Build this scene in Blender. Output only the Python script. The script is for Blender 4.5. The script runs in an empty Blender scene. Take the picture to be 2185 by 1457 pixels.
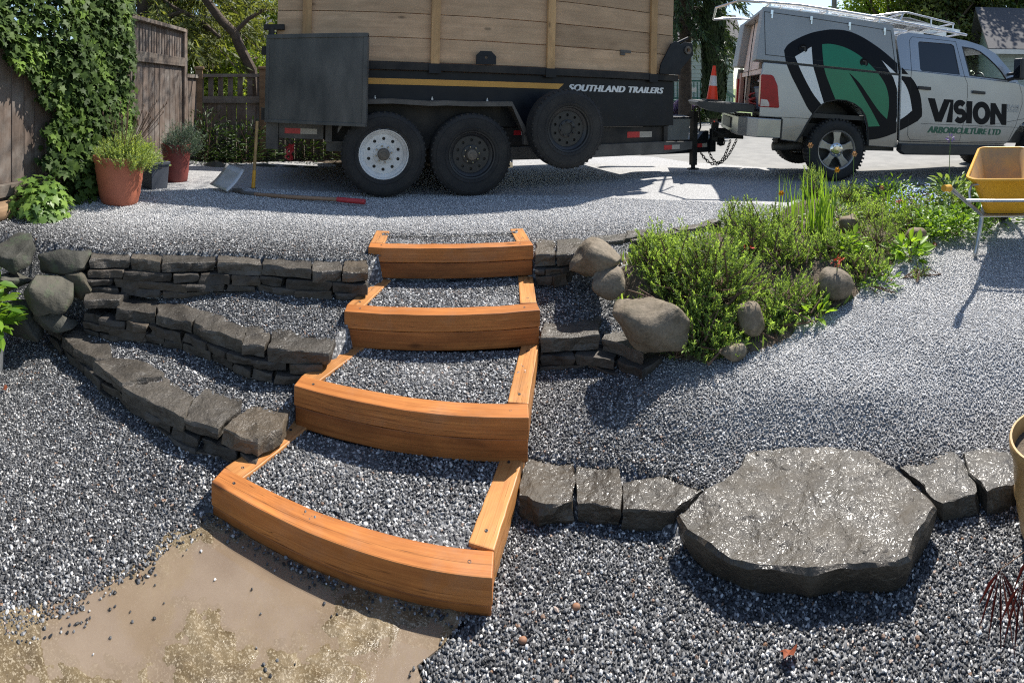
import bpy, bmesh, math, random
import numpy as np
from mathutils import Vector, Matrix, noise
from mathutils.geometry import tessellate_polygon, delaunay_2d_cdt

PI = math.pi
R = math.radians
SC = bpy.context.scene
COL = SC.collection

# ------------------------------------------------------------------ camera
# The photograph is a swept phone panorama: a cylindrical projection, horizon high in the frame.
FPX, CX, HY, W0, H0 = 1035.0, 1092.5, 200.0, 2185.0, 1457.0
EYE = 1.6
cam = bpy.data.cameras.new('camera')
cam_o = bpy.data.objects.new('camera', cam)
COL.objects.link(cam_o)
cam_o.location = (0, 0, EYE)
cam_o.rotation_euler = (R(90), 0, 0)
cam.type = 'PANO'
cam.clip_start = 0.02
cam.clip_end = 500
for holder in (cam, getattr(cam, 'cycles', None)):
    if holder is not None and hasattr(holder, 'panorama_type'):
        try:
            holder.panorama_type = 'CENTRAL_CYLINDRICAL'
            holder.central_cylindrical_range_u_min = -CX / FPX
            holder.central_cylindrical_range_u_max = (W0 - CX) / FPX
            holder.central_cylindrical_range_v_min = -(H0 - HY) / FPX
            holder.central_cylindrical_range_v_max = HY / FPX
            holder.central_cylindrical_radius = 1.0
        except Exception:
            pass
SC.camera = cam_o
SC.render.engine = 'CYCLES'
SC.render.resolution_x, SC.render.resolution_y = 1024, 682

# ------------------------------------------------------------------ light
SUN_AZ, SUN_EL = R(44), R(52)            # azimuth clockwise from +Y (straight ahead)
world = bpy.data.worlds.new('World')
SC.world = world
world.use_nodes = True
wn = world.node_tree
wn.nodes.clear()
sky = wn.nodes.new('ShaderNodeTexSky')
sky.sky_type = 'NISHITA'
sky.sun_disc = False
sky.sun_elevation = SUN_EL
sky.sun_rotation = SUN_AZ
sky.air_density = 1.0
sky.dust_density = 0.6
bg = wn.nodes.new('ShaderNodeBackground')
bg.inputs['Strength'].default_value = 0.11
wo = wn.nodes.new('ShaderNodeOutputWorld')
wn.links.new(sky.outputs[0], bg.inputs['Color'])
wn.links.new(bg.outputs[0], wo.inputs['Surface'])
sun = bpy.data.lights.new('sun', 'SUN')
sun.energy = 5.0
sun.angle = R(0.53)
sun.color = (1.0, 0.95, 0.87)
sun_o = bpy.data.objects.new('sun', sun)
COL.objects.link(sun_o)
SUN_DIR = Vector((math.sin(SUN_AZ) * math.cos(SUN_EL), math.cos(SUN_AZ) * math.cos(SUN_EL), math.sin(SUN_EL)))
sun_o.rotation_euler = SUN_DIR.to_track_quat('Z', 'Y').to_euler()
sun_o.location = SUN_DIR * 40

vs = SC.view_settings
vs.view_transform = 'Standard'
vs.look = 'None'
vs.exposure = 0.68
vs.gamma = 1.0
vs.use_curve_mapping = False
SC.cycles.max_bounces = 5
SC.cycles.diffuse_bounces = 2
SC.cycles.glossy_bounces = 3
SC.cycles.transmission_bounces = 4
SC.cycles.transparent_max_bounces = 6
SC.cycles.sample_clamp_indirect = 6
SC.cycles.use_adaptive_sampling = True
SC.cycles.use_denoising = False
SC.cycles.filter_width = 1.15
SC.cycles.adaptive_threshold = 0.004

# ------------------------------------------------------------------ helpers
def gp(px, py, z):
    """place on the level z seen from where the photographer stood (survey of the photograph)"""
    a = (px - CX) / FPX
    d = (EYE - z) * FPX / (py - HY)
    return Vector((d * math.sin(a), d * math.cos(a), z))

def ap(px, py, d):
    """point at horizontal distance d"""
    a = (px - CX) / FPX
    return Vector((d * math.sin(a), d * math.cos(a), EYE - d * (py - HY) / FPX))

def sstep(a, b, x):
    t = min(1, max(0, (x - a) / (b - a)))
    return t * t * (3 - 2 * t)

def interp(x, pts):
    if x <= pts[0][0]: return pts[0][1]
    for (x0, y0), (x1, y1) in zip(pts, pts[1:]):
        if x <= x1: return y0 + (y1 - y0) * (x - x0) / (x1 - x0)
    return pts[-1][1]

def tag(o, label=None, cat=None, group=None, kind=None):
    if label: o['label'] = label
    if cat: o['category'] = cat
    if group: o['group'] = group
    if kind: o['kind'] = kind
    return o

def link(name, me, mat=None, parent=None):
    o = bpy.data.objects.new(name, me)
    COL.objects.link(o)
    if mat is not None and me is not None and not me.materials:
        me.materials.append(mat)
    if parent is not None: o.parent = parent
    return o

def thing(name, label, cat, loc=(0, 0, 0), rot=(0, 0, 0), group=None):
    o = bpy.data.objects.new(name, None)
    COL.objects.link(o)
    o.empty_display_size = 0.1
    o.location = loc
    o.rotation_euler = rot
    return tag(o, label, cat, group)

def smooth(me, angle=None):
    me.polygons.foreach_set('use_smooth', [True] * len(me.polygons))
    if angle is not None:
        try: me.set_sharp_from_angle(angle=angle)
        except Exception: pass

def bevel(o, w, seg=2, angle=35):
    m = o.modifiers.new('bevel', 'BEVEL')
    m.width = w; m.segments = seg; m.limit_method = 'ANGLE'; m.angle_limit = R(angle)
    m.harden_normals = False
    return o

class MB:
    """collects shapes into one mesh"""
    def __init__(self):
        self.v = []; self.f = []; self.s = []
    def add(self, vs_, fs, sm=False):
        b = len(self.v)
        self.v += [tuple(p) for p in vs_]
        self.f += [tuple(i + b for i in f) for f in fs]
        self.s += [sm] * len(fs)
        return self
    def box(self, c, s, rot=None):
        x, y, z = s[0] / 2, s[1] / 2, s[2] / 2
        vs_ = [Vector((sx * x, sy * y, sz * z)) for sz in (-1, 1) for sx, sy in ((-1, -1), (1, -1), (1, 1), (-1, 1))]
        if rot is not None: vs_ = [rot @ p for p in vs_]
        c = Vector(c)
        return self.add([p + c for p in vs_], [(3, 2, 1, 0), (4, 5, 6, 7), (0, 1, 5, 4), (1, 2, 6, 5), (2, 3, 7, 6), (3, 0, 4, 7)])
    def span(self, a, b):
        a = Vector(a); b = Vector(b)
        return self.box((a + b) / 2, (abs(b.x - a.x), abs(b.y - a.y), abs(b.z - a.z)))
    def prism(self, poly, y0, y1, axis='y', holes=()):
        """polygon in (x,z) pushed along y (or (x,y) along z with axis 'z', (y,z) along x with axis 'x')"""
        loops = [list(poly)] + [list(h) for h in holes]
        def at(p, t):
            if axis == 'y': return (p[0], t, p[1])
            if axis == 'z': return (p[0], p[1], t)
            return (t, p[0], p[1])
        tri = tessellate_polygon([[Vector((p[0], p[1], 0)) for p in l] for l in loops])
        flat = [p for l in loops for p in l]
        n = len(flat)
        vs_ = [at(p, y0) for p in flat] + [at(p, y1) for p in flat]
        fs = []
        for t in tri:
            fs.append(tuple(t)); fs.append(tuple(i + n for i in reversed(t)))
        o = 0
        for l in loops:
            m = len(l)
            for i in range(m):
                j = (i + 1) % m
                fs.append((o + i, o + j, o + j + n, o + i + n))
            o += m
        return self.add(vs_, fs)
    def tube(self, path, r, seg=8, caps=True, sm=True):
        path = [Vector(p) for p in path]
        rs = r if isinstance(r, (list, tuple)) else [r] * len(path)
        vs_ = []; fs = []
        up = None
        for i, p in enumerate(path):
            if i == 0: t = path[1] - p
            elif i == len(path) - 1: t = p - path[i - 1]
            else: t = (path[i + 1] - p).normalized() + (p - path[i - 1]).normalized()
            if t.length < 1e-9: t = Vector((0, 0, 1))
            t.normalize()
            if up is None:
                up = Vector((0, 0, 1)) if abs(t.z) < 0.9 else Vector((1, 0, 0))
            a = t.cross(up)
            if a.length < 1e-6: a = t.cross(Vector((0, 1, 0.1)))
            a.normalize(); b = t.cross(a).normalized(); up = b * -1 if b.dot(up) < 0 else b
            for k in range(seg):
                th = 2 * PI * k / seg
                vs_.append(p + (a * math.cos(th) + b * math.sin(th)) * rs[i])
        for i in range(len(path) - 1):
            for k in range(seg):
                k2 = (k + 1) % seg
                fs.append((i * seg + k, i * seg + k2, (i + 1) * seg + k2, (i + 1) * seg + k))
        if caps:
            fs.append(tuple(range(seg - 1, -1, -1)))
            fs.append(tuple((len(path) - 1) * seg + k for k in range(seg)))
        return self.add(vs_, fs, sm)
    def lathe(self, prof, seg=24, axis='z', c=(0, 0, 0), sm=True, caps=False):
        c = Vector(c)
        vs_ = []; fs = []
        for r_, h in prof:
            for k in range(seg):
                th = 2 * PI * k / seg
                x, y = r_ * math.cos(th), r_ * math.sin(th)
                p = (x, y, h) if axis == 'z' else ((x, -h, y) if axis == 'y' else (h, x, y))
                vs_.append(c + Vector(p))
        for i in range(len(prof) - 1):
            for k in range(seg):
                k2 = (k + 1) % seg
                fs.append((i * seg + k, i * seg + k2, (i + 1) * seg + k2, (i + 1) * seg + k))
        if caps:
            fs.append(tuple(range(seg - 1, -1, -1)))
            fs.append(tuple((len(prof) - 1) * seg + k for k in range(seg)))
        return self.add(vs_, fs, sm)
    def build(self, name, mat, parent=None, bev=0, bseg=2, fix=True):
        me = bpy.data.meshes.new(name)
        me.from_pydata(self.v, [], self.f)
        me.polygons.foreach_set('use_smooth', self.s)
        if fix:
            bm = bmesh.new(); bm.from_mesh(me)
            bmesh.ops.recalc_face_normals(bm, faces=bm.faces)
            bm.to_mesh(me); bm.free()
        me.update()
        o = link(name, me, mat, parent)
        if any(self.s):
            try: me.set_sharp_from_angle(angle=R(40))
            except Exception: pass
        if bev: bevel(o, bev, bseg)
        return o

def np_mesh(name, V, F, mat=None, parent=None, tone=None, sm=False):
    """V (n,3), F (m,k) -> object; tone: one float per face"""
    me = bpy.data.meshes.new(name)
    V = np.asarray(V, dtype=np.float32); F = np.asarray(F, dtype=np.int32)
    m, k = F.shape
    me.vertices.add(len(V)); me.vertices.foreach_set('co', V.ravel())
    me.loops.add(m * k); me.loops.foreach_set('vertex_index', F.ravel())
    me.polygons.add(m)
    me.polygons.foreach_set('loop_start', np.arange(0, m * k, k, dtype=np.int32))
    if sm: me.polygons.foreach_set('use_smooth', np.ones(m, dtype=bool))
    if tone is not None:
        at = me.attributes.new('tone', 'FLOAT', 'FACE')
        at.data.foreach_set('value', np.asarray(tone, dtype=np.float32))
    me.update(calc_edges=True)
    return link(name, me, mat, parent)

def frames(nrm, up):
    """rotation matrices whose z is nrm and whose y is as near as can be to up; arrays (n,3)"""
    z = nrm / (np.linalg.norm(nrm, axis=1, keepdims=True) + 1e-9)
    x = np.cross(up, z); x /= (np.linalg.norm(x, axis=1, keepdims=True) + 1e-9)
    y = np.cross(z, x)
    return np.stack([x, y, z], axis=2)

def scatter(tv, tf, pos, rot, size):
    """copies of a little leaf (tv, tf) at pos with rot (n,3,3) and size (n,) or (n,3)"""
    tv = np.asarray(tv, dtype=float); tf = np.asarray(tf)
    n = len(pos)
    size = np.asarray(size, dtype=float)
    if size.ndim == 1: size = np.repeat(size[:, None], 3, 1)
    P = tv[None] * size[:, None, :]
    P = np.einsum('nij,nkj->nki', rot, P) + pos[:, None, :]
    F = (tf[None] + (np.arange(n) * len(tv))[:, None, None]).reshape(-1, tf.shape[1])
    return P.reshape(-1, 3), F

BLADE = ([(0, 0, 0), (-.5, .45, .06), (0, 1, 0), (.5, .45, .06)], [(0, 3, 2), (0, 2, 1)])
OVAL = ([(0, 0, 0), (-.36, .3, .08), (-.33, .65, .08), (0, 1, -.05), (.33, .65, .08), (.36, .3, .08), (0, .5, 0)],
        [(0, 6, 1), (1, 6, 2), (2, 6, 3), (3, 6, 4), (4, 6, 5), (5, 6, 0)])
IVY = ([(0, 0, 0), (-.42, -.06, .03), (-.30, .28, .03), (-.52, .48, -.03), (-.2, .58, .04), (0, 1.0, -.06), (.2, .58, .04), (.52, .48, -.03), (.30, .28, .03), (.42, -.06, .03), (0, .38, .05)],
       [(0, 10, 1), (1, 10, 2), (2, 10, 3), (3, 10, 4), (4, 10, 5), (5, 10, 6), (6, 10, 7), (7, 10, 8), (8, 10, 9), (9, 10, 0)])

def unit(n, rng):
    v = rng.normal(size=(n, 3)); return v / np.linalg.norm(v, axis=1, keepdims=True)

def clip_poly(poly, axis, lim, keep_below):
    out = []
    n = len(poly)
    for i in range(n):
        a, b = poly[i], poly[(i + 1) % n]
        ia = (a[axis] <= lim) == keep_below; ib = (b[axis] <= lim) == keep_below
        if ia: out.append(a)
        if ia != ib:
            t = (lim - a[axis]) / (b[axis] - a[axis])
            out.append((a[0] + t * (b[0] - a[0]), a[1] + t * (b[1] - a[1])))
    return out

# ------------------------------------------------------------------ materials
MAT = {}
def _new(name):
    m = bpy.data.materials.new(name); m.use_nodes = True
    nt = m.node_tree
    return m, nt, nt.nodes['Principled BSDF']

def ramp(nt, stops, fac):
    r_ = nt.nodes.new('ShaderNodeValToRGB')
    e = r_.color_ramp.elements
    while len(e) > len(stops): e.remove(e[-1])
    while len(e) < len(stops): e.new(0.5)
    for el, (p, c) in zip(e, stops):
        el.position = p; el.color = (c[0], c[1], c[2], 1)
    nt.links.new(fac, r_.inputs[0])
    return r_.outputs[0]

def coords(nt, kind='Object', scale=(1, 1, 1)):
    tc = nt.nodes.new('ShaderNodeTexCoord')
    mp = nt.nodes.new('ShaderNodeMapping')
    mp.inputs['Scale'].default_value = scale
    if kind == 'World':
        g = nt.nodes.new('ShaderNodeNewGeometry'); nt.links.new(g.outputs['Position'], mp.inputs[0])
    else:
        nt.links.new(tc.outputs[kind], mp.inputs[0])
    return mp.outputs[0]

def tex_noise(nt, vec, scale, detail=4, rough=0.55, dist=0.0):
    n = nt.nodes.new('ShaderNodeTexNoise')
    n.inputs['Scale'].default_value = scale; n.inputs['Detail'].default_value = detail
    n.inputs['Roughness'].default_value = rough; n.inputs['Distortion'].default_value = dist
    nt.links.new(vec, n.inputs['Vector'])
    return n.outputs['Fac']

def add_bump(nt, bsdf, height, strength, dist):
    b = nt.nodes.new('ShaderNodeBump')
    b.inputs['Strength'].default_value = strength; b.inputs['Distance'].default_value = dist
    nt.links.new(height, b.inputs['Height'])
    nt.links.new(b.outputs[0], bsdf.inputs['Normal'])
    return b

def math_node(nt, op, a, b=None):
    m = nt.nodes.new('ShaderNodeMath'); m.operation = op
    for i, s in enumerate((a, b)):
        if s is None: continue
        if isinstance(s, (int, float)): m.inputs[i].default_value = s
        else: nt.links.new(s, m.inputs[i])
    return m.outputs[0]

def mixc(nt, fac, a, b, mode='MIX'):
    m = nt.nodes.new('ShaderNodeMix'); m.data_type = 'RGBA'; m.blend_type = mode
    for s, i in ((fac, 0), (a, 6), (b, 7)):
        if isinstance(s, (int, float)): m.inputs[i].default_value = s
        elif isinstance(s, tuple): m.inputs[i].default_value = (s[0], s[1], s[2], 1)
        else: nt.links.new(s, m.inputs[i])
    return m.outputs[2]

def plain(name, c1, c2=None, rough=0.6, scale=6, metal=0.0, bump=0.0, bscale=60, bdist=0.004, stretch=(1, 1, 1), spec=0.5, kind='Object', coat=0.0, rvar=0.0, lo=0.35, hi=0.68):
    if name in MAT: return MAT[name]
    m, nt, b = _new(name)
    v = coords(nt, kind, stretch)
    if c2 is None: c2 = tuple(x * 0.75 for x in c1)
    f = tex_noise(nt, v, scale, 6, 0.6)
    nt.links.new(ramp(nt, [(lo, c1), (hi, c2)], f), b.inputs['Base Color'])
    b.inputs['Roughness'].default_value = rough
    if rvar:
        f2 = tex_noise(nt, v, scale * 2.3, 4)
        nt.links.new(math_node(nt, 'ADD', math_node(nt, 'MULTIPLY', f2, rvar * 2), rough - rvar), b.inputs['Roughness'])
    b.inputs['Metallic'].default_value = metal
    b.inputs['Specular IOR Level'].default_value = spec
    b.inputs['Coat Weight'].default_value = coat
    if bump: add_bump(nt, b, tex_noise(nt, v, bscale, 5, 0.6), bump, bdist)
    MAT[name] = m
    return m

def wood(name, light, dark, grain=14, rough=0.6, bump=0.35, knots=True, along='X', wear=None, spec=0.4, blot=0.45, dust=0.0):
    """grain runs along the local axis of the piece"""
    if name in MAT: return MAT[name]
    m, nt, b = _new(name)
    st = {'X': (0.6, grain, grain), 'Z': (grain, grain, 0.6), 'Y': (grain, 0.6, grain)}[along]
    oi = nt.nodes.new('ShaderNodeObjectInfo')
    tc = nt.nodes.new('ShaderNodeTexCoord')
    vm = nt.nodes.new('ShaderNodeVectorMath'); vm.operation = 'MULTIPLY_ADD'
    nt.links.new(oi.outputs['Random'], vm.inputs[0]); vm.inputs[1].default_value = (37, 23, 51); nt.links.new(tc.outputs['Object'], vm.inputs[2])
    mp = nt.nodes.new('ShaderNodeMapping'); mp.inputs['Scale'].default_value = st
    nt.links.new(vm.outputs[0], mp.inputs[0])
    mpb = nt.nodes.new('ShaderNodeMapping'); mpb.inputs['Scale'].default_value = {'X': (1, 3, 3), 'Z': (3, 3, 1), 'Y': (3, 1, 3)}[along]
    nt.links.new(vm.outputs[0], mpb.inputs[0])
    g1 = tex_noise(nt, mp.outputs[0], 1.6, 6, 0.62, 0.9)
    g2 = tex_noise(nt, mp.outputs[0], 7.0, 4, 0.6, 0.3)
    gg = math_node(nt, 'ADD', math_node(nt, 'MULTIPLY', g1, 0.65), math_node(nt, 'MULTIPLY', g2, 0.35))
    c = ramp(nt, [(0.32, dark), (0.5, tuple((a + d) / 2 for a, d in zip(light, dark))), (0.68, light)], gg)
    big = tex_noise(nt, mpb.outputs[0], 2.6, 5, 0.65, 0.6)
    c = mixc(nt, ramp(nt, [(0.38, (0, 0, 0)), (0.66, (blot, blot, blot))], big), c, tuple(x * 0.42 for x in dark))
    tone = math_node(nt, 'ADD', math_node(nt, 'MULTIPLY', oi.outputs['Random'], 0.45), 0.74)
    hsv = nt.nodes.new('ShaderNodeHueSaturation'); nt.links.new(tone, hsv.inputs['Value']); nt.links.new(c, hsv.inputs['Color'])
    c = hsv.outputs[0]
    if knots:
        vo = nt.nodes.new('ShaderNodeTexVoronoi'); vo.inputs['Scale'].default_value = 1.0
        mk = nt.nodes.new('ShaderNodeMapping'); kk = {'X': (2.2, 5.5, 5.5), 'Z': (5.5, 5.5, 2.2), 'Y': (5.5, 2.2, 5.5)}[along]
        mk.inputs['Scale'].default_value = kk
        nt.links.new(vm.outputs[0], mk.inputs[0]); nt.links.new(mk.outputs[0], vo.inputs['Vector'])
        kf = ramp(nt, [(0.05, (1, 1, 1)), (0.11, (0, 0, 0))], vo.outputs['Distance'])
        c = mixc(nt, math_node(nt, 'MULTIPLY', kf, 0.75), c, tuple(x * 0.3 for x in dark))
    if wear:
        wf = tex_noise(nt, vm.outputs[0], 3.1, 6, 0.7)
        c = mixc(nt, math_node(nt, 'MULTIPLY', ramp(nt, [(0.45, (0, 0, 0)), (0.7, (1, 1, 1))], wf), 0.7), c, wear)
    if dust:
        df = tex_noise(nt, vm.outputs[0], 5.0, 8, 0.75)
        c = mixc(nt, math_node(nt, 'MULTIPLY', ramp(nt, [(0.5, (0, 0, 0)), (0.72, (1, 1, 1))], df), dust), c, (0.33, 0.25, 0.18))
        ck = tex_noise(nt, mp.outputs[0], 0.55, 3, 0.5, 1.5)          # drying checks along the grain
        c = mixc(nt, ramp(nt, [(0.492, (0, 0, 0)), (0.5, (0.75, 0.75, 0.75)), (0.508, (0, 0, 0))], ck), c, tuple(x * 0.25 for x in dark))
    nt.links.new(c, b.inputs['Base Color'])
    b.inputs['Roughness'].default_value = rough
    b.inputs['Specular IOR Level'].default_value = spec
    add_bump(nt, b, gg, bump, 0.004)
    MAT[name] = m
    return m

def leaf(name, light, dark, trans=0.4, rough=0.45, tcol=None, spec=0.4):
    """leaves: tone picked per leaf, light shining through"""
    if name in MAT: return MAT[name]
    m, nt, b = _new(name)
    at = nt.nodes.new('ShaderNodeAttribute'); at.attribute_name = 'tone'
    c = ramp(nt, [(0.0, dark), (0.6, tuple((a + d) / 2 for a, d in zip(light, dark))), (1.0, light)], at.outputs['Fac'])
    nt.links.new(c, b.inputs['Base Color'])
    b.inputs['Roughness'].default_value = rough
    b.inputs['Specular IOR Level'].default_value = spec
    tr = nt.nodes.new('ShaderNodeBsdfTranslucent')
    tc_ = tcol or (1.6, 1.5, 0.55)
    nt.links.new(mixc(nt, 1.0, c, tc_, 'MULTIPLY'), tr.inputs['Color'])
    mx = nt.nodes.new('ShaderNodeMixShader'); mx.inputs[0].default_value = trans
    nt.links.new(b.outputs[0], mx.inputs[1]); nt.links.new(tr.outputs[0], mx.inputs[2])
    nt.links.new(mx.outputs[0], nt.nodes['Material Output'].inputs['Surface'])
    MAT[name] = m
    return m

def gravel_mat(name, scale, stops, dust=None, bump=0.9):
    """crushed stone too small to build: one flat tone for each chip"""
    m, nt, b = _new(name)
    v = coords(nt, 'World')
    vo = nt.nodes.new('ShaderNodeTexVoronoi'); vo.inputs['Scale'].default_value = scale
    nt.links.new(v, vo.inputs['Vector'])
    sp = nt.nodes.new('ShaderNodeSeparateColor'); nt.links.new(vo.outputs['Color'], sp.inputs[0])
    c = ramp(nt, stops, sp.outputs[0])
    big = tex_noise(nt, v, 1.3, 4)
    c = mixc(nt, math_node(nt, 'MULTIPLY', big, 0.35), c, (0.2, 0.2, 0.2))
    nt.links.new(c, b.inputs['Base Color'])
    b.inputs['Roughness'].default_value = 0.75
    inv = math_node(nt, 'SUBTRACT', 1.0, vo.outputs['Distance'])
    add_bump(nt, b, inv, bump, 0.35 / scale)
    return m

def stone_mat(name, c1, c2, rough=0.6, wet=0.0, scale=5.0, bump=0.6, moss=None, fine=70, wlo=0.40, whi=0.62, spec=0.4, fb=0.22, film=0.0):
    if name in MAT: return MAT[name]
    m, nt, b = _new(name)
    oi = nt.nodes.new('ShaderNodeObjectInfo')
    tc = nt.nodes.new('ShaderNodeTexCoord')
    vm = nt.nodes.new('ShaderNodeVectorMath'); vm.operation = 'MULTIPLY_ADD'
    nt.links.new(oi.outputs['Random'], vm.inputs[0]); vm.inputs[1].default_value = (17, 29, 41); nt.links.new(tc.outputs['Object'], vm.inputs[2])
    v = vm.outputs[0]
    f1 = tex_noise(nt, v, scale, 8, 0.65, 0.4)
    f2 = tex_noise(nt, v, fine, 4, 0.6)
    ff = math_node(nt, 'ADD', math_node(nt, 'MULTIPLY', f1, 0.7), math_node(nt, 'MULTIPLY', f2, 0.3))
    c = ramp(nt, [(0.34, c1), (0.66, c2)], ff)
    tone = math_node(nt, 'ADD', math_node(nt, 'MULTIPLY', oi.outputs['Random'], 0.5), 0.75)
    hsv = nt.nodes.new('ShaderNodeHueSaturation'); nt.links.new(tone, hsv.inputs['Value']); nt.links.new(c, hsv.inputs['Color'])
    c = hsv.outputs[0]
    och = math_node(nt, 'FRACT', math_node(nt, 'MULTIPLY', oi.outputs['Random'], 17.3))
    c = mixc(nt, math_node(nt, 'MULTIPLY', ramp(nt, [(0.55, (0, 0, 0)), (0.95, (1, 1, 1))], och), math_node(nt, 'MULTIPLY', f1, 0.7)), c, (c2[0] * 1.15, c2[1] * .92, c2[2] * .62))
    if moss:
        mf = tex_noise(nt, v, 9.0, 6, 0.7)
        c = mixc(nt, math_node(nt, 'MULTIPLY', ramp(nt, [(0.52, (0, 0, 0)), (0.66, (1, 1, 1))], mf), 0.75), c, moss)
    nt.links.new(c, b.inputs['Base Color'])
    b.inputs['Roughness'].default_value = rough
    if wet:
        wf = tex_noise(nt, v, 6.0, 5, 0.6)
        rr = ramp(nt, [(wlo, (rough - wet,) * 3), (whi, (rough,) * 3)], wf)
        nt.links.new(rr, b.inputs['Roughness'])
    b.inputs['Specular IOR Level'].default_value = spec
    if film:
        nt.links.new(ramp(nt, [(wlo, (film,) * 3), (whi + .06, (0, 0, 0))], wf), b.inputs['Coat Weight'])
        b.inputs['Coat Roughness'].default_value = 0.2
        cb = nt.nodes.new('ShaderNodeBump'); cb.inputs['Strength'].default_value = 0.8; cb.inputs['Distance'].default_value = 0.02
        nt.links.new(tex_noise(nt, v, 24, 2.0, 0.5, 1.6), cb.inputs['Height']); nt.links.new(cb.outputs[0], b.inputs['Coat Normal'])
    hh = math_node(nt, 'ADD', math_node(nt, 'MULTIPLY', f1, 1.0), math_node(nt, 'MULTIPLY', f2, fb))
    add_bump(nt, b, hh, bump, 0.02)
    MAT[name] = m
    return m

W_STEP = wood('stained_cedar', (0.60, 0.235, 0.062), (0.34, 0.108, 0.026), grain=34, rough=0.5, bump=0.35, spec=0.38, blot=0.42, dust=.22)
W_SIDE = wood('stained_cedar_light', (0.64, 0.31, 0.105), (0.38, 0.145, 0.04), blot=0.45, dust=.3, grain=34, rough=0.45, bump=0.18, spec=0.45)
W_PLANK = wood('rough_sawn_plank', (0.68, 0.45, 0.275), (0.48, 0.305, 0.175), grain=12, rough=0.8, bump=0.5, wear=(0.46, 0.31, 0.185), blot=0.35)
W_STAKE = wood('stake_lumber', (0.66, 0.41, 0.19), (0.48, 0.27, 0.12), grain=20, rough=0.75, bump=0.25, along='Z')
W_FENCE = wood('weathered_fence', (0.22, 0.165, 0.13), (0.09, 0.065, 0.052), grain=22, rough=0.85, bump=0.5, along='Z', wear=(0.24, 0.22, 0.2))
W_FENCEL = wood('weathered_rail', (0.24, 0.19, 0.15), (0.10, 0.075, 0.06), grain=22, rough=0.85, bump=0.5, wear=(0.26, 0.24, 0.21))
W_LOG = wood('old_timber', (0.42, 0.28, 0.16), (0.22, 0.13, 0.07), grain=16, rough=0.8, bump=0.5)
W_HANDLE = wood('tool_handle', (0.58, 0.38, 0.17), (0.44, 0.26, 0.10), grain=30, rough=0.5, bump=0.1, knots=False)
W_HANDLE2 = wood('worn_handle', (0.34, 0.22, 0.14), (0.22, 0.13, 0.08), grain=30, rough=0.6, bump=0.1, knots=False)
BASALT = stone_mat('basalt', (0.036, 0.032, 0.027), (0.105, 0.092, 0.076), 0.50, wet=0.24, scale=7, bump=0.9, wlo=0.38, whi=0.56, spec=0.42, fb=.34, film=.25)
BASALT_D = stone_mat('basalt_course', (0.030, 0.027, 0.024), (0.085, 0.074, 0.062), 0.7, wet=0.1, scale=7, bump=0.9)
FLAG = stone_mat('wet_flagstone', (0.018, 0.0155, 0.012), (0.055, 0.047, 0.036), 0.62, wet=0.15, scale=6, bump=1.0, fine=45, wlo=0.44, whi=0.62, spec=0.5, fb=0.4, film=0.42)
GRANITE = stone_mat('river_boulder', (0.085, 0.066, 0.044), (0.25, 0.205, 0.15), 0.8, scale=4.5, bump=0.75, moss=(0.07, 0.058, 0.035))
GREENSTONE = stone_mat('mossy_boulder', (0.026, 0.027, 0.023), (0.085, 0.083, 0.068), 0.75, scale=5, bump=0.8, moss=(0.06, 0.09, 0.045))
BLACK = plain('black_paint', (0.009, 0.011, 0.016), (0.005, 0.006, 0.009), 0.42, 5, rvar=0.12, bump=0.05, bscale=40, spec=.3)
BLACKDUST = plain('dusty_black', (0.012, 0.012, 0.013), (0.045, 0.039, 0.033), 0.6, 4, spec=.3, rvar=0.1, bump=0.1, bscale=80)
STEELDIRT = plain('dusty_steel', (0.11, 0.10, 0.088), (0.05, 0.045, 0.04), 0.6, 5, bump=0.1, bscale=80)
RUBBER = plain('tyre_rubber', (0.012, 0.012, 0.013), (0.032, 0.030, 0.027), 0.8, 5, bump=0.15, bscale=50)
WHITEP = plain('white_paint', (0.72, 0.72, 0.70), (0.55, 0.53, 0.5), 0.4, 7)
RIMBLK = plain('black_rim', (0.014, 0.015, 0.018), (0.03, 0.029, 0.028), 0.45, 8)
HUBDIRT = plain('greasy_hub', (0.16, 0.13, 0.10), (0.07, 0.06, 0.05), 0.55, 20)
STRIPE = plain('yellow_stripe', (0.72, 0.36, 0.06), (0.62, 0.30, 0.05), 0.4, 5)
DECAL = plain('white_decal', (0.78, 0.78, 0.76), (0.7, 0.7, 0.69), 0.45, 5)
REFRED = plain('red_reflector', (0.50, 0.025, 0.03), (0.4, 0.02, 0.025), 0.3, 12)
REFWHT = plain('white_reflector', (0.42, 0.38, 0.32), (0.34, 0.3, 0.25), 0.4, 12)
SILVER = plain('silver_paint', (0.39, 0.41, 0.435), (0.34, 0.355, 0.375), 0.30, 1.5, metal=0.45, coat=0.6, rvar=0.05)
CANOPYM = plain('canopy_aluminium', (0.36, 0.365, 0.36), (0.31, 0.312, 0.305), 0.48, 1.6, metal=0.3, rvar=0.05)
def road_dirt(m, z0, z1, col):
    nt = m.node_tree; b = nt.nodes['Principled BSDF']
    src = b.inputs['Base Color'].links[0].from_socket
    tc = nt.nodes.new('ShaderNodeTexCoord'); sx = nt.nodes.new('ShaderNodeSeparateXYZ'); nt.links.new(tc.outputs['Object'], sx.inputs[0])
    n = tex_noise(nt, tc.outputs['Object'], 5.0, 6, 0.7)
    h = math_node(nt, 'ADD', sx.outputs['Z'], math_node(nt, 'MULTIPLY', n, -0.35))
    mr = nt.nodes.new('ShaderNodeMapRange'); mr.inputs['From Min'].default_value = z1; mr.inputs['From Max'].default_value = z0
    nt.links.new(h, mr.inputs['Value'])
    nt.links.new(mixc(nt, math_node(nt, 'MULTIPLY', mr.outputs[0], 0.65), src, col), b.inputs['Base Color'])
road_dirt(SILVER, -0.62, -0.25, (0.20, 0.165, 0.125))
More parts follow.
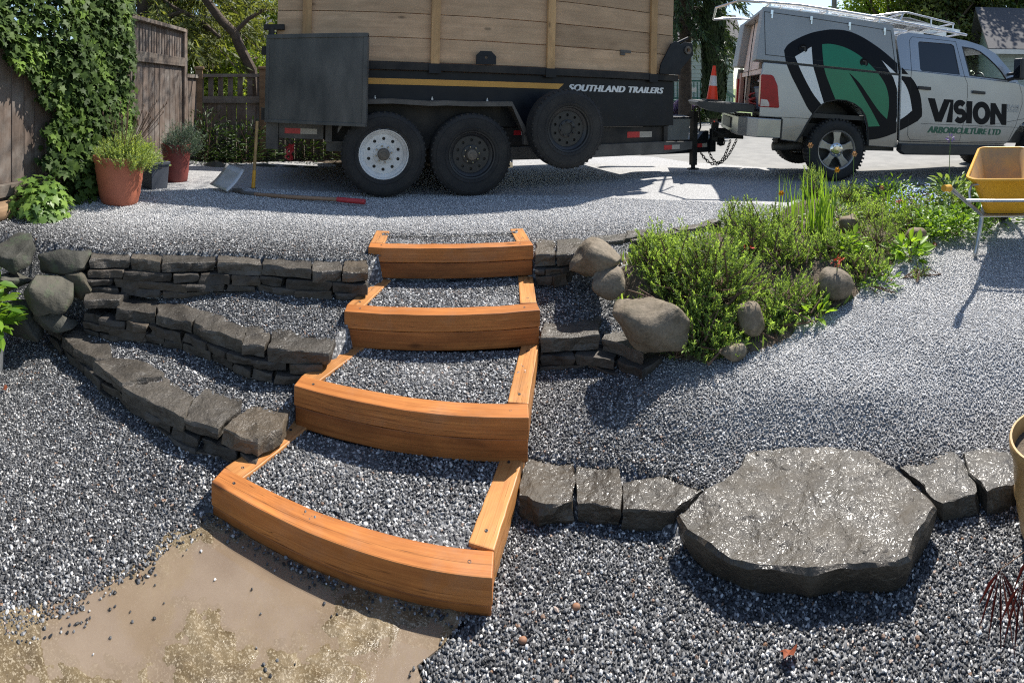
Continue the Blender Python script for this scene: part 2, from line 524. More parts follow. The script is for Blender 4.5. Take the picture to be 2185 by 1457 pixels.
PINKLIT = plain('lit_inside', (0.78, 0.64, 0.56), (0.68, 0.54, 0.46), 0.6, 5)  # pinkish reflected light put into this bright panel colour
ALU = plain('bare_aluminium', (0.78, 0.78, 0.78), (0.62, 0.62, 0.62), 0.35, 9, metal=0.75)
CHROME = plain('chrome', (0.75, 0.75, 0.74), (0.55, 0.54, 0.52), 0.16, 6, metal=1.0)
ALLOY = plain('dusty_alloy', (0.46, 0.43, 0.39), (0.30, 0.27, 0.23), 0.42, 7, metal=0.7)
LOGOBLK = plain('black_vinyl', (0.006, 0.007, 0.010), (0.009, 0.009, 0.011), 0.4, 3, spec=.14)
LOGOGRN = plain('green_vinyl', (0.004, 0.20, 0.095), (0.006, 0.17, 0.08), 0.3, 3)
TEXTGRN = plain('dark_green_vinyl', (0.006, 0.10, 0.06), (0.006, 0.085, 0.05), 0.35, 3)
LOGOWHT = plain('white_vinyl', (0.80, 0.80, 0.78), (0.74, 0.74, 0.72), 0.35, 3)
GLASSD = plain('tinted_glass', (0.012, 0.014, 0.018), (0.016, 0.018, 0.022), 0.04, 2, spec=0.8)
TAILRED = plain('tail_lamp_red', (0.40, 0.006, 0.012), (0.26, 0.004, 0.008), 0.25, 9, spec=0.35)
TAILCLR = plain('tail_lamp_clear', (0.62, 0.55, 0.50), (0.5, 0.42, 0.38), 0.2, 12)
PLASTIC = plain('black_plastic', (0.020, 0.020, 0.021), (0.035, 0.034, 0.033), 0.5, 8)
GREYPLA = plain('grey_plastic', (0.13, 0.14, 0.155), (0.10, 0.107, 0.12), 0.5, 5)
BLUEBOX = plain('blue_crate', (0.05, 0.075, 0.135), (0.035, 0.05, 0.1), 0.5, 6)
ORANGEC = plain('cone_orange', (0.85, 0.055, 0.015), (0.75, 0.045, 0.01), 0.5, 5)
ORANGER = plain('orange_rope', (0.80, 0.16, 0.07), (0.6, 0.1, 0.05), 0.7, 20)
TERRA = plain('terracotta_plastic', (0.42, 0.135, 0.075), (0.34, 0.10, 0.055), 0.6, 4, bump=0.1, bscale=50)
DKRED = plain('oxblood_plastic', (0.20, 0.042, 0.032), (0.15, 0.03, 0.025), 0.6, 4)
GREYPOT = plain('slate_pot', (0.085, 0.095, 0.115), (0.06, 0.068, 0.085), 0.6, 5)
GALV = plain('galvanised_steel', (0.52, 0.54, 0.55), (0.36, 0.38, 0.39), 0.38, 14, metal=0.8)
YELLOWP = plain('yellow_tub', (0.78, 0.40, 0.018), (0.64, 0.31, 0.02), 0.45, 4, bump=0.05)
TUBDIRT = plain('dirty_tub', (0.58, 0.33, 0.10), (0.34, 0.23, 0.13), 0.65, 5)
OCHRE = plain('ochre_glaze', (0.50, 0.31, 0.12), (0.34, 0.20, 0.075), 0.35, 7, bump=0.1)
REDGRIP = plain('red_grip', (0.50, 0.045, 0.05), (0.4, 0.03, 0.035), 0.5, 8)
SOIL = plain('garden_soil', (0.07, 0.052, 0.036), (0.15, 0.115, 0.08), 0.95, 9, bump=0.9, bscale=40, bdist=0.03, kind='World')
BARK = plain('bark', (0.10, 0.075, 0.055), (0.05, 0.037, 0.028), 0.9, 9, bump=0.8, bscale=30, bdist=0.02)
TWIG = plain('twig', (0.16, 0.095, 0.06), (0.09, 0.055, 0.038), 0.85, 15)
# ------------------------------------------------------------------ ground
STEPS = [  # left front corner, right front corner, top, left side run, right side run
    ((-1.072, 1.500), (-0.060, 1.476), 0.125, (0.112, 0.425), (0.120, 0.470)),
    ((-0.940, 1.947), (0.068, 1.945), 0.30, (0.122, 0.410), (0.075, 0.520)),
    ((-0.847, 2.350), (0.146, 2.510), 0.48, (0.055, 0.440), (-0.006, 0.450)),
    ((-0.855, 2.800), (0.131, 2.965), 0.675, (-0.040, 0.290), (-0.045, 0.310)),
]
LOWW = [(-2.62, 1.78), (-2.45, 1.80), (-2.03, 1.76), (-1.65, 1.72), (-1.17, 1.80), (-0.90, 1.84)]
MIDW = [(-2.62, 1.86), (-2.30, 1.99), (-2.0, 2.08), (-1.6, 2.15), (-1.27, 2.14), (-0.80, 2.22)]
UPPW = [(-3.4, 1.55), (-2.62, 1.78), (-2.2, 1.98), (-2.0, 2.19), (-1.6, 2.46), (-1.4, 2.53), (-1.1, 2.62), (-0.75, 2.78)]
ROWR = [(-0.2, 1.90), (0.02, 1.87), (0.25, 1.84), (0.5, 1.75), (0.8, 1.50), (1.1, 1.30), (1.38, 1.28), (1.5, 1.17), (1.66, 0.98), (1.95, 0.68), (2.6, 0.1)]
BED = [(0.60, 2.98), (0.80, 3.16), (1.38, 3.36), (2.69, 4.05), (3.6, 4.30), (5.0, 4.30), (6.2, 3.95), (6.4, 3.5), (5.0, 3.30), (4.2, 3.10),
       (3.5, 2.95), (3.28, 2.82), (2.6, 2.53), (2.14, 2.34), (1.9, 2.26), (1.5, 2.18), (1.2, 2.17), (0.95, 2.22), (0.70, 2.40), (0.60, 2.65)]
PATIO = [(-1.10, 1.50), (-1.07, 1.42), (-1.12, 1.33), (-1.12, 1.18), (-1.17, 1.05), (-1.20, 0.93), (-1.25, 0.80), (-1.28, 0.65), (-1.25, 0.35), (-0.1, 0.35), (-0.06, 1.05),
         (-0.20, 1.24), (-0.26, 1.33), (-0.19, 1.40), (-0.13, 1.49)]
CTRL = np.array([(0.7, 2.25, .27), (1.0, 2.12, .26), (0.45, 2.22, .20), (0.8, 2.05, .21), (0.3, 2.28, .17), (1.3, 2.0, .26), (1.7, 2.1, .29), (0.15, 2.0, .10), (0.15, 2.45, .185), (0.4, 2.45, .19), (0.5, 1.95, .05), (0.9, 1.78, .06), (1.3, 1.46, .06), (1.0,1.45,.0), (1.1,1.3,.0), (1.6, 1.13, .055), (2.0, 0.9, .08), (0.25,1.97,.05), (0.7,1.82,.05), (0.8, 2.15, .2),
                 (1.2, 2.1, .245), (1.6, 1.8, .22), (2.0, 2.15, .30), (2.2, 1.67, .29), (2.6, 1.2, .27), (3.06, 2.17, .335), (3.4, 2.9, .36), (4.2, 2.4, .33), (4.5, 3.0, .34), (6, 3.2, .27),
                 (0.75, 2.9, .55), (1.4, 3.2, .57), (1.2, 2.6, .38), (2.0, 2.8, .42), (2.69, 3.9, .55), (2.8, 3.1, .43), (3.6, 4.2, .50), (5.0, 4.2, .42), (4.4, 3.6, .44), (6.2, 3.9, .32), (7.5, 2.5, .2), (3.5, 1.2, .3)])

def zup(X, Y):
    u = 0.946 * X + 0.325 * Y
    return np.minimum(0.69, 0.665 - 0.0243 * u) - 0.05 * np.maximum(0, u - 3.5)

def inside(X, Y, poly):
    X = np.asarray(X, float); Y = np.asarray(Y, float)
    r_ = np.zeros(X.shape, bool)
    n = len(poly)
    for i in range(n):
        x0, y0 = poly[i]; x1, y1 = poly[(i + 1) % n]
        c = ((y0 > Y) != (y1 > Y)) & (X < (x1 - x0) * (Y - y0) / ((y1 - y0) if y1 != y0 else 1e-9) + x0)
        r_ ^= c
    return r_

def pl(X, pts):
    return np.interp(X, [p[0] for p in pts], [p[1] for p in pts])

def pathz(X, Y):
    n = np.zeros(X.shape); d = np.zeros(X.shape)
    for x, y, z in CTRL:
        w = 1.0 / (((X - x) ** 2 + (Y - y) ** 2) ** 1.5 + 0.004)
        n += w * z; d += w
    return n / d

def gz(X, Y):
    """height of the ground"""
    X = np.asarray(X, float); Y = np.asarray(Y, float)
    up = zup(X, Y)
    yl, ym, yu = pl(X, LOWW), pl(X, MIDW), pl(X, UPPW)
    fr = np.clip((Y - ym) / np.maximum(0.05, yu - ym), 0, 1)
    f1 = np.clip((Y - yl) / np.maximum(0.05, ym - yl), 0, 1)
    bank = np.clip((Y - yl + 0.50) / 0.45, 0, 1); bank = 0.085 * bank * bank * (3 - 2 * bank)
    bank = bank * np.clip((-X - .98) / .08, 0, 1)
    left = np.where(Y < yl, bank, np.where(Y < ym, 0.18 + 0.065 * f1, 0.375 + 0.105 * fr))
    left = np.where(Y >= yu, up - 0.05 * np.exp(-np.maximum(0, Y - yu) / 0.3), left)
    left = np.where((X < -2.55) & (Y < yu), 0.0, left)
    yr = pl(X, ROWR)
    right = np.where(Y < yr, 0.0, np.minimum(pathz(X, Y), 0.045 + 1.0 * np.maximum(0, Y - yr - 0.12)))
    terr = (X > 0.05) & (X < 0.66) & (Y > 2.60 - 0.12 * np.clip(X - 0.1, 0, 1)) & (Y <= 2.98)
    right = np.where(terr, 0.335 + 0.30 * (Y - 2.6), right)
    line = np.interp(X, [0.0, 0.6, 0.8, 1.38, 2.69, 3.6, 5.0, 6.2, 9], [2.97, 2.99, 3.17, 3.37, 4.06, 4.31, 4.31, 3.96, 3.2])
    right = np.where(Y > line, up - 0.035 * np.exp(-np.maximum(0, Y - line) / 0.3), right)
    z = np.where(X < -0.4, left, right)
    for k, (L, Rr, zt, sl, sr) in enumerate(STEPS):
        poly = [(L[0] + .02, L[1] + .02), (Rr[0] - .04, Rr[1] + .02), (Rr[0] + sr[0] - .06, Rr[1] + sr[1] + .06), (L[0] + sl[0] + .02, L[1] + sl[1] + .06)]
        z = np.where(inside(X, Y, poly), np.minimum(z, zt - 0.07), z)
    z = np.where(inside(X, Y, PATIO), z - 0.05, z)
    return z + 0.012 * np.sin(X * 2.1 + 0.7) * np.sin(Y * 1.9) * np.clip(Y - 1.4, 0, 1)

def gzs(x, y): return float(gz(np.array([x]), np.array([y]))[0])

G_LOW = [(0.0, (0.015, 0.016, 0.019)), (0.35, (0.04, 0.043, 0.048)), (0.62, (0.09, 0.093, 0.10)), (0.82, (0.2, 0.2, 0.205)), (1.0, (0.6, 0.59, 0.57))]
def yard_material():
    m = gravel_mat('gravel_bed', 95, G_LOW)
    nt = m.node_tree; b = nt.nodes['Principled BSDF']
    # dry stone dust on the drive and the path, away from the freshly washed steps
    src = b.inputs['Base Color'].links[0].from_socket
    at = nt.nodes.new('ShaderNodeAttribute'); at.attribute_name = 'dust'
    v = coords(nt, 'World')
    vo = nt.nodes.new('ShaderNodeTexVoronoi'); vo.inputs['Scale'].default_value = 120; nt.links.new(v, vo.inputs['Vector'])
    sp = nt.nodes.new('ShaderNodeSeparateColor'); nt.links.new(vo.outputs['Color'], sp.inputs[0])
    dusty = ramp(nt, [(0.0, (0.19, 0.19, 0.195)), (0.5, (0.32, 0.32, 0.322)), (1.0, (0.50, 0.497, 0.49))], sp.outputs[1])
    nt.links.new(mixc(nt, at.outputs['Fac'], src, dusty), b.inputs['Base Color'])
    return m

def dustiness(X, Y):
    d = np.hypot(X, Y)
    up = np.clip((Y - np.where(X < 0, pl(X, UPPW), 2.98) - 0.10) / 0.75, 0, 1)
    rt = np.clip((X - 0.45) / 0.9, 0, 1) * np.clip((Y - pl(X, ROWR) - 0.12) / 0.55, 0, 1)
    lowband = (Y < np.where(X < -0.4, pl(X, UPPW), 2.98))
    return np.where(lowband, np.where(X > 0.2, rt * 0.85, 0.0), np.maximum(up * 0.95, rt))

st = 0.035
gx = np.arange(-4.4, 7.6, st); gy = np.arange(0.2, 8.4, st)
GX, GY = np.meshgrid(gx, gy)
GZ = gz(GX, GY)
nx, ny = len(gx), len(gy)
V = np.stack([GX.ravel(), GY.ravel(), GZ.ravel()], 1)
ii, jj = np.meshgrid(np.arange(nx - 1), np.arange(ny - 1))
a_ = (jj * nx + ii).ravel()
F = np.stack([a_, a_ + 1, a_ + nx + 1, a_ + nx], 1)
cxm, cym = GX.ravel()[a_] + st / 2, GY.ravel()[a_] + st / 2
roadside = np.interp(cxm, [-5, 2.3, 2.9, 4.03, 5.2, 7.6], [9, 9, 7.55, 6.75, 6.0, 4.6])
keep = (cym < roadside) & ~((cxm < 0) & (np.hypot(cxm, cym) > 6.5 + 0.15 * np.sin(cxm * 4)))
yard = np_mesh('gravel_yard', V, F[keep], yard_material(), sm=True)
tag(yard, kind='structure')
at = yard.data.attributes.new('dust', 'FLOAT', 'POINT')
at.data.foreach_set('value', dustiness(GX, GY).ravel().astype(np.float32))

# ------------------------------------------------------------------ loose stone chips lying on it
def chips(name, pts, scl, dust, seed, lab=None):
    me = bpy.data.meshes.new(name)
    n = len(pts)
    me.vertices.add(n); me.vertices.foreach_set('co', np.asarray(pts, np.float32).ravel())
    for nm, arr in (('scl', scl), ('dust', dust)):
        a = me.attributes.new(nm, 'FLOAT', 'POINT'); a.data.foreach_set('value', np.asarray(arr, np.float32))
    o = link(name, me)
    tag(o, kind='stuff')
    ng = bpy.data.node_groups.new(name, 'GeometryNodeTree')
    ng.interface.new_socket('Geometry', in_out='INPUT', socket_type='NodeSocketGeometry')
    ng.interface.new_socket('Geometry', in_out='OUTPUT', socket_type='NodeSocketGeometry')
    N = ng.nodes.new; L = ng.links.new
    gi = N('NodeGroupInput'); go = N('NodeGroupOutput')
    join = N('GeometryNodeGeometryToInstance')
    for k in range(5):
        ico = N('GeometryNodeMeshIcoSphere'); ico.inputs['Radius'].default_value = 0.5
        ico.inputs['Subdivisions'].default_value = 1 if k < 3 else 2
        nz = N('ShaderNodeTexNoise'); nz.noise_dimensions = '4D'; nz.inputs['W'].default_value = k * 7.3 + seed
        nz.inputs['Scale'].default_value = 1.6
        sub = N('ShaderNodeVectorMath'); sub.operation = 'SUBTRACT'; sub.inputs[1].default_value = (.5, .5, .5)
        L(nz.outputs['Color'], sub.inputs[0])
        mul = N('ShaderNodeVectorMath'); mul.operation = 'MULTIPLY'; mul.inputs[1].default_value = (1.0, 0.8, 0.8)
        L(sub.outputs[0], mul.inputs[0])
        sp = N('GeometryNodeSetPosition'); L(ico.outputs[0], sp.inputs['Geometry']); L(mul.outputs[0], sp.inputs['Offset'])
        tr = N('GeometryNodeTransform'); L(sp.outputs[0], tr.inputs['Geometry'])
        tr.inputs['Scale'].default_value = ((1.25, .8, .6), (1, 1, .6), (1.45, .75, .55), (1, .85, .7), (1.2, .9, .55))[k]
        L(tr.outputs[0], join.inputs[0])
    iop = N('GeometryNodeInstanceOnPoints')
    L(gi.outputs[0], iop.inputs['Points']); L(join.outputs[0], iop.inputs['Instance'])
    iop.inputs['Pick Instance'].default_value = True
    rv = N('FunctionNodeRandomValue'); rv.data_type = 'FLOAT_VECTOR'
    rv.inputs[0].default_value = (-0.7, -0.7, 0); rv.inputs[1].default_value = (0.7, 0.7, 6.283)
    L(rv.outputs[0], iop.inputs['Rotation'])
    ri = N('FunctionNodeRandomValue'); ri.data_type = 'INT'
    ri.inputs[4].default_value = 0; ri.inputs[5].default_value = 4; ri.inputs['Seed'].default_value = 9
    L(ri.outputs[2], iop.inputs['Instance Index'])
    na = N('GeometryNodeInputNamedAttribute'); na.data_type = 'FLOAT'; na.inputs['Name'].default_value = 'scl'
    L(na.outputs['Attribute'], iop.inputs['Scale'])
    sm = N('GeometryNodeSetMaterial'); sm.inputs['Material'].default_value = CHIP
    L(iop.outputs[0], sm.inputs[0]); L(sm.outputs[0], go.inputs[0])
    md = o.modifiers.new('chips', 'NODES'); md.node_group = ng
    me.materials.append(CHIP)
    return o

def chip_material():
    m, nt, b = _new('stone_chip')
    oi = nt.nodes.new('ShaderNodeObjectInfo')
    c = ramp(nt, [(0.0, (0.013, 0.0135, 0.015)), (0.30, (0.037, 0.038, 0.041)), (0.58, (0.085, 0.087, 0.092)), (0.78, (0.165, 0.167, 0.172)), (0.89, (0.30, 0.30, 0.298)), (1.0, (0.66, 0.65, 0.63))], oi.outputs['Random'])
    # a few rusty or bluish ones
    f = math_node(nt, 'FRACT', math_node(nt, 'MULTIPLY', oi.outputs['Random'], 613.7))
    c = mixc(nt, ramp(nt, [(0.975, (0, 0, 0)), (0.98, (0.6, 0.6, 0.6))], f), c, (0.28, 0.15, 0.08))
    at = nt.nodes.new('ShaderNodeAttribute'); at.attribute_type = 'INSTANCER'; at.attribute_name = 'dust'
    dusty = ramp(nt, [(0.0, (0.30, 0.30, 0.305)), (0.5, (0.47, 0.47, 0.472)), (1.0, (0.72, 0.715, 0.705))], oi.outputs['Random'])
    nt.links.new(mixc(nt, at.outputs['Fac'], c, dusty), b.inputs['Base Color'])
    b.inputs['Roughness'].default_value = 0.5
    b.inputs['Specular IOR Level'].default_value = 0.45
    return m
CHIP = chip_material()

rng = np.random.default_rng(5)
def ring_points(d0, d1, sp):
    lim = R(72)
    x0, x1 = -d1 * math.sin(lim), d1 * math.sin(lim)
    xs = np.arange(x0, x1, sp); ys = np.arange(0.2, d1, sp)
    X, Y = np.meshgrid(xs, ys); X = X.ravel(); Y = Y.ravel()
    d = np.hypot(X, Y); az = np.arctan2(X, Y)
    k = (d >= d0) & (d < d1) & (np.abs(az) < lim)
    X, Y = X[k], Y[k]
    X += rng.uniform(-sp * .6, sp * .6, len(X)); Y += rng.uniform(-sp * .6, sp * .6, len(Y))
    return X, Y

PX, PY, PS = [], [], []
for d0, d1, sp, s0, s1 in ((0.85, 2.1, .0082, .006, .0165), (2.1, 3.0, .0090, .0065, .0140), (3.0, 4.6, .0135, .0085, .0145)):
    X, Y = ring_points(d0, d1, sp)
    PX.append(X); PY.append(Y); PS.append(s0 + (s1 - s0) * rng.beta(1.1, 3.0, len(X)))
PX = np.concatenate(PX); PY = np.concatenate(PY); PS = np.concatenate(PS)
ok = ~inside(PX, PY, [(2.6 + (x - 2.6) * .985, 3.1 + (y - 3.1) * .94) for x, y in BED])
pat = inside(PX, PY, PATIO)
small = inside(PX, PY, [(-.72 + (x + .72) * .93, .95 + (y - .95) * .94) for x, y in PATIO])
smaller = inside(PX, PY, [(-.72 + (x + .72) * .84, .95 + (y - .95) * .88) for x, y in PATIO])
prob = np.where(smaller, 0.006, np.where(small, 0.06, 0.45)) * (.4 + 1.2 * (np.sin(PX * 17) * np.sin(PY * 13) > 0))
ok &= ~(pat & (rng.random(len(PX)) > prob))
for (L, Rr, zt, sl, sr) in STEPS:
    ok &= ~inside(PX, PY, [(L[0] + .004, L[1]), (Rr[0] - .004, Rr[1]), (Rr[0] - .008, Rr[1] + .09), (Rr[0] + sr[0] - .034, Rr[1] + sr[1]), (L[0] + sl[0] - .012, L[1] + sl[1])])
ok &= (PX > -3.3 - 0.24 * (PY - 1.9))
PX, PY, PS, pat = PX[ok], PY[ok], PS[ok], pat[ok]
PZ = gz(PX, PY) + PS * 0.15 + rng.uniform(0, .004, len(PX))
PZ = np.where(pat, 0.004, PZ)
chips('gravel_chips', np.stack([PX, PY, PZ], 1), PS, dustiness(PX, PY), 1.0)

# ------------------------------------------------------------------ the muddy slab and the water on it
def slab():
    s = 0.007
    xs = np.arange(-1.36, 0.0, s); ys = np.arange(0.3, 1.56, s)
    X, Y = np.meshgrid(xs, ys)
    d = np.hypot(X, Y)
    Z = np.zeros(X.shape)
    for i in range(X.shape[0]):
        for j in range(X.shape[1]):
            p = Vector((X[i, j], Y[i, j], 0.3))
            n1 = noise.fractal(p * 4.2, 1.0, 2.1, 5)
            n2 = noise.noise(p * 2.0 + Vector((5, 1, 2)))
            t = round((n2 * 1.6 + n1 * 0.5) * 3) / 3.0           # flaked plates
            Z[i, j] = n1 * 0.0045 + t * 0.0045 + noise.fractal(p * 24, 1.0, 2.1, 3) * .0042
    low = np.exp(-(((X + 0.80) / 0.24) ** 2 + ((Y - 1.36) / 0.16) ** 2)) + 0.7 * np.exp(-(((X + 1.1) / 0.16) ** 2 + ((Y - 1.0) / 0.25) ** 2)) + 0.8 * np.exp(-(((X + 0.25) / 0.1) ** 2 + ((Y - 1.28) / 0.12) ** 2))
    Z += 0.004 - 0.016 * low
    n_, m_ = X.shape[1], X.shape[0]
    ii, jj = np.meshgrid(np.arange(n_ - 1), np.arange(m_ - 1))
    a = (jj * n_ + ii).ravel()
    F = np.stack([a, a + 1, a + n_ + 1, a + n_], 1)
    cx, cy = X.ravel()[a], Y.ravel()[a]
    big = [(p[0] * 1.03 + 0.0, p[1]) for p in PATIO]
    k = inside(cx, cy, big)
    m, nt, b = _new('muddy_slab')
    v = coords(nt, 'World')
    f = tex_noise(nt, v, 9, 8, 0.7)
    f2 = tex_noise(nt, v, 150, 3, 0.7)
    c = ramp(nt, [(0.36, (0.09, 0.064, 0.034)), (0.52, (0.16, 0.12, 0.068)), (0.68, (0.25, 0.195, 0.122))], f)
    c = mixc(nt, ramp(nt, [(0.54, (0, 0, 0)), (0.60, (0.8, 0.8, 0.8))], f2), c, (0.36, 0.30, 0.21))
    c = mixc(nt, ramp(nt, [(0.30, (0.5, 0.5, 0.5)), (0.38, (0, 0, 0))], f2), c, (0.05, 0.035, 0.02))
    nt.links.new(c, b.inputs['Base Color'])
    nt.links.new(ramp(nt, [(0.38, (0.14,) * 3), (0.62, (0.45,) * 3)], tex_noise(nt, v, 14, 4)), b.inputs['Roughness'])
    add_bump(nt, b, f2, 0.5, 0.004)
    o = np_mesh('patio_slab', np.stack([X.ravel(), Y.ravel(), Z.ravel()], 1), F[k], m, sm=True)
    tag(o, kind='structure')
    # water
    m, nt, b = _new('muddy_water')
    v = coords(nt, 'World')
    c = ramp(nt, [(0.3, (0.28, 0.205, 0.14)), (0.7, (0.37, 0.285, 0.205))], tex_noise(nt, v, 4, 4))
    nt.links.new(c, b.inputs['Base Color'])
    b.inputs['Roughness'].default_value = 0.04
    b.inputs['Specular IOR Level'].default_value = 0.9
    add_bump(nt, b, tex_noise(nt, v, 14, 2), 0.03, 0.004)
    tp = nt.nodes.new('ShaderNodeBsdfTransparent')
    mx = nt.nodes.new('ShaderNodeMixShader'); mx.inputs[0].default_value = 0.5
    nt.links.new(tp.outputs[0], mx.inputs[1]); nt.links.new(b.outputs[0], mx.inputs[2])
    nt.links.new(mx.outputs[0], nt.nodes['Material Output'].inputs['Surface'])
    mb = MB(); mb.prism([(p[0] * 1.02, p[1]) for p in PATIO], -0.003, 0.0005, axis='z')
    w = mb.build('puddle', m); tag(w, kind='structure')
slab()

# ------------------------------------------------------------------ street, far ground
def far_ground():
    na, nd = 140, 60
    az = np.radians(np.linspace(-80, 80, na))
    dd = np.geomspace(4.5, 160, nd)
    A, D = np.meshgrid(az, dd)
    X, Y = D * np.sin(A), D * np.cos(A)
    t = np.clip((D - 7.5) / 11.0, 0, 1)
    Z = (zup(X, Y) - 0.02) * (1 - t) + 0.66 * t
    Z = np.maximum(Z, 0.10) - 0.02
    a = np.array([j * na + i for j in range(nd - 1) for i in range(na - 1)])
    F = np.stack([a, a + 1, a + na + 1, a + na], 1)
    mx, my = X.ravel()[a], Y.ravel()[a]
    edge_ = np.interp(mx, [-30, 2.3, 2.9, 4.03, 5.2, 7.6, 12], [7.0, 7.0, 6.9, 6.1, 5.35, 3.95, 2.2])
    F = F[my > edge_]
    asphalt = plain('sunbleached_asphalt', (0.20, 0.198, 0.19), (0.27, 0.265, 0.25), 0.9, 3, bump=0.2, bscale=140, kind='World')
    o = np_mesh('road', np.stack([X.ravel(), Y.ravel(), Z.ravel()], 1), F, asphalt, sm=True)
    tag(o, kind='structure')
    # verge across the street, rising to the houses
    D2 = np.linspace(17.5, 60, 24); A2 = np.radians(np.linspace(8, 85, 60))
    A, D = np.meshgrid(A2, D2)
    X, Y = D * np.sin(A), D * np.cos(A)
    Z = 0.70 + 0.035 * (D - 17.5) - 0.4 * np.clip((np.degrees(A) - 40) / 30, 0, 1)
    na = 60
    a = np.array([j * na + i for j in range(23) for i in range(na - 1)])
    F = np.stack([a, a + 1, a + na + 1, a + na], 1)
    lawn = plain('lawn', (0.10, 0.17, 0.035), (0.17, 0.24, 0.06), 0.9, 5, bump=0.6, bscale=60, kind='World')
    o = np_mesh('lawn', np.stack([X.ravel(), Y.ravel(), Z.ravel()], 1), F, lawn, sm=True)
    tag(o, kind='structure')
    # soil behind the drive, under the back fence and the trees
    D2 = np.linspace(6.2, 30, 20); A2 = np.radians(np.linspace(-80, -5, 50))
    A, D = np.meshgrid(A2, D2)
    X, Y = D * np.sin(A), D * np.cos(A)
    Z = 0.665 + 0.0 * X - 0.004
    na = 50
    a = np.array([j * na + i for j in range(19) for i in range(na - 1)])
    F = np.stack([a, a + 1, a + na + 1, a + na], 1)
    o = np_mesh('back_garden_soil', np.stack([X.ravel(), Y.ravel(), Z.ravel()], 1), F, SOIL, sm=True)
    tag(o, kind='structure')
    # crack lines sealed in the asphalt
    return
far_ground()

# soil of the planted bed
def bed_soil():
    s = 0.04
    xs = np.arange(0.5, 6.5, s); ys = np.arange(2.1, 4.45, s)
    X, Y = np.meshgrid(xs, ys)
    dist = np.full(X.shape, 9.0)
    for i in range(len(BED)):
        (x0, y0), (x1, y1) = BED[i], BED[(i + 1) % len(BED)]
        l2 = (x1 - x0) ** 2 + (y1 - y0) ** 2
        q = np.clip(((X - x0) * (x1 - x0) + (Y - y0) * (y1 - y0)) / l2, 0, 1)
        dist = np.minimum(dist, np.hypot(X - x0 - q * (x1 - x0), Y - y0 - q * (y1 - y0)))
    tp_ = np.clip(dist / .16, 0, 1)
    Z = gz(X, Y) - .012 + tp_ * (0.032 + 0.02 * np.sin(X * 9 + Y * 4) * np.sin(Y * 11 - X * 3))
    n_, m_ = X.shape[1], X.shape[0]
    ii, jj = np.meshgrid(np.arange(n_ - 1), np.arange(m_ - 1))
    a = (jj * n_ + ii).ravel()
    F = np.stack([a, a + 1, a + n_ + 1, a + n_], 1)
    k = inside(X.ravel()[a] + s / 2, Y.ravel()[a] + s / 2, BED)
    o = np_mesh('garden_bed_soil', np.stack([X.ravel(), Y.ravel(), Z.ravel()], 1), F[k], SOIL, sm=True)
    tag(o, kind='structure')
bed_soil()

# ------------------------------------------------------------------ timber steps
stairs = thing('timber_steps', 'orange stained cedar timber steps filled with gravel, climbing to the drive', 'steps', (-0.4, 1.5, 0))
def timber(name, a, b, width, z0, z1, mat, side=1, screws=()):
    """a to b is the outer edge at ground plan; width goes to the left of a->b when side=1"""
    a = Vector((a[0], a[1], 0)); b = Vector((b[0], b[1], 0))
    t = (b - a); ln = t.length; ang = math.atan2(t.y, t.x)
    mb = MB()
    n = 10
    rr = random.Random(int(ln * 1e5) + int(z0 * 1e4))
    # slight sweep along the length so edges are not ruler straight
    vs_ = []; fs = []
    for i in range(n + 1):
        x = ln * i / n
        w0 = rr.uniform(-.0012, .0012); h0 = rr.uniform(-.0012, .0012)
        for yy, zz in ((0, z0), (width, z0), (width, z1), (0, z1)):
            vs_.append((x, side * yy + w0, zz - z0 + (h0 if zz == z1 else 0)))
    for i in range(n):
        for k in range(4):
            k2 = (k + 1) % 4
            fs.append((i * 4 + k, i * 4 + k2, i * 4 + 4 + k2, i * 4 + 4 + k))
    fs.append((3, 2, 1, 0)); fs.append(tuple(n * 4 + k for k in range(4)))
    mb.add(vs_, fs)
    o = mb.build(name, mat, stairs, bev=0.0045, bseg=2)
    o.location = Vector((a.x, a.y, z0)) - Vector(stairs.location)
    o.rotation_euler = (0, 0, ang)
    for sx, sy in screws:
        sm_ = MB()
        sm_.lathe([(0.0062, 0), (0.0062, .0014), (0.0045, .0018), (0.003, .0008), (0.0, .0008)], 12)
        so = sm_.build('screw', PLASTIC, o); so.location = (sx, side * sy, z1 - z0 - 0.0005)
    return o

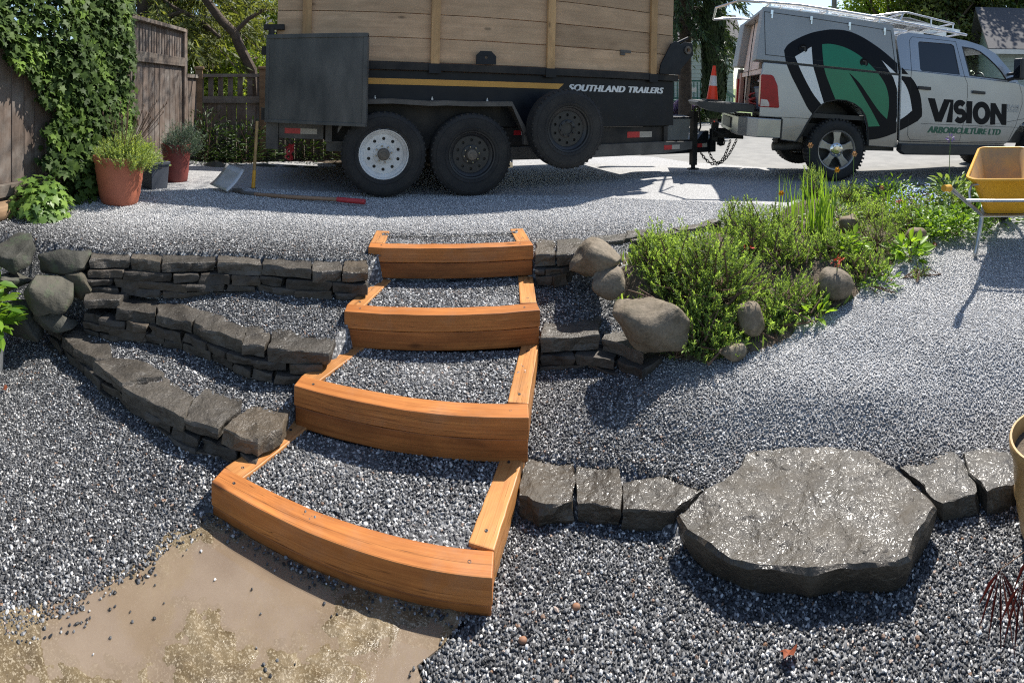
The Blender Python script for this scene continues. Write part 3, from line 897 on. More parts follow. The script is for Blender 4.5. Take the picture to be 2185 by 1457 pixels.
TW = 0.089
W_LOWER = wood('stained_cedar_dark', (0.46, 0.165, 0.042), (0.23, 0.068, 0.016), grain=34, rough=0.5, bump=0.45, spec=0.35, blot=0.6)  # darker tone sets the lower front timber apart
for k, (L, Rr, zt, sl, sr) in enumerate(STEPS):
    L = Vector((L[0], L[1])); Rr = Vector((Rr[0], Rr[1])); sl = Vector(sl); sr = Vector(sr)
    t = (Rr - L); ln = t.length; t.normalize(); nrm = Vector((-t.y, t.x))
    timber('front_timber', L, Rr, TW, zt - 0.088, zt, W_STEP, 1, ((0.075, 0.045), (ln - 0.075, 0.045)))
    inset = 0.007
    timber('lower_front_timber', L + nrm * inset + t * .003, Rr + nrm * inset - t * .004, TW, zt - 0.186, zt - 0.0925, W_LOWER, 1)
    # sides butt against the back of the front timber
    la = L + nrm * (TW + .002); lb = la + sl * .92
    timber('side_timber', lb, la, TW, zt - 0.088, zt - 0.001, W_SIDE, 1, ((0.06, 0.045), ((lb - la).length - 0.05, 0.05)))
    ra = Rr + nrm * (TW + .002); rb = ra + sr * .92
    timber('side_timber', ra, rb, TW, zt - 0.088, zt - 0.001, W_SIDE, 1, ((0.06, 0.045), ((rb - ra).length - 0.07, 0.05)))
    timber('lower_side_timber', ra + Vector((-.004, 0)), rb + Vector((-.004, 0)), TW, zt - 0.182, zt - 0.0895, W_SIDE, 1)
    timber('lower_side_timber', lb + Vector((.004, 0)), la + Vector((.004, 0)), TW, zt - 0.182, zt - 0.0895, W_SIDE, 1)
    # the gravel in the tread
    a = L + sl * 0.12 + t * (TW * .6); b = Rr + sr * 0.12 - t * (TW * .6); c = Rr + sr * 1.05 - t * (TW * .6); d = L + sl * 1.05 + t * (TW * .6)
    sp = 0.0098
    nu = int((b - a).length / sp); nv = int((d - a).length / sp)
    uu, vv = np.meshgrid(np.linspace(0, 1, nu), np.linspace(0, 1, nv))
    uu = np.clip(uu.ravel() + rng.uniform(-.6, .6, uu.size) / nu, 0, 1); vv = np.clip(vv.ravel() + rng.uniform(-.6, .6, vv.size) / nv, 0, 1)
    X = (1 - vv) * ((1 - uu) * a.x + uu * b.x) + vv * ((1 - uu) * d.x + uu * c.x)
    Y = (1 - vv) * ((1 - uu) * a.y + uu * b.y) + vv * ((1 - uu) * d.y + uu * c.y)
    zt2 = zt - 0.013 + 0.006 * np.sin(X * 7 + k) * np.sin(Y * 9) + (0.012 * (vv > 0.8) if k == 3 else 0)
    S = 0.008 + 0.009 * rng.beta(1.3, 2.6, len(X))
    if k == 3:
        k4 = vv < 0.97; X, Y, zt2, S = X[k4], Y[k4], (zt2[k4] if hasattr(zt2, '__len__') else zt2), S[k4]
    chips('tread_gravel', np.stack([X, Y, zt2 + S * .15], 1), S, np.full(len(X), 0.12), 2.0 + k)
    base = MB(); base.prism([(a.x, a.y), (b.x, b.y), (c.x, c.y), (d.x, d.y)], zt - 0.06, zt - 0.016, axis='z')
    bo = base.build('tread_base', yard.data.materials[0]); tag(bo, kind='structure')
# ------------------------------------------------------------------ stone
def rock_slab(name, pts, zt, thick, mat, parent=None, seed=0, amp=0.006, rim=0.005, step=0.03, topamp=0.006, tilt=(0, 0), under=0.0, jag=1.0, grid=None):
    """flat split stone from a plan outline (world x,y): ragged outline, broken edge, uneven top"""
    rr = random.Random(seed)
    pts = [Vector((p[0], p[1])) for p in pts]
    # densify
    out = []
    for i, p in enumerate(pts):
        q = pts[(i + 1) % len(pts)]
        n = max(1, int((q - p).length / step))
        for k in range(n): out.append(p.lerp(q, k / n))
    c = Vector((sum(p.x for p in out) / len(out), sum(p.y for p in out) / len(out)))
    off = Vector((rr.uniform(0, 50), rr.uniform(0, 50), rr.uniform(0, 50)))
    n = len(out)
    def nz(x, y, z, s): return noise.fractal(Vector((x * s, y * s, z * s)) + off, 1.0, 2.2, 4)
    vs_ = []; fs = []
    def ring(scale, inset, z, jit, zj):
        for p in out:
            d = (p - c); l = d.length
            q = c + d * scale - d / max(l, 1e-6) * inset
            j = noise.noise(Vector((p.x * 26, p.y * 26, z * 22)) + off) * jit + noise.noise(Vector((p.x * 9, p.y * 9, z * 12)) + off) * jit * 1.7
            q = q + d / max(l, 1e-6) * j
            zz = z + nz(q.x, q.y, 0.1, 9) * zj + tilt[0] * (q.x - c.x) + tilt[1] * (q.y - c.y)
            vs_.append((q.x - c.x, q.y - c.y, zz))
    jt = amp * jag
    ring(1, 0.004 + under, -thick, jt, 0)
    ring(1, 0.002 + under * .5, -thick * 0.62, jt * 1.2, 0)
    ring(1, 0.0 + under * .15, -thick * 0.28, jt * 1.2, 0)
    ring(1, 0.001, -rim, jt, topamp * .6)
    def topz(x, y):
        q = Vector((x * 7, y * 7, .3)) + off
        r1 = noise.fractal(q, 1.0, 2.1, 5)
        ridg = abs(noise.noise(q * .55 + Vector((3, 1, 7)))) - .25
        stp = math.floor((r1 * .6 + noise.noise(q * .35) + .3) * 3.2) / 3.2      # split layers
        return topamp * (.55 * r1 + .9 * stp + .7 * ridg) + tilt[0] * (x - c.x) + tilt[1] * (y - c.y)
    ring(1, rim, 0.0, jt, 0)
    n0 = 4 * n
    for i in range(n):
        x, y, z = vs_[n0 + i]; vs_[n0 + i] = (x, y, topz(x + c.x, y + c.y))
    for r_ in range(4):
        for i in range(n):
            j = (i + 1) % n
            fs.append((r_ * n + i, r_ * n + j, (r_ + 1) * n + j, (r_ + 1) * n + i))
    vs_.append((0, 0, -thick)); bot = len(vs_) - 1
    for i in range(n): fs.append(((i + 1) % n, i, bot))
    rim_pts = [Vector((vs_[n0 + i][0], vs_[n0 + i][1])) for i in range(n)]
    gstep = grid or step * 1.15
    xs = [p.x for p in rim_pts]; ys = [p.y for p in rim_pts]
    gx_ = np.arange(min(xs), max(xs), gstep); gy_ = np.arange(min(ys), max(ys), gstep)
    QX, QY = np.meshgrid(gx_, gy_); QX = QX.ravel(); QY = QY.ravel()
    rg_ = np.random.default_rng(seed + 9)
    QX = QX + rg_.uniform(-.32, .32, len(QX)) * gstep; QY = QY + rg_.uniform(-.32, .32, len(QY)) * gstep
    cxm_, cym_ = sum(xs) / n, sum(ys) / n
    ins = inside(QX, QY, [(cxm_ + (p.x - cxm_) * .93, cym_ + (p.y - cym_) * .93) for p in rim_pts])
    inner = [Vector((float(x), float(y))) for x, y in zip(QX[ins], QY[ins])]
    allp = rim_pts + inner
    ov, oe, of, orv, _e, _f = delaunay_2d_cdt(allp, [(i, (i + 1) % n) for i in range(n)], [], 1, 1e-5)
    idx = []
    for k, v2 in enumerate(ov):
        src = [q for q in orv[k] if q < n]
        if src: idx.append(n0 + src[0])
        else:
            vs_.append((v2.x, v2.y, topz(v2.x + c.x, v2.y + c.y))); idx.append(len(vs_) - 1)
    for f in of: fs.append(tuple(idx[q] for q in f))
    mb = MB(); mb.add(vs_, fs)
    o = mb.build(name, mat, parent)
    o.location = Vector((c.x, c.y, zt)) - (Vector(parent.location) if parent else Vector((0, 0, 0)))
    return o

def px_poly(pp, z): return [gp(x, y, z).xy for x, y in pp]

def course_stone(parent, a, b, z0, z1, depth, seed, mat, out=0.0):
    """one block of a lower course, face from a to b (plan), going back 'depth'"""
    a = Vector((a[0], a[1])); b = Vector((b[0], b[1])); rr = random.Random(seed)
    t = (b - a).normalized(); nn = Vector((-t.y, t.x))
    if nn.y < 0: nn = -nn
    a = a - nn * (out + rr.uniform(-.012, .012)) + t * .003; b = b - nn * (out + rr.uniform(-.012, .012)) - t * .003
    poly = [a, b, b + nn * depth, a + nn * depth]
    return rock_slab('stone', poly, z1, z1 - z0, mat, parent, seed, amp=0.010, rim=0.004, step=0.024, topamp=0.004, tilt=(rr.uniform(-.06, .06), 0), jag=1.35)

def courses(parent, line, z0, z1, seed, nrows, lens=(0.09, 0.2), depth=0.13, mat=None, out=0.0):
    rr = random.Random(seed)
    line = [Vector((p[0], p[1])) for p in line]
    segs = [(line[i + 1] - line[i]).length for i in range(len(line) - 1)]
    tot = sum(segs)
    def at(s):
        for i, l in enumerate(segs):
            if s <= l or i == len(segs) - 1: return line[i].lerp(line[i + 1], min(1, s / l))
            s -= l
    hs = [1 + rr.uniform(-.3, .3) for _ in range(nrows)]; sh = sum(hs)
    z = z0
    for r_ in range(nrows):
        h = (z1 - z0) * hs[r_] / sh
        s = -rr.uniform(0, 0.06)
        while s < tot - 0.03:
            e = s + rr.uniform(*lens)
            if tot - e < 0.06: e = tot
            g = rr.uniform(0.0, 0.008)
            course_stone(parent, at(max(0, s)), at(min(e, tot)), z - 0.004 + rr.uniform(-.008, .008), z + h - 0.006 - g, depth, rr.randrange(1 << 20), mat or BASALT_D, out)
            s = e + rr.uniform(0.001, 0.007)
        z += h

def wall(label, loc): return thing('dry_stone_wall', label, 'stone wall', loc)

# upper wall, left of the steps
uw = wall('curved upper dry stone wall of dark blocks holding up the drive, left of the top step', (-1.5, 2.3, 0.3))
UZ = 0.615
caps = [[(192, 553), (277, 553), (278, 530), (195, 528)], [(280, 553), (342, 560), (352, 530), (285, 530)], [(345, 562), (460, 559), (462, 529), (350, 531)], [(464, 562), (558, 564), (556, 531), (466, 526)],
        [(561, 566), (664, 576), (660, 545), (563, 536)], [(667, 578), (729, 577), (727, 546), (670, 548)], [(732, 580), (785, 580), (783, 538), (733, 545)]]
for i, pp in enumerate(caps):
    rock_slab('capstone', px_poly(pp, UZ), UZ, 0.052 + 0.012 * (i % 2), BASALT, uw, 100 + i, amp=0.01, topamp=0.008, step=0.025)
uline = [gp(x, y + 3, UZ).xy for x, y in ((188, 552), (277, 554), (345, 561), (461, 561), (559, 565), (665, 576), (783, 580))]
courses(uw, uline, 0.42, UZ - 0.054, 11, 3, (0.10, 0.30), out=-0.012)

# middle wall
mw = wall('middle dry stone wall with flat wet caps, curving down to the third step', (-1.5, 2.1, 0.2))
MZ = 0.385
caps = [[(180, 640), (255, 640), (276, 622), (278, 612), (180, 608)], [(246, 660), (331, 668), (333, 645), (395, 636), (345, 628), (276, 625)], [(331, 672), (410, 692), (428, 668), (425, 658), (398, 640), (336, 652)],
        [(410, 690), (515, 728), (530, 700), (528, 688), (428, 664)], [(515, 736), (565, 742), (578, 712), (576, 688), (533, 688)], [(572, 745), (700, 752), (724, 700), (722, 692), (640, 681), (582, 708)]]
for i, pp in enumerate(caps):
    rock_slab('capstone', px_poly(pp, MZ + (0.035 if i == 0 else 0.0)), MZ + (0.035 if i == 0 else 0.004 * (i % 2)), 0.05 + 0.014 * (i % 2), BASALT, mw, 200 + i, amp=0.011, topamp=0.009, step=0.025)
mline = [gp(x, y, MZ).xy for x, y in ((178, 645), (250, 662), (331, 674), (410, 694), (515, 738), (572, 748), (690, 756))]
courses(mw, mline, 0.20, MZ - 0.052, 21, 3, (0.1, 0.22), out=-0.006)
# lower wall
lw = wall('lowest curved dry stone wall with wide cracked cap slabs, ending at the second step', (-1.5, 1.7, 0.1))
LZ = 0.195
caps = [[(96, 692), (128, 712), (160, 690), (150, 676), (100, 682)], [(130, 718), (160, 742), (205, 770), (238, 768), (235, 725), (188, 702), (160, 690)], [(197, 776), (262, 822), (345, 808), (350, 800), (285, 768), (240, 768)],
        [(262, 826), (392, 893), (418, 848), (405, 835), (352, 802), (345, 810)], [(395, 895), (465, 917), (512, 878), (516, 858), (440, 830), (420, 850)], [(468, 920), (550, 946), (600, 918), (622, 880), (608, 868), (545, 860), (515, 882)]]
for i, pp in enumerate(caps):
    rock_slab('capstone', px_poly(pp, LZ), LZ + 0.004 * (i % 3), 0.048 + 0.014 * (i % 2), BASALT, lw, 300 + i, amp=0.012, topamp=0.010, step=0.022)
lline = [gp(x, y, LZ).xy for x, y in ((97, 694), (130, 720), (197, 780), (262, 828), (395, 898), (468, 922), (548, 952))]
courses(lw, lline, 0.02, LZ - 0.05, 31, 3, (0.12, 0.26), out=-0.008)

# right of the third step
rw = wall('short dry stone wall with one big cap block, right of the third step', (0.35, 2.35, 0.2))
rock_slab('capstone', px_poly([(1154, 722), (1278, 715), (1282, 672), (1270, 667), (1160, 672)], 0.34), 0.342, 0.075, BASALT, rw, 401, amp=0.009, topamp=0.006)
rock_slab('capstone', px_poly([(1284, 722), (1330, 735), (1372, 752), (1372, 715), (1340, 690), (1290, 672)], 0.32), 0.315, 0.06, BASALT, rw, 402, amp=0.011, topamp=0.008)
rl = [gp(x, y, 0.34).xy for x, y in ((1153, 724), (1280, 717), (1330, 738), (1372, 756))]
courses(rw, rl, 0.14, 0.262, 41, 2, (0.14, 0.26), depth=0.15)

# flat stones beside the top step
tw = wall('few flat dark stones edging the drive, right of the top step', (0.4, 3.0, 0.6))
for i, pp in enumerate([[(1142, 543), (1184, 541), (1185, 510), (1144, 508)], [(1188, 545), (1240, 540), (1262, 516), (1230, 508), (1190, 512)], [(1245, 520), (1330, 512), (1338, 498), (1262, 500)], [(1335, 508), (1378, 500), (1384, 488), (1338, 492)]]):
    rock_slab('capstone', px_poly(pp, 0.625), 0.622 + .004 * (i % 2), 0.07, BASALT, tw, 420 + i, amp=0.009)
courses(tw, [gp(x, y, 0.625).xy for x, y in ((1142, 546), (1188, 548), (1250, 530))], 0.45, 0.555, 42, 2, (0.1, 0.2))
be = wall('low line of split edging stones between the drive and the planted bed', (1.2, 3.3, 0.55))
edge = [(0.80, 3.17), (1.02, 3.24), (1.20, 3.31), (1.40, 3.38), (1.62, 3.50), (1.85, 3.62), (2.1, 3.75), (2.35, 3.88)]
for i in range(len(edge) - 1):
    a = Vector(edge[i]); b = Vector(edge[i + 1]); t = (b - a).normalized(); nn = Vector((-t.y, t.x))
    if a.x > 1.5: break
    zz = gzs(*(a + nn * .1)) + 0.012
    rock_slab('stone', [a + t * .006, b - t * .006, b + nn * .09, a + nn * .1], zz, 0.1, BASALT, be, 430 + i, amp=0.012)

# row beside the lowest step and the big flagstone
lr = wall('row of three wet flat stones running from the bottom step to the big flagstone', (0.3, 1.8, 0.05))
for i, pp in enumerate([[(1106, 1062), (1150, 1082), (1222, 1072), (1228, 1035), (1220, 968), (1180, 962), (1125, 965), (1112, 1000)],
                        [(1232, 1075), (1322, 1082), (1330, 1040), (1312, 980), (1295, 965), (1226, 962)],
                        [(1328, 1088), (1440, 1095), (1470, 1068), (1545, 1010), (1520, 1002), (1440, 1008), (1380, 1022), (1328, 1035)]]):
    rock_slab('stone', px_poly(pp, 0.075), 0.078, 0.10, FLAG, lr, 500 + i, amp=0.010, topamp=0.010, step=0.022)
rr2 = wall('row of wet flat stones right of the big flagstone, beside the tan pot', (1.5, 1.1, 0.05))
for i, pp in enumerate([[(1925, 998), (1968, 975), (2040, 966), (2060, 985), (2092, 1050), (2085, 1058), (2012, 1072), (1995, 1062)],
                        [(2048, 970), (2110, 960), (2155, 968), (2178, 1000), (2170, 1038), (2106, 1062), (2075, 1020)],
                        [(2162, 968), (2230, 962), (2260, 1010), (2230, 1050), (2176, 1040), (2182, 1000)]]):
    rock_slab('stone', px_poly(pp, 0.075), 0.078 + 0.008 * (i == 1), 0.10, FLAG, rr2, 520 + i, amp=0.010, topamp=0.010, step=0.022)

FZ = 0.108
fl = rock_slab('flagstone_slab', px_poly([(1441, 1098), (1460, 1130), (1500, 1160), (1560, 1195), (1595, 1206), (1660, 1212), (1730, 1218), (1790, 1208), (1850, 1206), (1915, 1202), (1945, 1190), (1962, 1150), (1985, 1110),
                          (2001, 1082), (1990, 1062), (1925, 1005), (1850, 958), (1780, 950), (1700, 953), (1635, 954), (1590, 965), (1570, 1000), (1525, 1030), (1470, 1070)], FZ),
               FZ, 0.125, FLAG, None, 55, amp=0.012, rim=0.012, step=0.016, topamp=0.0125, under=0.03, jag=.6, grid=.013)
tag(fl, 'big wet flagstone slab with a rough shining top, at the right', 'flagstone')
for p in fl.data.polygons: p.use_smooth = True
try: fl.data.set_sharp_from_angle(angle=R(24))
except Exception: pass

def boulder(label, c, size, seed, mat, rotz=0.0, sharp=0.0, group=None, sub=4, amp=0.16, boxy=False):
    bm = bmesh.new()
    bmesh.ops.create_icosphere(bm, subdivisions=sub, radius=0.5)
    off = Vector((seed * 3.7, seed * 1.9, seed * 7.1))
    for v in bm.verts:
        n = v.co.normalized()
        d = noise.fractal(n * 1.1 + off, 1.0, 2.0, 3) * amp * 1.4 + noise.fractal(n * 4 + off, 1.0, 2.0, 4) * 0.035
        p = n * (0.5 * (1 + d))
        if boxy:
            p = Vector([math.copysign(abs(q_) ** .55, q_) for q_ in p * 2]) * .42
        if sharp:      # knock flat facets off it
            for k in range(14):
                f = Vector((math.sin(k * 2.4 + seed), math.cos(k * 1.7 + seed * 2), math.sin(k * 3.1 + seed * 3) * .9)).normalized()
                e = p.dot(f) - (0.5 - (0.15 + .05 * math.sin(k * 5.3 + seed)) * sharp)
                if e > 0: p -= f * e * 0.92
        p = p + n * (noise.fractal(n * 3.1 + off, 1.0, 2.1, 5) * .022)
        v.co = Vector((p.x * size[0], p.y * size[1], p.z * size[2]))
    me = bpy.data.meshes.new('boulder'); bm.to_mesh(me); bm.free()
    smooth(me, R(30) if sharp else None)
    o = link('boulder', me, mat)
    o.location = c; o.rotation_euler = (0, 0, rotz)
    return tag(o, label, 'boulder', group)

def hull_rock(label, c, size, seed, mat, rotz=0.0, n=20, blocky=.75, group=None, its=2, amp=.012):
    """angular rock: the hull of scattered corners, edges broken, faces roughened"""
    rr_ = random.Random(seed * 7 + 1)
    bm = bmesh.new()
    for k in range(n):
        v = Vector((rr_.gauss(0, 1), rr_.gauss(0, 1), rr_.gauss(0, 1))).normalized()
        m_ = max(abs(v.x), abs(v.y), abs(v.z))
        v = v * (1 - blocky) + (v / m_) * blocky * .82
        bm.verts.new(Vector((v.x * size[0] / 2, v.y * size[1] / 2, v.z * size[2] / 2)) * rr_.uniform(.9, 1.05))
    r_ = bmesh.ops.convex_hull(bm, input=bm.verts)
    bmesh.ops.delete(bm, geom=[g for g in r_['geom_interior'] if isinstance(g, bmesh.types.BMVert)], context='VERTS')
    bmesh.ops.dissolve_limit(bm, angle_limit=R(14), verts=bm.verts, edges=bm.edges)
    bmesh.ops.triangulate(bm, faces=bm.faces)
    for _ in range(4):
        long_ = [e for e in bm.edges if e.calc_length() > .03]
        if not long_: break
        bmesh.ops.subdivide_edges(bm, edges=long_, cuts=1)
        bmesh.ops.triangulate(bm, faces=bm.faces)
    for _ in range(its): bmesh.ops.smooth_vert(bm, verts=bm.verts, factor=.5, use_axis_x=True, use_axis_y=True, use_axis_z=True)
    off = Vector((seed * 3.1, seed * 5.7, seed * 2.3))
    bm.normal_update()
    for v in bm.verts:
        d = noise.fractal(v.co * 9 + off, 1.0, 2.2, 4) * amp + noise.fractal(v.co * 3 + off, 1.0, 2.0, 2) * amp * 1.2
        v.co += v.normal * d
    me = bpy.data.meshes.new('boulder'); bm.to_mesh(me); bm.free()
    smooth(me, R(32))
    o = link('boulder', me, mat); o.location = c; o.rotation_euler = (0, 0, rotz)
    return tag(o, label, 'boulder', group)

# boulders where the three walls start, far left
hull_rock('big mossy grey boulder at the left edge, on top of the boulder pile', ap(30, 535, 3.1), (0.38, 0.36, 0.27), 2, GREENSTONE, 0.3, n=15, its=1, blocky=.85)
hull_rock('long dark greenish boulder where the upper stone wall begins', ap(140, 553, 2.98), (0.40, 0.24, 0.20), 6, GREENSTONE, 0.75, n=15, its=1, blocky=.85)
hull_rock('flat grey boulder at the left edge under the big mossy one', ap(15, 602, 3.0), (0.36, 0.30, 0.16), 9, GREENSTONE, 0.4, n=15, its=1, blocky=.85)
hull_rock('squared brown-grey boulder below the start of the upper wall', ap(108, 622, 2.85), (0.36, 0.30, 0.27), 13, GREENSTONE, 0.9, n=15, its=1, blocky=.85)
hull_rock('small dark boulder at the foot of the boulder pile', ap(112, 682, 2.85), (0.34, 0.28, 0.15), 17, GREENSTONE, 0.6, n=15, its=1, blocky=.85)
hull_rock('dark boulder behind the plant in the metal pot', ap(45, 680, 2.95), (0.32, 0.28, 0.26), 19, GREENSTONE, 0.8, n=15, its=1, blocky=.85)
hull_rock('dark boulder wedged under the start of the upper wall', ap(172, 603, 2.95), (0.24, 0.22, 0.22), 23, GREENSTONE, 0.7, n=15, its=1, blocky=.85)

# weathered boulders round the planted bed
GK = dict(n=19, blocky=.5, its=5, amp=.016)
hull_rock('big rounded brown boulder behind the top right of the steps', ap(1266, 553, 2.9), (0.43, 0.34, 0.27), 31, GRANITE, -0.2, **GK)
hull_rock('small rounded tan boulder, second down the left end of the planted bed', ap(1297, 604, 2.75), (0.27, 0.22, 0.19), 33, GRANITE, 0.2, **GK)
hull_rock('large leaning brown boulder at the front corner of the planted bed', ap(1385, 692, 2.5), (0.50, 0.34, 0.29), 40, GRANITE, -0.15, **GK)
hull_rock('grey rounded boulder at the bed edge in front of the coral flowers', ap(1786, 605, 3.05), (0.33, 0.26, 0.22), 37, GRANITE, 0.3, **GK)
hull_rock('upright grey boulder under the front shrub', ap(1602, 682, 2.65), (0.18, 0.18, 0.21), 39, GRANITE, 0.3, **GK)
hull_rock('low dark boulder half buried at the tip of the front shrub', ap(1556, 748, 2.5), (0.24, 0.18, 0.14), 41, GRANITE, 0.1, **GK)
hull_rock('pale boulder among the plants near the daffodils', ap(1815, 478, 3.9), (0.24, 0.22, 0.2), 43, GRANITE, 0.5, **GK)
hull_rock('small grey boulder at the right edge of the bed by the wheelbarrow', ap(1955, 505, 3.95), (0.22, 0.2, 0.17), 45, GRANITE, 0.5, **GK)
boulder('small pale stone on the soil under the middle shrub', ap(1690, 660, 2.85), (0.09, 0.08, 0.06), 47, GRANITE)
for i, (x, y, w) in enumerate(((460, 357, .38), (492, 360, .14), (514, 358, .17), (565, 360, .33), (618, 362, .3), (660, 362, .25))):
    boulder(['wide flat edging stone behind the dark red pot', 'smallest edging stone at the back of the drive', 'small round edging stone left of the leaning handle', 'edging stone just right of the leaning handle', 'flat edging stone behind the trailer, left of the white wheel', 'edging stone nearest the white trailer wheel'][i],
            ap(x, y, 6.15), (w, w * .6, w * .4), 50 + i, GREENSTONE, 0.1 * i, 0.2, 'edging stones at the back of the drive', 3)
# ------------------------------------------------------------------ dump trailer
def circle(cx, cy, r_, n=24, ph=0.0): return [(cx + r_ * math.cos(2 * PI * k / n + ph), cy + r_ * math.sin(2 * PI * k / n + ph)) for k in range(n)]

def text_mesh(body, size, mat, parent, loc, rot, shear=0.0, offset=0.0, sx=1.0, depth=0.002, name='lettering', width=None, spacing=1.0, bold=0.0):
    cu = bpy.data.curves.new(name, 'FONT')
    cu.body = body; cu.size = size; cu.shear = shear; cu.offset = offset; cu.extrude = depth / 2; cu.space_character = spacing
    tmp = bpy.data.objects.new(name, cu); COL.objects.link(tmp)
    dg = bpy.context.evaluated_depsgraph_get()
    me = bpy.data.meshes.new_from_object(tmp.evaluated_get(dg))
    bpy.data.objects.remove(tmp)
    if width is not None:
        xs = [v.co.x for v in me.vertices]; w = max(xs) - min(xs); k = width / w; x0 = min(xs)
        for v in me.vertices: v.co.x = (v.co.x - x0) * k
    me.materials.clear()
    if bold:
        bm = bmesh.new(); bm.from_mesh(me); g0 = bm.verts[:] + bm.edges[:] + bm.faces[:]
        for k in (1, 2):
            d_ = bmesh.ops.duplicate(bm, geom=g0)
            for v in d_['geom']:
                if isinstance(v, bmesh.types.BMVert): v.co.x += bold * k / 2; v.co.z += .0004 * k
        bm.to_mesh(me); bm.free()
    o = link(name, me, mat, parent)
    o.location = loc; o.rotation_euler = rot
    return o

def wheel(parent, c, Rt, width, rim_r, rim_mat, name='wheel', side=-1, dish=0.03, nut_mat=CHROME, hub=True):
    """wheel with its axle along y; side -1 faces -y"""
    w = bpy.data.objects.new(name, None); COL.objects.link(w); w.parent = parent; w.location = c
    if side > 0: w.rotation_euler = (0, 0, PI)
    h = width / 2
    mb = MB()
    mb.lathe([(rim_r - .004, h * .86), (rim_r + .012, h * .98), (rim_r + (Rt - rim_r) * .35, h), (rim_r + (Rt - rim_r) * .62, h * 1.04), (Rt - .035, h * .97), (Rt - .014, h * .88), (Rt - .004, h * .74), (Rt, h * .45),
              (Rt, -h * .45), (Rt - .004, -h * .74), (Rt - .03, -h * .95), (rim_r + .012, -h * .98), (rim_r - .004, -h * .86)], 56, axis='y')
    # raised rings on the sidewall and shoulder blocks
    mb.lathe([(rim_r + .03, h * .99), (rim_r + .034, h * 1.03), (rim_r + .04, h * 1.0)], 56, axis='y')
    mb.lathe([(Rt - .05, h * 1.01), (Rt - .047, h * 1.035), (Rt - .043, h * 1.0)], 56, axis='y')
    nb = 44
    for k in range(nb):
        th = 2 * PI * k / nb
        m3 = Matrix.Rotation(-th, 3, 'Y')
        mb.box(m3 @ Vector((Rt - .006, -h * .72, 0)), (.014, h * .34, .020), m3)
    mb.build('tyre', RUBBER, w)
    rim = MB()
    rim.lathe([(rim_r + .006, h * .97), (rim_r + .008, h * .90), (rim_r - .012, h * .84), (rim_r - .02, h * .62), (rim_r - .045, h * .5), (rim_r - .05, h * .42), (rim_r - .055, h * .1)], 48, axis='y')
    ro = rim.build('rim', rim_mat, w)
    disc = MB()
    rd = rim_r - .045
    yd = -h * .42
    disc.prism(circle(0, 0, rd, 48), yd, yd + .008, 'y', [circle(rd * .76 * math.cos(2 * PI * (k + .5) / 10), rd * .76 * math.sin(2 * PI * (k + .5) / 10), rd * .085, 10) for k in range(10)])
    disc.build('disc', rim_mat, w)
    bk = MB(); bk.lathe([(rd, 0.02), (0, 0.02)], 24, axis='y'); bk.build('brake_drum', PLASTIC, w)
    ce = MB(); ce.lathe([(rd * .5, h * .42 + .001), (rd * .5, h * .42 + .008), (rd * .47, h * .42 + .011), (rd * .3, h * .42 + .011)], 32, axis='y'); ce.build('hub_plate', rim_mat, w)
    if hub:
        hb = MB(); hb.lathe([(rd * .30, h * .42), (rd * .30, h * .42 + .045), (rd * .26, h * .42 + .055), (rd * .16, h * .42 + .058), (rd * .15, h * .42 + .066), (0, h * .42 + .067)], 24, axis='y'); hb.build('hub', HUBDIRT, w)
    else:
        hb = MB(); hb.lathe([(rd * .34, h * .42 + .012), (rd * .34, -h * .2), (0, -h * .2)], 24, axis='y'); hb.build('hub_bore', PLASTIC, w)
    for k in range(8):
        a = 2 * PI * k / 8 + .2
        n = MB(); n.lathe([(.010, h * .42 + .01), (.010, h * .42 + .024), (.006, h * .42 + .028), (0, h * .42 + .028)], 6, axis='y', sm=False)
        no = n.build('lug_nut', nut_mat if hub else PLASTIC, w); no.location = (rd * .41 * math.cos(a), 0, rd * .41 * math.sin(a))
    return w

PSI, TB = 0.331, R(1.39)
trailer = thing('dump_trailer', 'black dump trailer with wooden plank sides and yellow stripe, parked on the gravel drive', 'trailer')
trailer.rotation_mode = 'XYZ'
trailer.matrix_world = Matrix.Translation((-1.511, 4.399, 0.665)) @ Matrix.Rotation(PSI, 4, 'Z') @ Matrix.Rotation(TB, 4, 'Y')
TWD = 1.80
rr = random.Random(4)
# plank sides
for r_ in range(6):
    z0 = 1.255 + r_ * 0.236
    ends = [(-0.755, 3.585)] if r_ % 2 == 0 else [(-0.755, 1.96), (1.964, 3.59)]
    for (a, b) in ends:
        mb = MB(); n = 14
        vs_ = []; fs = []
        for i in range(n + 1):
            x = a + (b - a) * i / n
            j0 = rr.uniform(-.002, .002); j1 = rr.uniform(-.002, .002); yb = rr.uniform(-.003, .003)
            vs_ += [(x, yb, z0 + .002 + j0), (x, yb + .038, z0 + .002 + j0), (x, yb + .038, z0 + .231 + j1), (x, yb, z0 + .231 + j1)]
        for i in range(n):
            for k in range(4):
                k2 = (k + 1) % 4; fs.append((i * 4 + k, i * 4 + k2, i * 4 + 4 + k2, i * 4 + 4 + k))
        fs.append((3, 2, 1, 0)); fs.append(tuple(n * 4 + k for k in range(4)))
        mb.add(vs_, fs); mb.build('plank', W_PLANK, trailer, bev=.003)
    for (x0, x1, y0, y1) in ((-0.75, 3.58, TWD - .04, TWD), (3.545, 3.583, 0.05, TWD - .05)):
        mb = MB(); mb.span((x0, y0, z0 + .002), (x1, y1, z0 + .231)); mb.build('plank', W_PLANK, trailer)
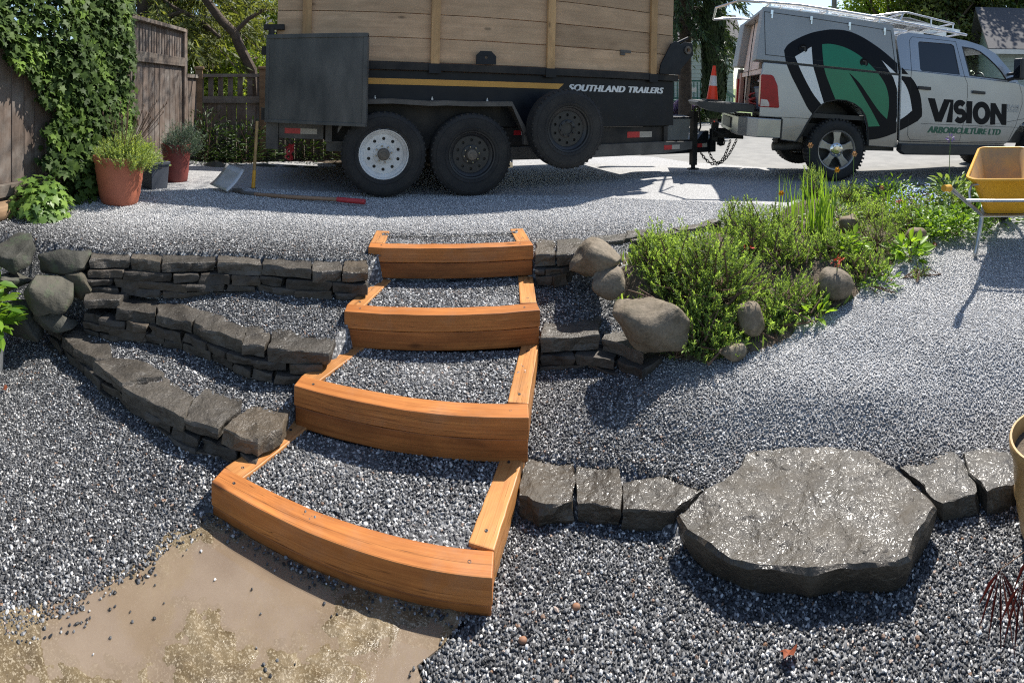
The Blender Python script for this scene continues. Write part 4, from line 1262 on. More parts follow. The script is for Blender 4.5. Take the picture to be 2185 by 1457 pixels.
for u in (-0.464, 0.772, 1.98, 3.28):
    mb = MB(); mb.span((u - .043, -.045, 1.19), (u + .043, -.006, 2.66)); mb.build('stake', W_STAKE, trailer, bev=.004)
    mb = MB(); mb.span((u - .06, -.052, 1.15), (u + .06, -.047, 1.245)); mb.build('stake_pocket', BLACK, trailer, bev=.002)
    mb = MB(); mb.span((u - .043, TWD + .006, 1.19), (u + .043, TWD + .045, 2.66)); mb.build('stake', W_STAKE, trailer)
# steel box
mb = MB(); mb.span((-0.78, 0.0, 0.64), (3.62, 0.03, 1.172)); mb.build('box_side', BLACK, trailer, bev=.004)
mb = MB(); mb.span((-0.78, TWD - .03, 0.64), (3.62, TWD, 1.172)); mb.build('box_side', BLACK, trailer)
mb = MB(); mb.span((3.59, 0.035, 0.64), (3.615, TWD - .035, 1.5)); mb.build('box_front', BLACK, trailer)
mb = MB(); mb.span((-0.78, 0.035, 0.63), (3.58, TWD - .035, 0.69)); mb.build('box_floor', BLACK, trailer)
mb = MB(); mb.span((-0.79, -.045, 1.174), (3.65, 0.04, 1.251)); mb.build('top_rail', BLACKDUST, trailer, bev=.006)
mb = MB(); mb.span((-0.79, TWD - .04, 1.174), (3.65, TWD + .045, 1.251)); mb.build('top_rail', BLACKDUST, trailer)
mb = MB(); mb.prism([(0.1, 1.034), (2.09, 1.036), (2.15, 1.093), (0.1, 1.092)], -.003, -.0005); mb.build('stripe', STRIPE, trailer)
text_mesh('SOUTHLAND TRAILERS', 0.100, DECAL, trailer, (2.20, -.003, 1.022), (R(90), 0, 0), shear=0.28, offset=0.001, width=1.25, spacing=1.08, bold=.012)
mb = MB(); mb.prism([(1.176, 1.252), (1.176, 1.343), (1.22, 1.386), (1.33, 1.388), (1.38, 1.338), (1.38, 1.258)], -.062, -.05, 'y', [circle(1.278, 1.325, .016, 10)]); mb.build('tie_plate', BLACK, trailer, bev=.002)
mb = MB(); mb.span((2.84, -.012, 1.47), (2.98, -.004, 1.50)); mb.span((2.84, -.014, 1.44), (2.90, -.004, 1.468)); mb.build('hasp', STEELDIRT, trailer)
# hoist bracket at the front
mb = MB(); mb.prism([(3.347, 1.253), (3.36, 1.36), (3.51, 1.62), (3.58, 1.66), (3.66, 1.62), (3.72, 1.66), (3.84, 1.655), (3.858, 1.51), (3.667, 1.322), (3.655, 1.253)], -.075, -.053, 'y', [circle(3.76, 1.56, .045, 16)])
hb_ = mb.build('hoist_bracket', BLACK, trailer, bev=.004)
mb = MB(); mb.lathe([(.05, -.02), (.05, .02), (.03, .02), (.03, -.02), (.05, -.02)], 20, axis='y', c=(3.76, -.075, 1.56)); mb.build('pivot_ring', HUBDIRT, trailer)
mb = MB(); mb.tube([(3.62, -.05, 1.64), (3.80, -.03, 1.72)], .016, 8); mb.build('hoist_pin', BLACK, trailer)
# chassis
mb = MB(); mb.span((1.36, .05, .305), (3.56, .11, .625)); mb.build('frame_rail', BLACKDUST, trailer, bev=.004)
mb = MB(); mb.prism([(1.36, .30), (2.5, .30), (3.5, .30), (3.95, .335), (3.95, .43), (3.5, .445), (1.36, .43)], .02, .048); mb.build('frame_skirt', STEELDIRT, trailer, bev=.003)
mb = MB(); mb.span((-0.76, TWD - .11, .33), (3.5, TWD - .05, .625)); mb.build('frame_rail', BLACKDUST, trailer)
mb = MB(); mb.span((-0.2, .12, .42), (1.36, .20, .625)); mb.build('frame_rail', BLACKDUST, trailer)
mb = MB(); mb.span((3.49, .008, .45), (3.545, .045, .63)); mb.build('corner_post', BLACKDUST, trailer, bev=.003)
mb = MB(); mb.span((-0.835, -.05, .385), (-0.715, .03, .655)); mb.build('rear_post', STEELDIRT, trailer, bev=.003)
mb = MB(); mb.span((-0.83, .04, 0.45), (-0.78, TWD, .63)); mb.build('rear_bumper', BLACKDUST, trailer)
mb = MB(); mb.span((-0.714, -.03, .492), (-0.282, -.012, .64)); mb.build('tail_plate', STEELDIRT, trailer, bev=.003)
mb = MB(); mb.span((-0.262, -.05, .47), (-0.198, -.01, .65)); mb.build('bracket', STEELDIRT, trailer, bev=.003)
mb = MB(); mb.span((-0.252, .0, .38), (-0.097, .03, .476)); mb.build('mud_flap', STEELDIRT, trailer)
for (a, b, c, z0, z1, y, in_) in ((-.654, -.502, -.343, .540, .592, -.034, 0), (2.99, 3.161, 3.336, .502, .57, .046, 0), (3.50, 3.62, 3.74, .345, .40, .016, 0), (0.60, 0.68, 0.80, .55, .60, .045, 0), (1.62, 1.70, 1.71, .55, .60, .046, 0)):
    mb = MB(); mb.span((a, y, z0), (b, y + .003, z1)); mb.build('red_reflector', REFRED, trailer)
    mb = MB(); mb.span((b, y, z0), (c, y + .003, z1)); mb.build('white_reflector', REFWHT, trailer)
# hydraulic ram and axles below
for u in (.284, 1.112):
    mb = MB(); mb.tube([(u, -.1, .384), (u, TWD + .1, .384)], .045, 12); mb.build('axle', BLACKDUST, trailer)
mb = MB(); mb.tube([(.2, .9, .5), (2.6, .9, .55)], .07, 12); mb.build('hydraulic_ram', BLACKDUST, trailer)
# rear door swung back along the side
ang = math.atan2(-0.28, 0.96)
door = MB(); door.span((0, -.022, 0.655), (0.99, .022, 1.462))
do = door.build('rear_door', plain('scuffed_panel', (0.045, 0.048, 0.048), (0.16, 0.155, 0.142), 0.5, 4.5, rvar=.2, bump=.3, bscale=60, spec=.35, lo=.30, hi=.85, stretch=(1, 1, .35)), trailer, bev=.004)
do.location = (-0.835, -.07, 0); do.rotation_euler = (0, 0, ang)
for (a, b) in (((0.0, -.031, 1.44), (0.99, .031, 1.478)), ((0.0, -.031, .645), (0.99, .031, .675)), ((0.955, -.031, .676), (0.992, .031, 1.439)), ((0.0, -.031, .676), (0.035, .031, 1.439))):
    mb = MB(); mb.span(a, b); e = mb.build('door_edge', do.data.materials[0], do, bev=.003)
mb = MB(); mb.tube([(-0.80, -.06, 1.40), (-0.80, -.06, 1.55)], .03, 10); mb.box((-.86, -.05, 1.33), (.06, .06, .08)); mb.box((-.78, -.03, 1.56), (.2, .05, .05)); mb.build('door_hinge', BLACKDUST, trailer)
mb = MB(); mb.box((-.86, -.02, .72), (.05, .06, .12)); mb.build('door_hinge', BLACKDUST, trailer)
# fender over the two wheels
fy0, fy1 = -.23, -.002
mb = MB()
prof = [(-.14, .62), (0.02, .885), (0.35, .900), (0.7, .885), (0.86, .893), (1.1, .888), (1.50, .896), (1.672, .60)]
vs_ = []; fs = []
for (x, z) in prof:
    vs_ += [(x, fy0, z), (x, fy1, z), (x, fy1, z - .006), (x, fy0, z - .006)]
for i in range(len(prof) - 1):
    for k in range(4):
        k2 = (k + 1) % 4; fs.append((i * 4 + k, i * 4 + k2, i * 4 + 4 + k2, i * 4 + 4 + k))
mb.add(vs_, fs); mb.build('fender', STEELDIRT, trailer)
mb = MB()
for i in range(len(prof) - 1):
    (x0, z0), (x1, z1) = prof[i], prof[i + 1]
    mb.prism([(x0, z0 - .007), (x1, z1 - .007), (x1 - (.03 if i == len(prof) - 2 else 0), z1 - .045), (x0, z0 - .045)], fy0, fy0 + .005)
mb.span((1.63, fy0, .48), (1.69, fy0 + .06, .60)); mb.build('fender_lip', STEELDIRT, trailer)
mb = MB(); mb.span((0.0, -.02, .42), (1.45, -.006, .885)); mb.build('fender_inner', BLACKDUST, trailer)
for u in (0.2, 0.75, 1.3):
    mb = MB(); mb.lathe([(.012, 0), (.012, .012), (.005, .014), (.005, .03), (0, .03)], 8, c=(u, -.05, .895)); mb.build('bolt', ALU, trailer)
# wheels
TR = .392
wheel(trailer, (.284, -.15, TR - .004), TR, .21, .232, WHITEP)
wheel(trailer, (1.112, -.15, TR - .004), TR, .21, .225, RIMBLK)
wheel(trailer, (.284, TWD + .15, TR - .004), TR, .21, .225, RIMBLK, side=1)
wheel(trailer, (1.112, TWD + .15, TR - .004), TR, .21, .225, RIMBLK, side=1)
sp_ = wheel(trailer, (2.008, -.36, .645), .385, .21, .222, RIMBLK, name='spare_wheel', hub=False, nut_mat=PLASTIC)
mb = MB(); mb.span((1.97, -.30, .58), (2.05, .05, .70)); mb.build('spare_bracket', BLACK, trailer)
# drawbar, battery box, jack, coupler
DY = 0.55
mb = MB(); mb.prism([(3.5, .23), (4.77, .215), (4.77, .395), (3.5, .41)], DY - .06, DY + .06); mb.build('drawbar', BLACK, trailer, bev=.006)
mb = MB(); mb.span((3.5, TWD - DY, .24), (4.4, TWD - DY + .1, .40), ); mb.build('drawbar', BLACK, trailer)
mb = MB(); mb.span((4.0, DY - .065, .29), (4.13, DY - .061, .345)); mb.build('red_reflector', REFRED, trailer)
mb = MB(); mb.span((4.44, DY - .065, .29), (4.53, DY - .061, .345)); mb.build('red_reflector', REFRED, trailer)
mb = MB(); mb.span((4.53, DY - .065, .29), (4.62, DY - .061, .345)); mb.build('white_reflector', REFWHT, trailer)
mb = MB()
mb.add([(3.70, .35, .42), (4.15, .35, .42), (4.15, .75, .42), (3.70, .75, .42), (3.68, .33, .705), (4.18, .33, .705), (4.18, .77, .705), (3.68, .77, .705)], [(3, 2, 1, 0), (4, 5, 6, 7), (0, 1, 5, 4), (1, 2, 6, 5), (2, 3, 7, 6), (3, 0, 4, 7)])
mb.build('tool_box', plain('grey_box', (0.20, 0.20, 0.185), (0.15, 0.15, 0.14), 0.5, 4), trailer, bev=.01)
mb = MB(); mb.span((3.67, .325, .707), (4.19, .775, .728)); mb.build('tool_box_lid', BLACK, trailer, bev=.006)
mb = MB(); mb.span((4.285, .40, .06), (4.365, .48, .80)); mb.build('jack_post', BLACKDUST, trailer, bev=.004)
mb = MB(); mb.tube([(4.325, .44, .80), (4.325, .44, .85), (4.36, .44, .868), (4.41, .44, .85), (4.43, .44, .72), (4.45, .44, .58), (4.42, .44, .52)], .012, 8); mb.build('jack_crank', BLACKDUST, trailer)
mb = MB(); mb.lathe([(.085, 0), (.085, .012), (.03, .02), (.03, .06)], 16, c=(4.325, .44, .002), caps=True); mb.build('jack_foot', BLACKDUST, trailer)
mb = MB(); mb.prism([(4.66, .215), (4.77, .215), (4.77, .55), (4.66, .55)], DY - .085, DY - .063, 'y', [circle(4.74, .26 + .065 * k, .011, 8) for k in range(5)]); mb.build('coupler_plate', BLACK, trailer, bev=.003)
mb = MB(); mb.tube([(4.77, DY, .40), (4.90, DY, .40), (4.98, DY, .36)], [.06, .055, .05], 10); mb.lathe([(.0, -.05), (.05, -.03), (.055, .02), (.03, .05), (0, .05)], 12, c=(4.94, DY, .33)); mb.prism([(4.45, .40), (4.55, .50), (4.66, .52), (4.66, .40)], DY - .05, DY + .02); mb.build('coupler', BLACK, trailer, bev=.002)
mb = MB(); mb.tube([(4.80, DY - .09, .33), (4.86, DY - .09, .30), (4.93, DY - .09, .31), (4.95, DY - .09, .36), (4.90, DY - .09, .38)], .010, 6); mb.build('safety_hook', BLACK, trailer)
def chain(name, pts, parent, r_=.010, pitch=.052):
    pts = [Vector(p) for p in pts]
    L = [0]
    for a, b in zip(pts, pts[1:]): L.append(L[-1] + (b - a).length)
    n = int(L[-1] / pitch); mb = MB()
    for k in range(n):
        s = (k + .5) * pitch; i = max(j for j in range(len(pts) - 1) if L[j] <= s)
        a, b = pts[i], pts[i + 1]; t = (b - a).normalized(); p = a + t * (s - L[i])
        sd = t.cross(Vector((0, 1, 0))) if k % 2 else Vector((0, 1, 0))
        if sd.length < .1: sd = Vector((1, 0, 0))
        sd.normalize()
        loop = [p + t * (.032 * math.cos(q)) + sd * (.018 * math.sin(q)) for q in [2 * PI * m / 10 for m in range(11)]]
        mb.tube(loop, .007, 5, caps=False)
    return mb.build(name, BLACKDUST, parent)
def sag(a, b, depth, n=14):
    a = Vector(a); b = Vector(b)
    return [a.lerp(b, i / n) - Vector((0, 0, depth * 4 * (i / n) * (1 - i / n))) for i in range(n + 1)]
chain('safety_chain', sag((4.50, DY - .07, .21), (5.24, DY - .05, .38), .26), trailer)
chain('safety_chain', sag((4.70, DY - .02, .21), (5.20, DY + .04, .38), .25), trailer)
# ------------------------------------------------------------------ pickup truck
truck = thing('pickup_truck', 'silver crew cab pickup truck with canopy, big green and black eye logo on its side', 'truck')
TKM = Matrix.Translation((6.0 * .2927, 6.0 * .9562, EYE)) @ Matrix.Rotation(-.297, 4, 'Z') @ Matrix.Rotation(R(4.31), 4, 'Y')
truck.matrix_world = TKM
TY = 1.92                                                     # width
def K(u, v): return (u - .037 * v, v)
def KP(pts): return [K(*p) for p in pts]
LEAN = 0.145                                                  # canopy sides lean in
def lean_mesh(o, z0, k):
    for v in o.data.vertices:
        if v.co.z > z0: v.co.y += (v.co.z - z0) * k
    o.data.update()
    return o

ARCH = [(1.815, -.484), (1.88, -.39), (1.95, -.25), (2.02, -.131), (2.10, -.02), (2.20, .055), (2.354, .092), (2.48, .090), (2.60, .055), (2.70, -.01), (2.765, -.10), (2.80, -.22), (2.824, -.392), (2.82, -.50)]
bedpoly = [(1.335, .505), (1.312, .34), (1.309, -.19), (1.60, -.19), (1.605, -.47)] + ARCH + [(3.285, -.515), (3.265, .505)]
mb = MB(); mb.prism(KP(bedpoly), 0, .045); bs = mb.build('bed_side', SILVER, truck, bev=.012, bseg=3)
mb = MB(); mb.prism(KP(bedpoly), TY - .045, TY); mb.build('bed_side', SILVER, truck)
mb = MB(); mb.prism(KP([(1.325, .506), (3.266, .506), (3.266, .522), (1.325, .522)]), -.006, .06); mb.build('rail_cap', PLASTIC, truck)
# arch lip
for (ya, yb) in ((-.012, .004), (TY - .004, TY + .012)):
    mb = MB()
    a2 = [(2.40 + (x - 2.40) * 1.035, z + .012 if z > -.45 else z) for x, z in ARCH]
    poly = KP(a2) + list(reversed(KP(ARCH)))
    mb.prism(poly, ya, yb); mb.build('arch_lip', PLASTIC if ya > 1 else BLACKDUST, truck)
mb = MB()
ar = KP([(2.37 + .47 * math.cos(t), -.50 + .58 * math.sin(t)) for t in [PI * k / 12 for k in range(13)]])
vs_ = []; fs = []
for (x, z) in ar: vs_ += [(x, .046, z), (x, .45, z)]
for i in range(12): fs.append((2 * i, 2 * i + 1, 2 * i + 3, 2 * i + 2))
vs_.append((K(2.37, -.1)[0], .45, -.5)); nlast = len(vs_) - 1
for i in range(12): fs.append((2 * i + 1, 2 * i + 3, nlast))
mb.add(vs_, fs); mb.build('wheel_well', PLASTIC, truck, fix=False)
mb = MB(); mb.span((1.33, .05, -.16), (3.26, TY - .05, -.10)); mb.build('bed_floor', PLASTIC, truck)
mb = MB(); mb.span((3.2, .05, -.1), (3.26, TY - .05, .50)); mb.build('bed_front_wall', SILVER, truck)
for y0 in (.15, TY - .3):
    mb = MB(); mb.span((1.2, y0, -.42), (6.9, y0 + .12, -.24)); mb.build('chassis_rail', BLACKDUST, truck)
mb = MB(); mb.box((3.05, .25, -.5), (.5, .3, .14)); mb.build('fuel_tank', PLASTIC, truck)
mb = MB(); mb.tube([(2.37, .1, -.57), (2.37, TY - .1, -.57)], .06, 10); mb.lathe([(0, -.14), (.12, -.08), (.15, 0), (.12, .08), (0, .14)], 14, c=(2.37, .96, -.57)); mb.build('rear_axle', BLACKDUST, truck)
# crease, fuel and seams
mb = MB(); mb.prism(KP([(1.56, -.176), (2.0, -.172), (2.0, -.178), (1.56, -.182)]), -.002, .0005); mb.build('crease', PLASTIC, truck)
# tail lamp
mb = MB(); mb.prism(KP([(1.312, .345), (1.44, .350), (1.475, .335), (1.53, .223), (1.562, -.045), (1.555, -.065), (1.306, -.068)]), -.014, .10); tl_ = mb.build('tail_lamp', TAILRED, truck, bev=.012, bseg=3)
mb = MB(); mb.prism(KP([(1.315, .035), (1.40, .03), (1.425, -.01), (1.43, -.055), (1.312, -.058)]), -.018, -.006); mb.build('reverse_lens', TAILCLR, tl_, bev=.004)
mb = MB(); mb.prism(KP([(1.312, .345), (1.44, .350), (1.475, .335), (1.53, .223), (1.562, -.045), (1.555, -.065), (1.306, -.068)]), TY - .1, TY + .014); mb.build('tail_lamp', TAILRED, truck)
# bumper: across the back and round the corner
mb = MB()
bp = [(1.60, 0.0), (1.60, -.03), (1.30, -.045), (1.16, .02), (1.08, .18), (1.06, .5), (1.06, TY - .5), (1.08, TY - .18), (1.16, TY - .02), (1.30, TY + .045), (1.60, TY + .03), (1.60, TY), (1.30, TY - .05), (1.24, TY - .2), (1.24, .2), (1.30, .05)]
mb.prism(bp, -.45, -.205, 'z'); mb.build('rear_bumper', plain('bumper_chrome', (0.46, 0.45, 0.42), (0.36, 0.35, 0.33), 0.34, 3, metal=0.6, rvar=.08), truck, bev=.03, bseg=4)
mb = MB(); mb.span((1.04, .60, -.39), (1.075, 1.32, -.24)); mb.build('bumper_step', PLASTIC, truck, bev=.01)
mb = MB(); mb.prism([(1.61, -.20), (1.625, -.20), (1.625, -.46), (1.61, -.46)], -.006, .01); mb.build('bumper_seam', PLASTIC, truck)
# hitch
mb = MB(); mb.span((.85, .90, -.56), (1.3, 1.02, -.44)); mb.box((.88, .96, -.48), (.10, .12, .26)); mb.build('hitch', BLACKDUST, truck, bev=.006)
mb = MB(); mb.tube([(.86, .7, -.46), (.95, .66, -.50), (1.05, .7, -.47), (1.0, .76, -.42), (.88, .76, -.43), (.86, .7, -.46)], .016, 6); mb.build('shackle', BLACKDUST, truck)
mb = MB(); mb.tube([(1.62, .42, -.60), (2.1, .45, -.56)], .055, 14); mb.build('exhaust_pipe', STEELDIRT, truck)
mb = MB(); mb.lathe([(.046, 0), (.0, .01)], 14, axis='x', c=(1.635, .42, -.60)); mb.build('exhaust_bore', PLASTIC, truck)
# open tailgate
mb = MB()
mb.prism([(1.27, -.055), (.55, -.050), (.52, -.07), (.56, -.12), (.70, -.165), (.85, -.18), (1.0, -.165), (1.12, -.14), (1.27, -.145)], .12, TY - .12); tg = mb.build('tailgate', PLASTIC, truck, bev=.01, bseg=2)
mb = MB(); mb.span((.56, .16, -.049), (1.26, TY - .16, -.042)); mb.build('tailgate_liner', plain('scuffed_liner', (0.11, 0.11, 0.108), (0.17, 0.165, 0.155), 0.6, 9), truck)
# canopy
def can_poly(): return KP([(1.235, .525), (1.325, 1.225), (3.215, 1.205), (3.275, .525)])
for side in (0, 1):
    mb = MB(); y0, y1 = (0.0, .38) if side == 0 else (TY - .38, TY)
    poly = can_poly()
    vs_ = []
    yo = y0 if side == 0 else y1; yi = y1 if side == 0 else y0
    sgn = 1 if side == 0 else -1
    for (x, z) in poly: vs_.append((x, yo + sgn * (z - .525) * LEAN, z))
    for (x, z) in poly: vs_.append((x + (.02 if x < 2 else -.02), yi, z))
    mb.add(vs_, [(0, 1, 2, 3), (7, 6, 5, 4), (0, 4, 5, 1), (1, 5, 6, 2), (2, 6, 7, 3), (3, 7, 4, 0)])
    mb.build('canopy_side', CANOPYM, truck, bev=.012, bseg=2)
mb = MB(); mb.span((1.30, .10, 1.185), (3.15, TY - .10, 1.225)); mb.build('canopy_roof', CANOPYM, truck)
mb = MB(); mb.add([(1.34, .40, .44), (1.34, TY - .40, .44), (1.42, TY - .40, 1.18), (1.42, .40, 1.18), (1.38, .40, .44), (1.38, TY - .40, .44), (1.46, TY - .40, 1.18), (1.46, .40, 1.18)], [(0, 1, 2, 3), (7, 6, 5, 4), (0, 4, 5, 1), (2, 6, 7, 3), (1, 5, 6, 2), (0, 3, 7, 4)])
mb.build('canopy_rear_panel', PINKLIT, truck)
mb = MB(); mb.tube([(1.36, .95, 1.2), (1.33, .95, .8), (1.32, .97, .45), (1.30, .98, .0)], .007, 6); mb.build('strap', PLASTIC, truck)
mb = MB(); mb.tube([(1.30, .42, 1.19), (1.36, .52, .95)], .012, 6); mb.build('gas_strut', STEELDIRT, truck)
# bed opening: pillars and load
for y0 in (.05, TY - .22):
    mb = MB(); mb.span((1.335, y0, -.055), (1.40, y0 + .17, .44)); mb.build('bed_pillar', plain('pink_pillar', (0.50, 0.30, 0.24), (0.42, 0.24, 0.19), 0.55, 6), truck, bev=.01)  # pillars given a plain pink colour
mb = MB(); mb.span((1.36, TY - .62, -.06), (1.42, TY - .52, .44)); mb.build('shelf_post', plain('bleached_wood', (0.6, 0.5, 0.4), (0.5, 0.4, 0.3), 0.7, 8), truck)
mb = MB(); mb.span((1.35, .25, .37), (1.40, TY - .25, .435)); mb.build('bed_header', PINKLIT, truck)
mb = MB(); mb.span((1.9, .06, -.08), (1.95, TY - .06, .5)); mb.build('load_wall', plain('load_board', (0.35, 0.27, 0.2), (0.22, 0.17, 0.12), 0.8, 5), truck)
# door panel outline and fittings on the canopy
def cy(z): return (z - .525) * LEAN
dp = KP([(1.342, 1.16), (3.165, 1.13), (3.225, .58), (1.36, .60)])
for i in range(4):
    (x0, z0), (x1, z1) = dp[i], dp[(i + 1) % 4]
    mb = MB(); mb.tube([(x0, cy(z0) - .002, z0), (x1, cy(z1) - .002, z1)], .004, 6); mb.build('door_seam', PLASTIC, truck)
for (u, v) in ((1.44, 1.16), (1.977, 1.145), (2.526, 1.135), (3.06, 1.13)):
    x, z = K(u, v)
    mb = MB(); mb.box((x, cy(z) - .012, z), (.035, .018, .06)); mb.box((x + .006, cy(z) - .014, z - .05), (.02, .012, .06)); mb.build('latch', CHROME, truck, bev=.003)
for (u, v) in ((1.86, .73), (2.73, .63)):
    x, z = K(u, v)
    mb = MB(); mb.lathe([(.062, 0), (.062, .004), (.054, .007), (.05, .004), (0, .004)], 24, axis='y', c=(x, cy(z) - .007, z)); mb.build('lock_plate', LOGOBLK, truck)
    mb = MB(); mb.tube([(x - .025, cy(z) - .016, z + .02), (x + .02, cy(z) - .02, z + .02), (x + .025, cy(z) - .016, z - .03)], .008, 6); mb.build('lock_handle', STEELDIRT, truck)
# roof rack: long rails, legs, cross bars and two ladders lashed on it
for y in (.22, TY - .22):
    mb = MB(); mb.tube([(.95, y, 1.29), (1.8, y, 1.33), (3.0, y, 1.315), (4.55, y, 1.285)], .02, 8)
    for u in (1.4, 2.2, 3.0): mb.tube([(u, y, 1.21), (u, y, 1.32)], .014, 6)
    mb.build('rack_rail', ALU, truck)
for u in (1.4, 2.2, 3.0, 3.8, 4.5):
    mb = MB(); mb.tube([(u, .22, 1.30), (u, TY - .22, 1.30)], .014, 6); mb.build('rack_bar', ALU, truck)
for (y, z, a, b, t) in ((.42, 1.345, 1.5, 4.55, .008), (1.15, 1.345, 1.6, 4.3, .02)):
    ladder = MB()
    for dy in (0, .40):
        ladder.box(((a + b) / 2, y + dy, z + t * 1.0), (b - a, .028, .07))
    u = a + .15
    while u < b:
        ladder.tube([(u, y, z + t), (u, y + .4, z + t)], .014, 6); u += .3
    ladder.build('ladder', ALU, truck)
mb = MB(); mb.tube([(2.9, .25, 1.33), (3.3, .25, 1.44), (3.45, .25, 1.47), (4.35, .3, 1.44)], .016, 8); mb.tube([(3.35, .25, 1.33), (3.4, .25, 1.46)], .014, 6); mb.tube([(3.42, .25, 1.46), (3.42, 1.4, 1.46)], .014, 6)
mb.tube([(3.9, .27, 1.31), (3.9, .27, 1.45)], .012, 6); mb.tube([(4.33, .3, 1.30), (4.33, .3, 1.44)], .012, 6); mb.tube([(4.33, .3, 1.44), (4.33, 1.5, 1.44)], .014, 6); mb.build('rack_front_hoop', ALU, truck)
mb = MB(); mb.prism([(3.35, .4), (3.55, .3), (4.2, .55), (4.25, .95), (3.5, .85)], 1.40, 1.415, 'z'); mb.build('load_cover', plain('grey_tarp', (0.42, 0.43, 0.45), (0.3, 0.31, 0.33), 0.5, 5), truck)
mb = MB(); mb.tube([(.72, .5, 1.22), (1.0, .22, 1.30)], .016, 8); mb.tube([(.72, .5, 1.22), (.80, 1.5, 1.22)], .016, 8); mb.tube([(.80, 1.5, 1.22), (1.1, TY - .22, 1.30)], .016, 8); mb.tube([(.72, .5, 1.22), (.9, .9, 1.34)], .012, 6); mb.build('rack_rear_hoop', ALU, truck)

# cab
side_poly = [(3.31, -.425), (5.30, -.425), (5.40, -.37), (5.52, -.22), (5.66, -.08), (5.86, .02), (6.12, .055), (6.38, .02), (6.58, -.10), (6.70, -.28), (6.74, -.47), (7.35, -.46), (7.42, -.2), (7.42, .30), (7.25, .42), (6.4, .50), (5.70, .555), (5.50, .60), (3.30, .60)]
for (y0, y1) in ((0.0, .05), (TY - .05, TY)):
    mb = MB(); mb.prism(KP(side_poly), y0, y1); mb.build('cab_side', SILVER, truck, bev=.014, bseg=3)
GH = [(3.30, .60), (3.275, 1.02), (3.30, 1.085), (3.37, 1.125), (3.5, 1.155), (4.1, 1.185), (4.55, 1.182), (4.86, 1.145), (5.13, 1.045), (5.46, .74), (5.56, .60)]
W1 = [(3.66, 1.045), (4.24, 1.085), (4.29, 1.06), (4.335, .615), (3.65, .605), (3.625, .63), (3.635, 1.02)]
W2 = [(4.44, 1.075), (4.66, 1.075), (4.80, 1.045), (4.945, .965), (5.09, .86), (5.21, .75), (5.30, .62), (4.52, .615)]
for s in (0, 1):
    mb = MB(); mb.prism(KP(GH), 0, .04, 'y', [KP(W1), KP(W2)])
    o = mb.build('door_frame', SILVER, truck)
    for v in o.data.vertices:
        yy = v.co.y + max(0, v.co.z - .6) * .26
        v.co.y = yy if s == 0 else TY - yy
    bevel(o, .006)
    mb = MB(); mb.prism(KP(W1), .015, .022); o = mb.build('rear_window', GLASSD, truck)
    for v in o.data.vertices:
        yy = v.co.y + max(0, v.co.z - .6) * .26; v.co.y = yy if s == 0 else TY - yy
    # black rubber round the front window
    mb = MB()
    inner = [(4.86 + (x - 4.86) * .955, .84 + (z - .84) * .93) for x, z in W2]
    mb.prism(KP(W2), -.004, .03, 'y', [KP(inner)]); o = mb.build('window_seal', PLASTIC, truck)
    for v in o.data.vertices:
        yy = v.co.y + max(0, v.co.z - .6) * .26; v.co.y = yy if s == 0 else TY - yy
roof = MB()
rc = KP([(3.275, 1.02), (3.30, 1.085), (3.37, 1.125), (3.5, 1.155), (4.1, 1.185), (4.55, 1.182), (4.86, 1.145), (5.13, 1.045)])
vs_ = []; fs = []
ysec = [0, .05, .14, .4, .96]
for (x, z) in rc:
    y0 = (z - .6) * .26 + .01
    for f in (0, .06, .18, .5, .82, .94, 1):
        y = y0 + (TY - 2 * y0) * f
        vs_.append((x, y, z + .02 * (1 - (2 * f - 1) ** 4) - .002))
for i in range(len(rc) - 1):
    for k in range(6): fs.append((i * 7 + k, i * 7 + k + 1, i * 7 + k + 8, i * 7 + k + 7))
roof.add(vs_, fs, True); roof.build('roof', SILVER, truck, fix=False)
x1, z1 = K(5.13, 1.045); x2, z2 = K(5.56, .60)
mb = MB(); mb.add([(x1, .13, z1), (x1, TY - .13, z1), (x2, TY - .03, z2), (x2, .03, z2)], [(0, 1, 2, 3)])
gm = bpy.data.materials.new('clear_glass'); gm.use_nodes = True
_n = gm.node_tree; _b = _n.nodes['Principled BSDF']; _b.inputs['Roughness'].default_value = .02; _b.inputs['Base Color'].default_value = (.7, .8, .78, 1)
_t = _n.nodes.new('ShaderNodeBsdfTransparent'); _t.inputs['Color'].default_value = (.82, .9, .87, 1); _m = _n.nodes.new('ShaderNodeMixShader'); _m.inputs[0].default_value = .12
_n.links.new(_t.outputs[0], _m.inputs[1]); _n.links.new(_b.outputs[0], _m.inputs[2]); _n.links.new(_m.outputs[0], _n.nodes['Material Output'].inputs['Surface'])
mb.build('windshield', gm, truck)
mb = MB(); mb.prism(KP([(3.285, -.1), (3.285, 1.03), (3.33, 1.08), (3.33, -.1)]), .12, TY - .12); mb.build('cab_back', SILVER, truck)
mb = MB(); mb.span((3.35, .06, -.4), (5.5, TY - .06, -.34)); mb.build('cab_floor', PLASTIC, truck)
# hood and nose, mostly past the frame
mb = MB(); mb.add([(5.55, .06, .58), (5.55, TY - .06, .58), (7.3, TY - .1, .43), (7.3, .1, .43), (5.55, .05, .50), (5.55, TY - .05, .50), (7.35, TY - .08, .36), (7.35, .08, .36)], [(0, 1, 2, 3), (7, 6, 5, 4), (0, 3, 7, 4), (2, 1, 5, 6), (3, 2, 6, 7), (1, 0, 4, 5)]); mb.build('hood', SILVER, truck, bev=.02)
mb = MB(); mb.span((7.38, .1, -.1), (7.44, TY - .1, .36)); mb.build('grille', PLASTIC, truck)
mb = MB(); mb.span((7.36, .0, -.45), (7.56, TY, -.15)); mb.build('front_bumper', CHROME, truck, bev=.03)
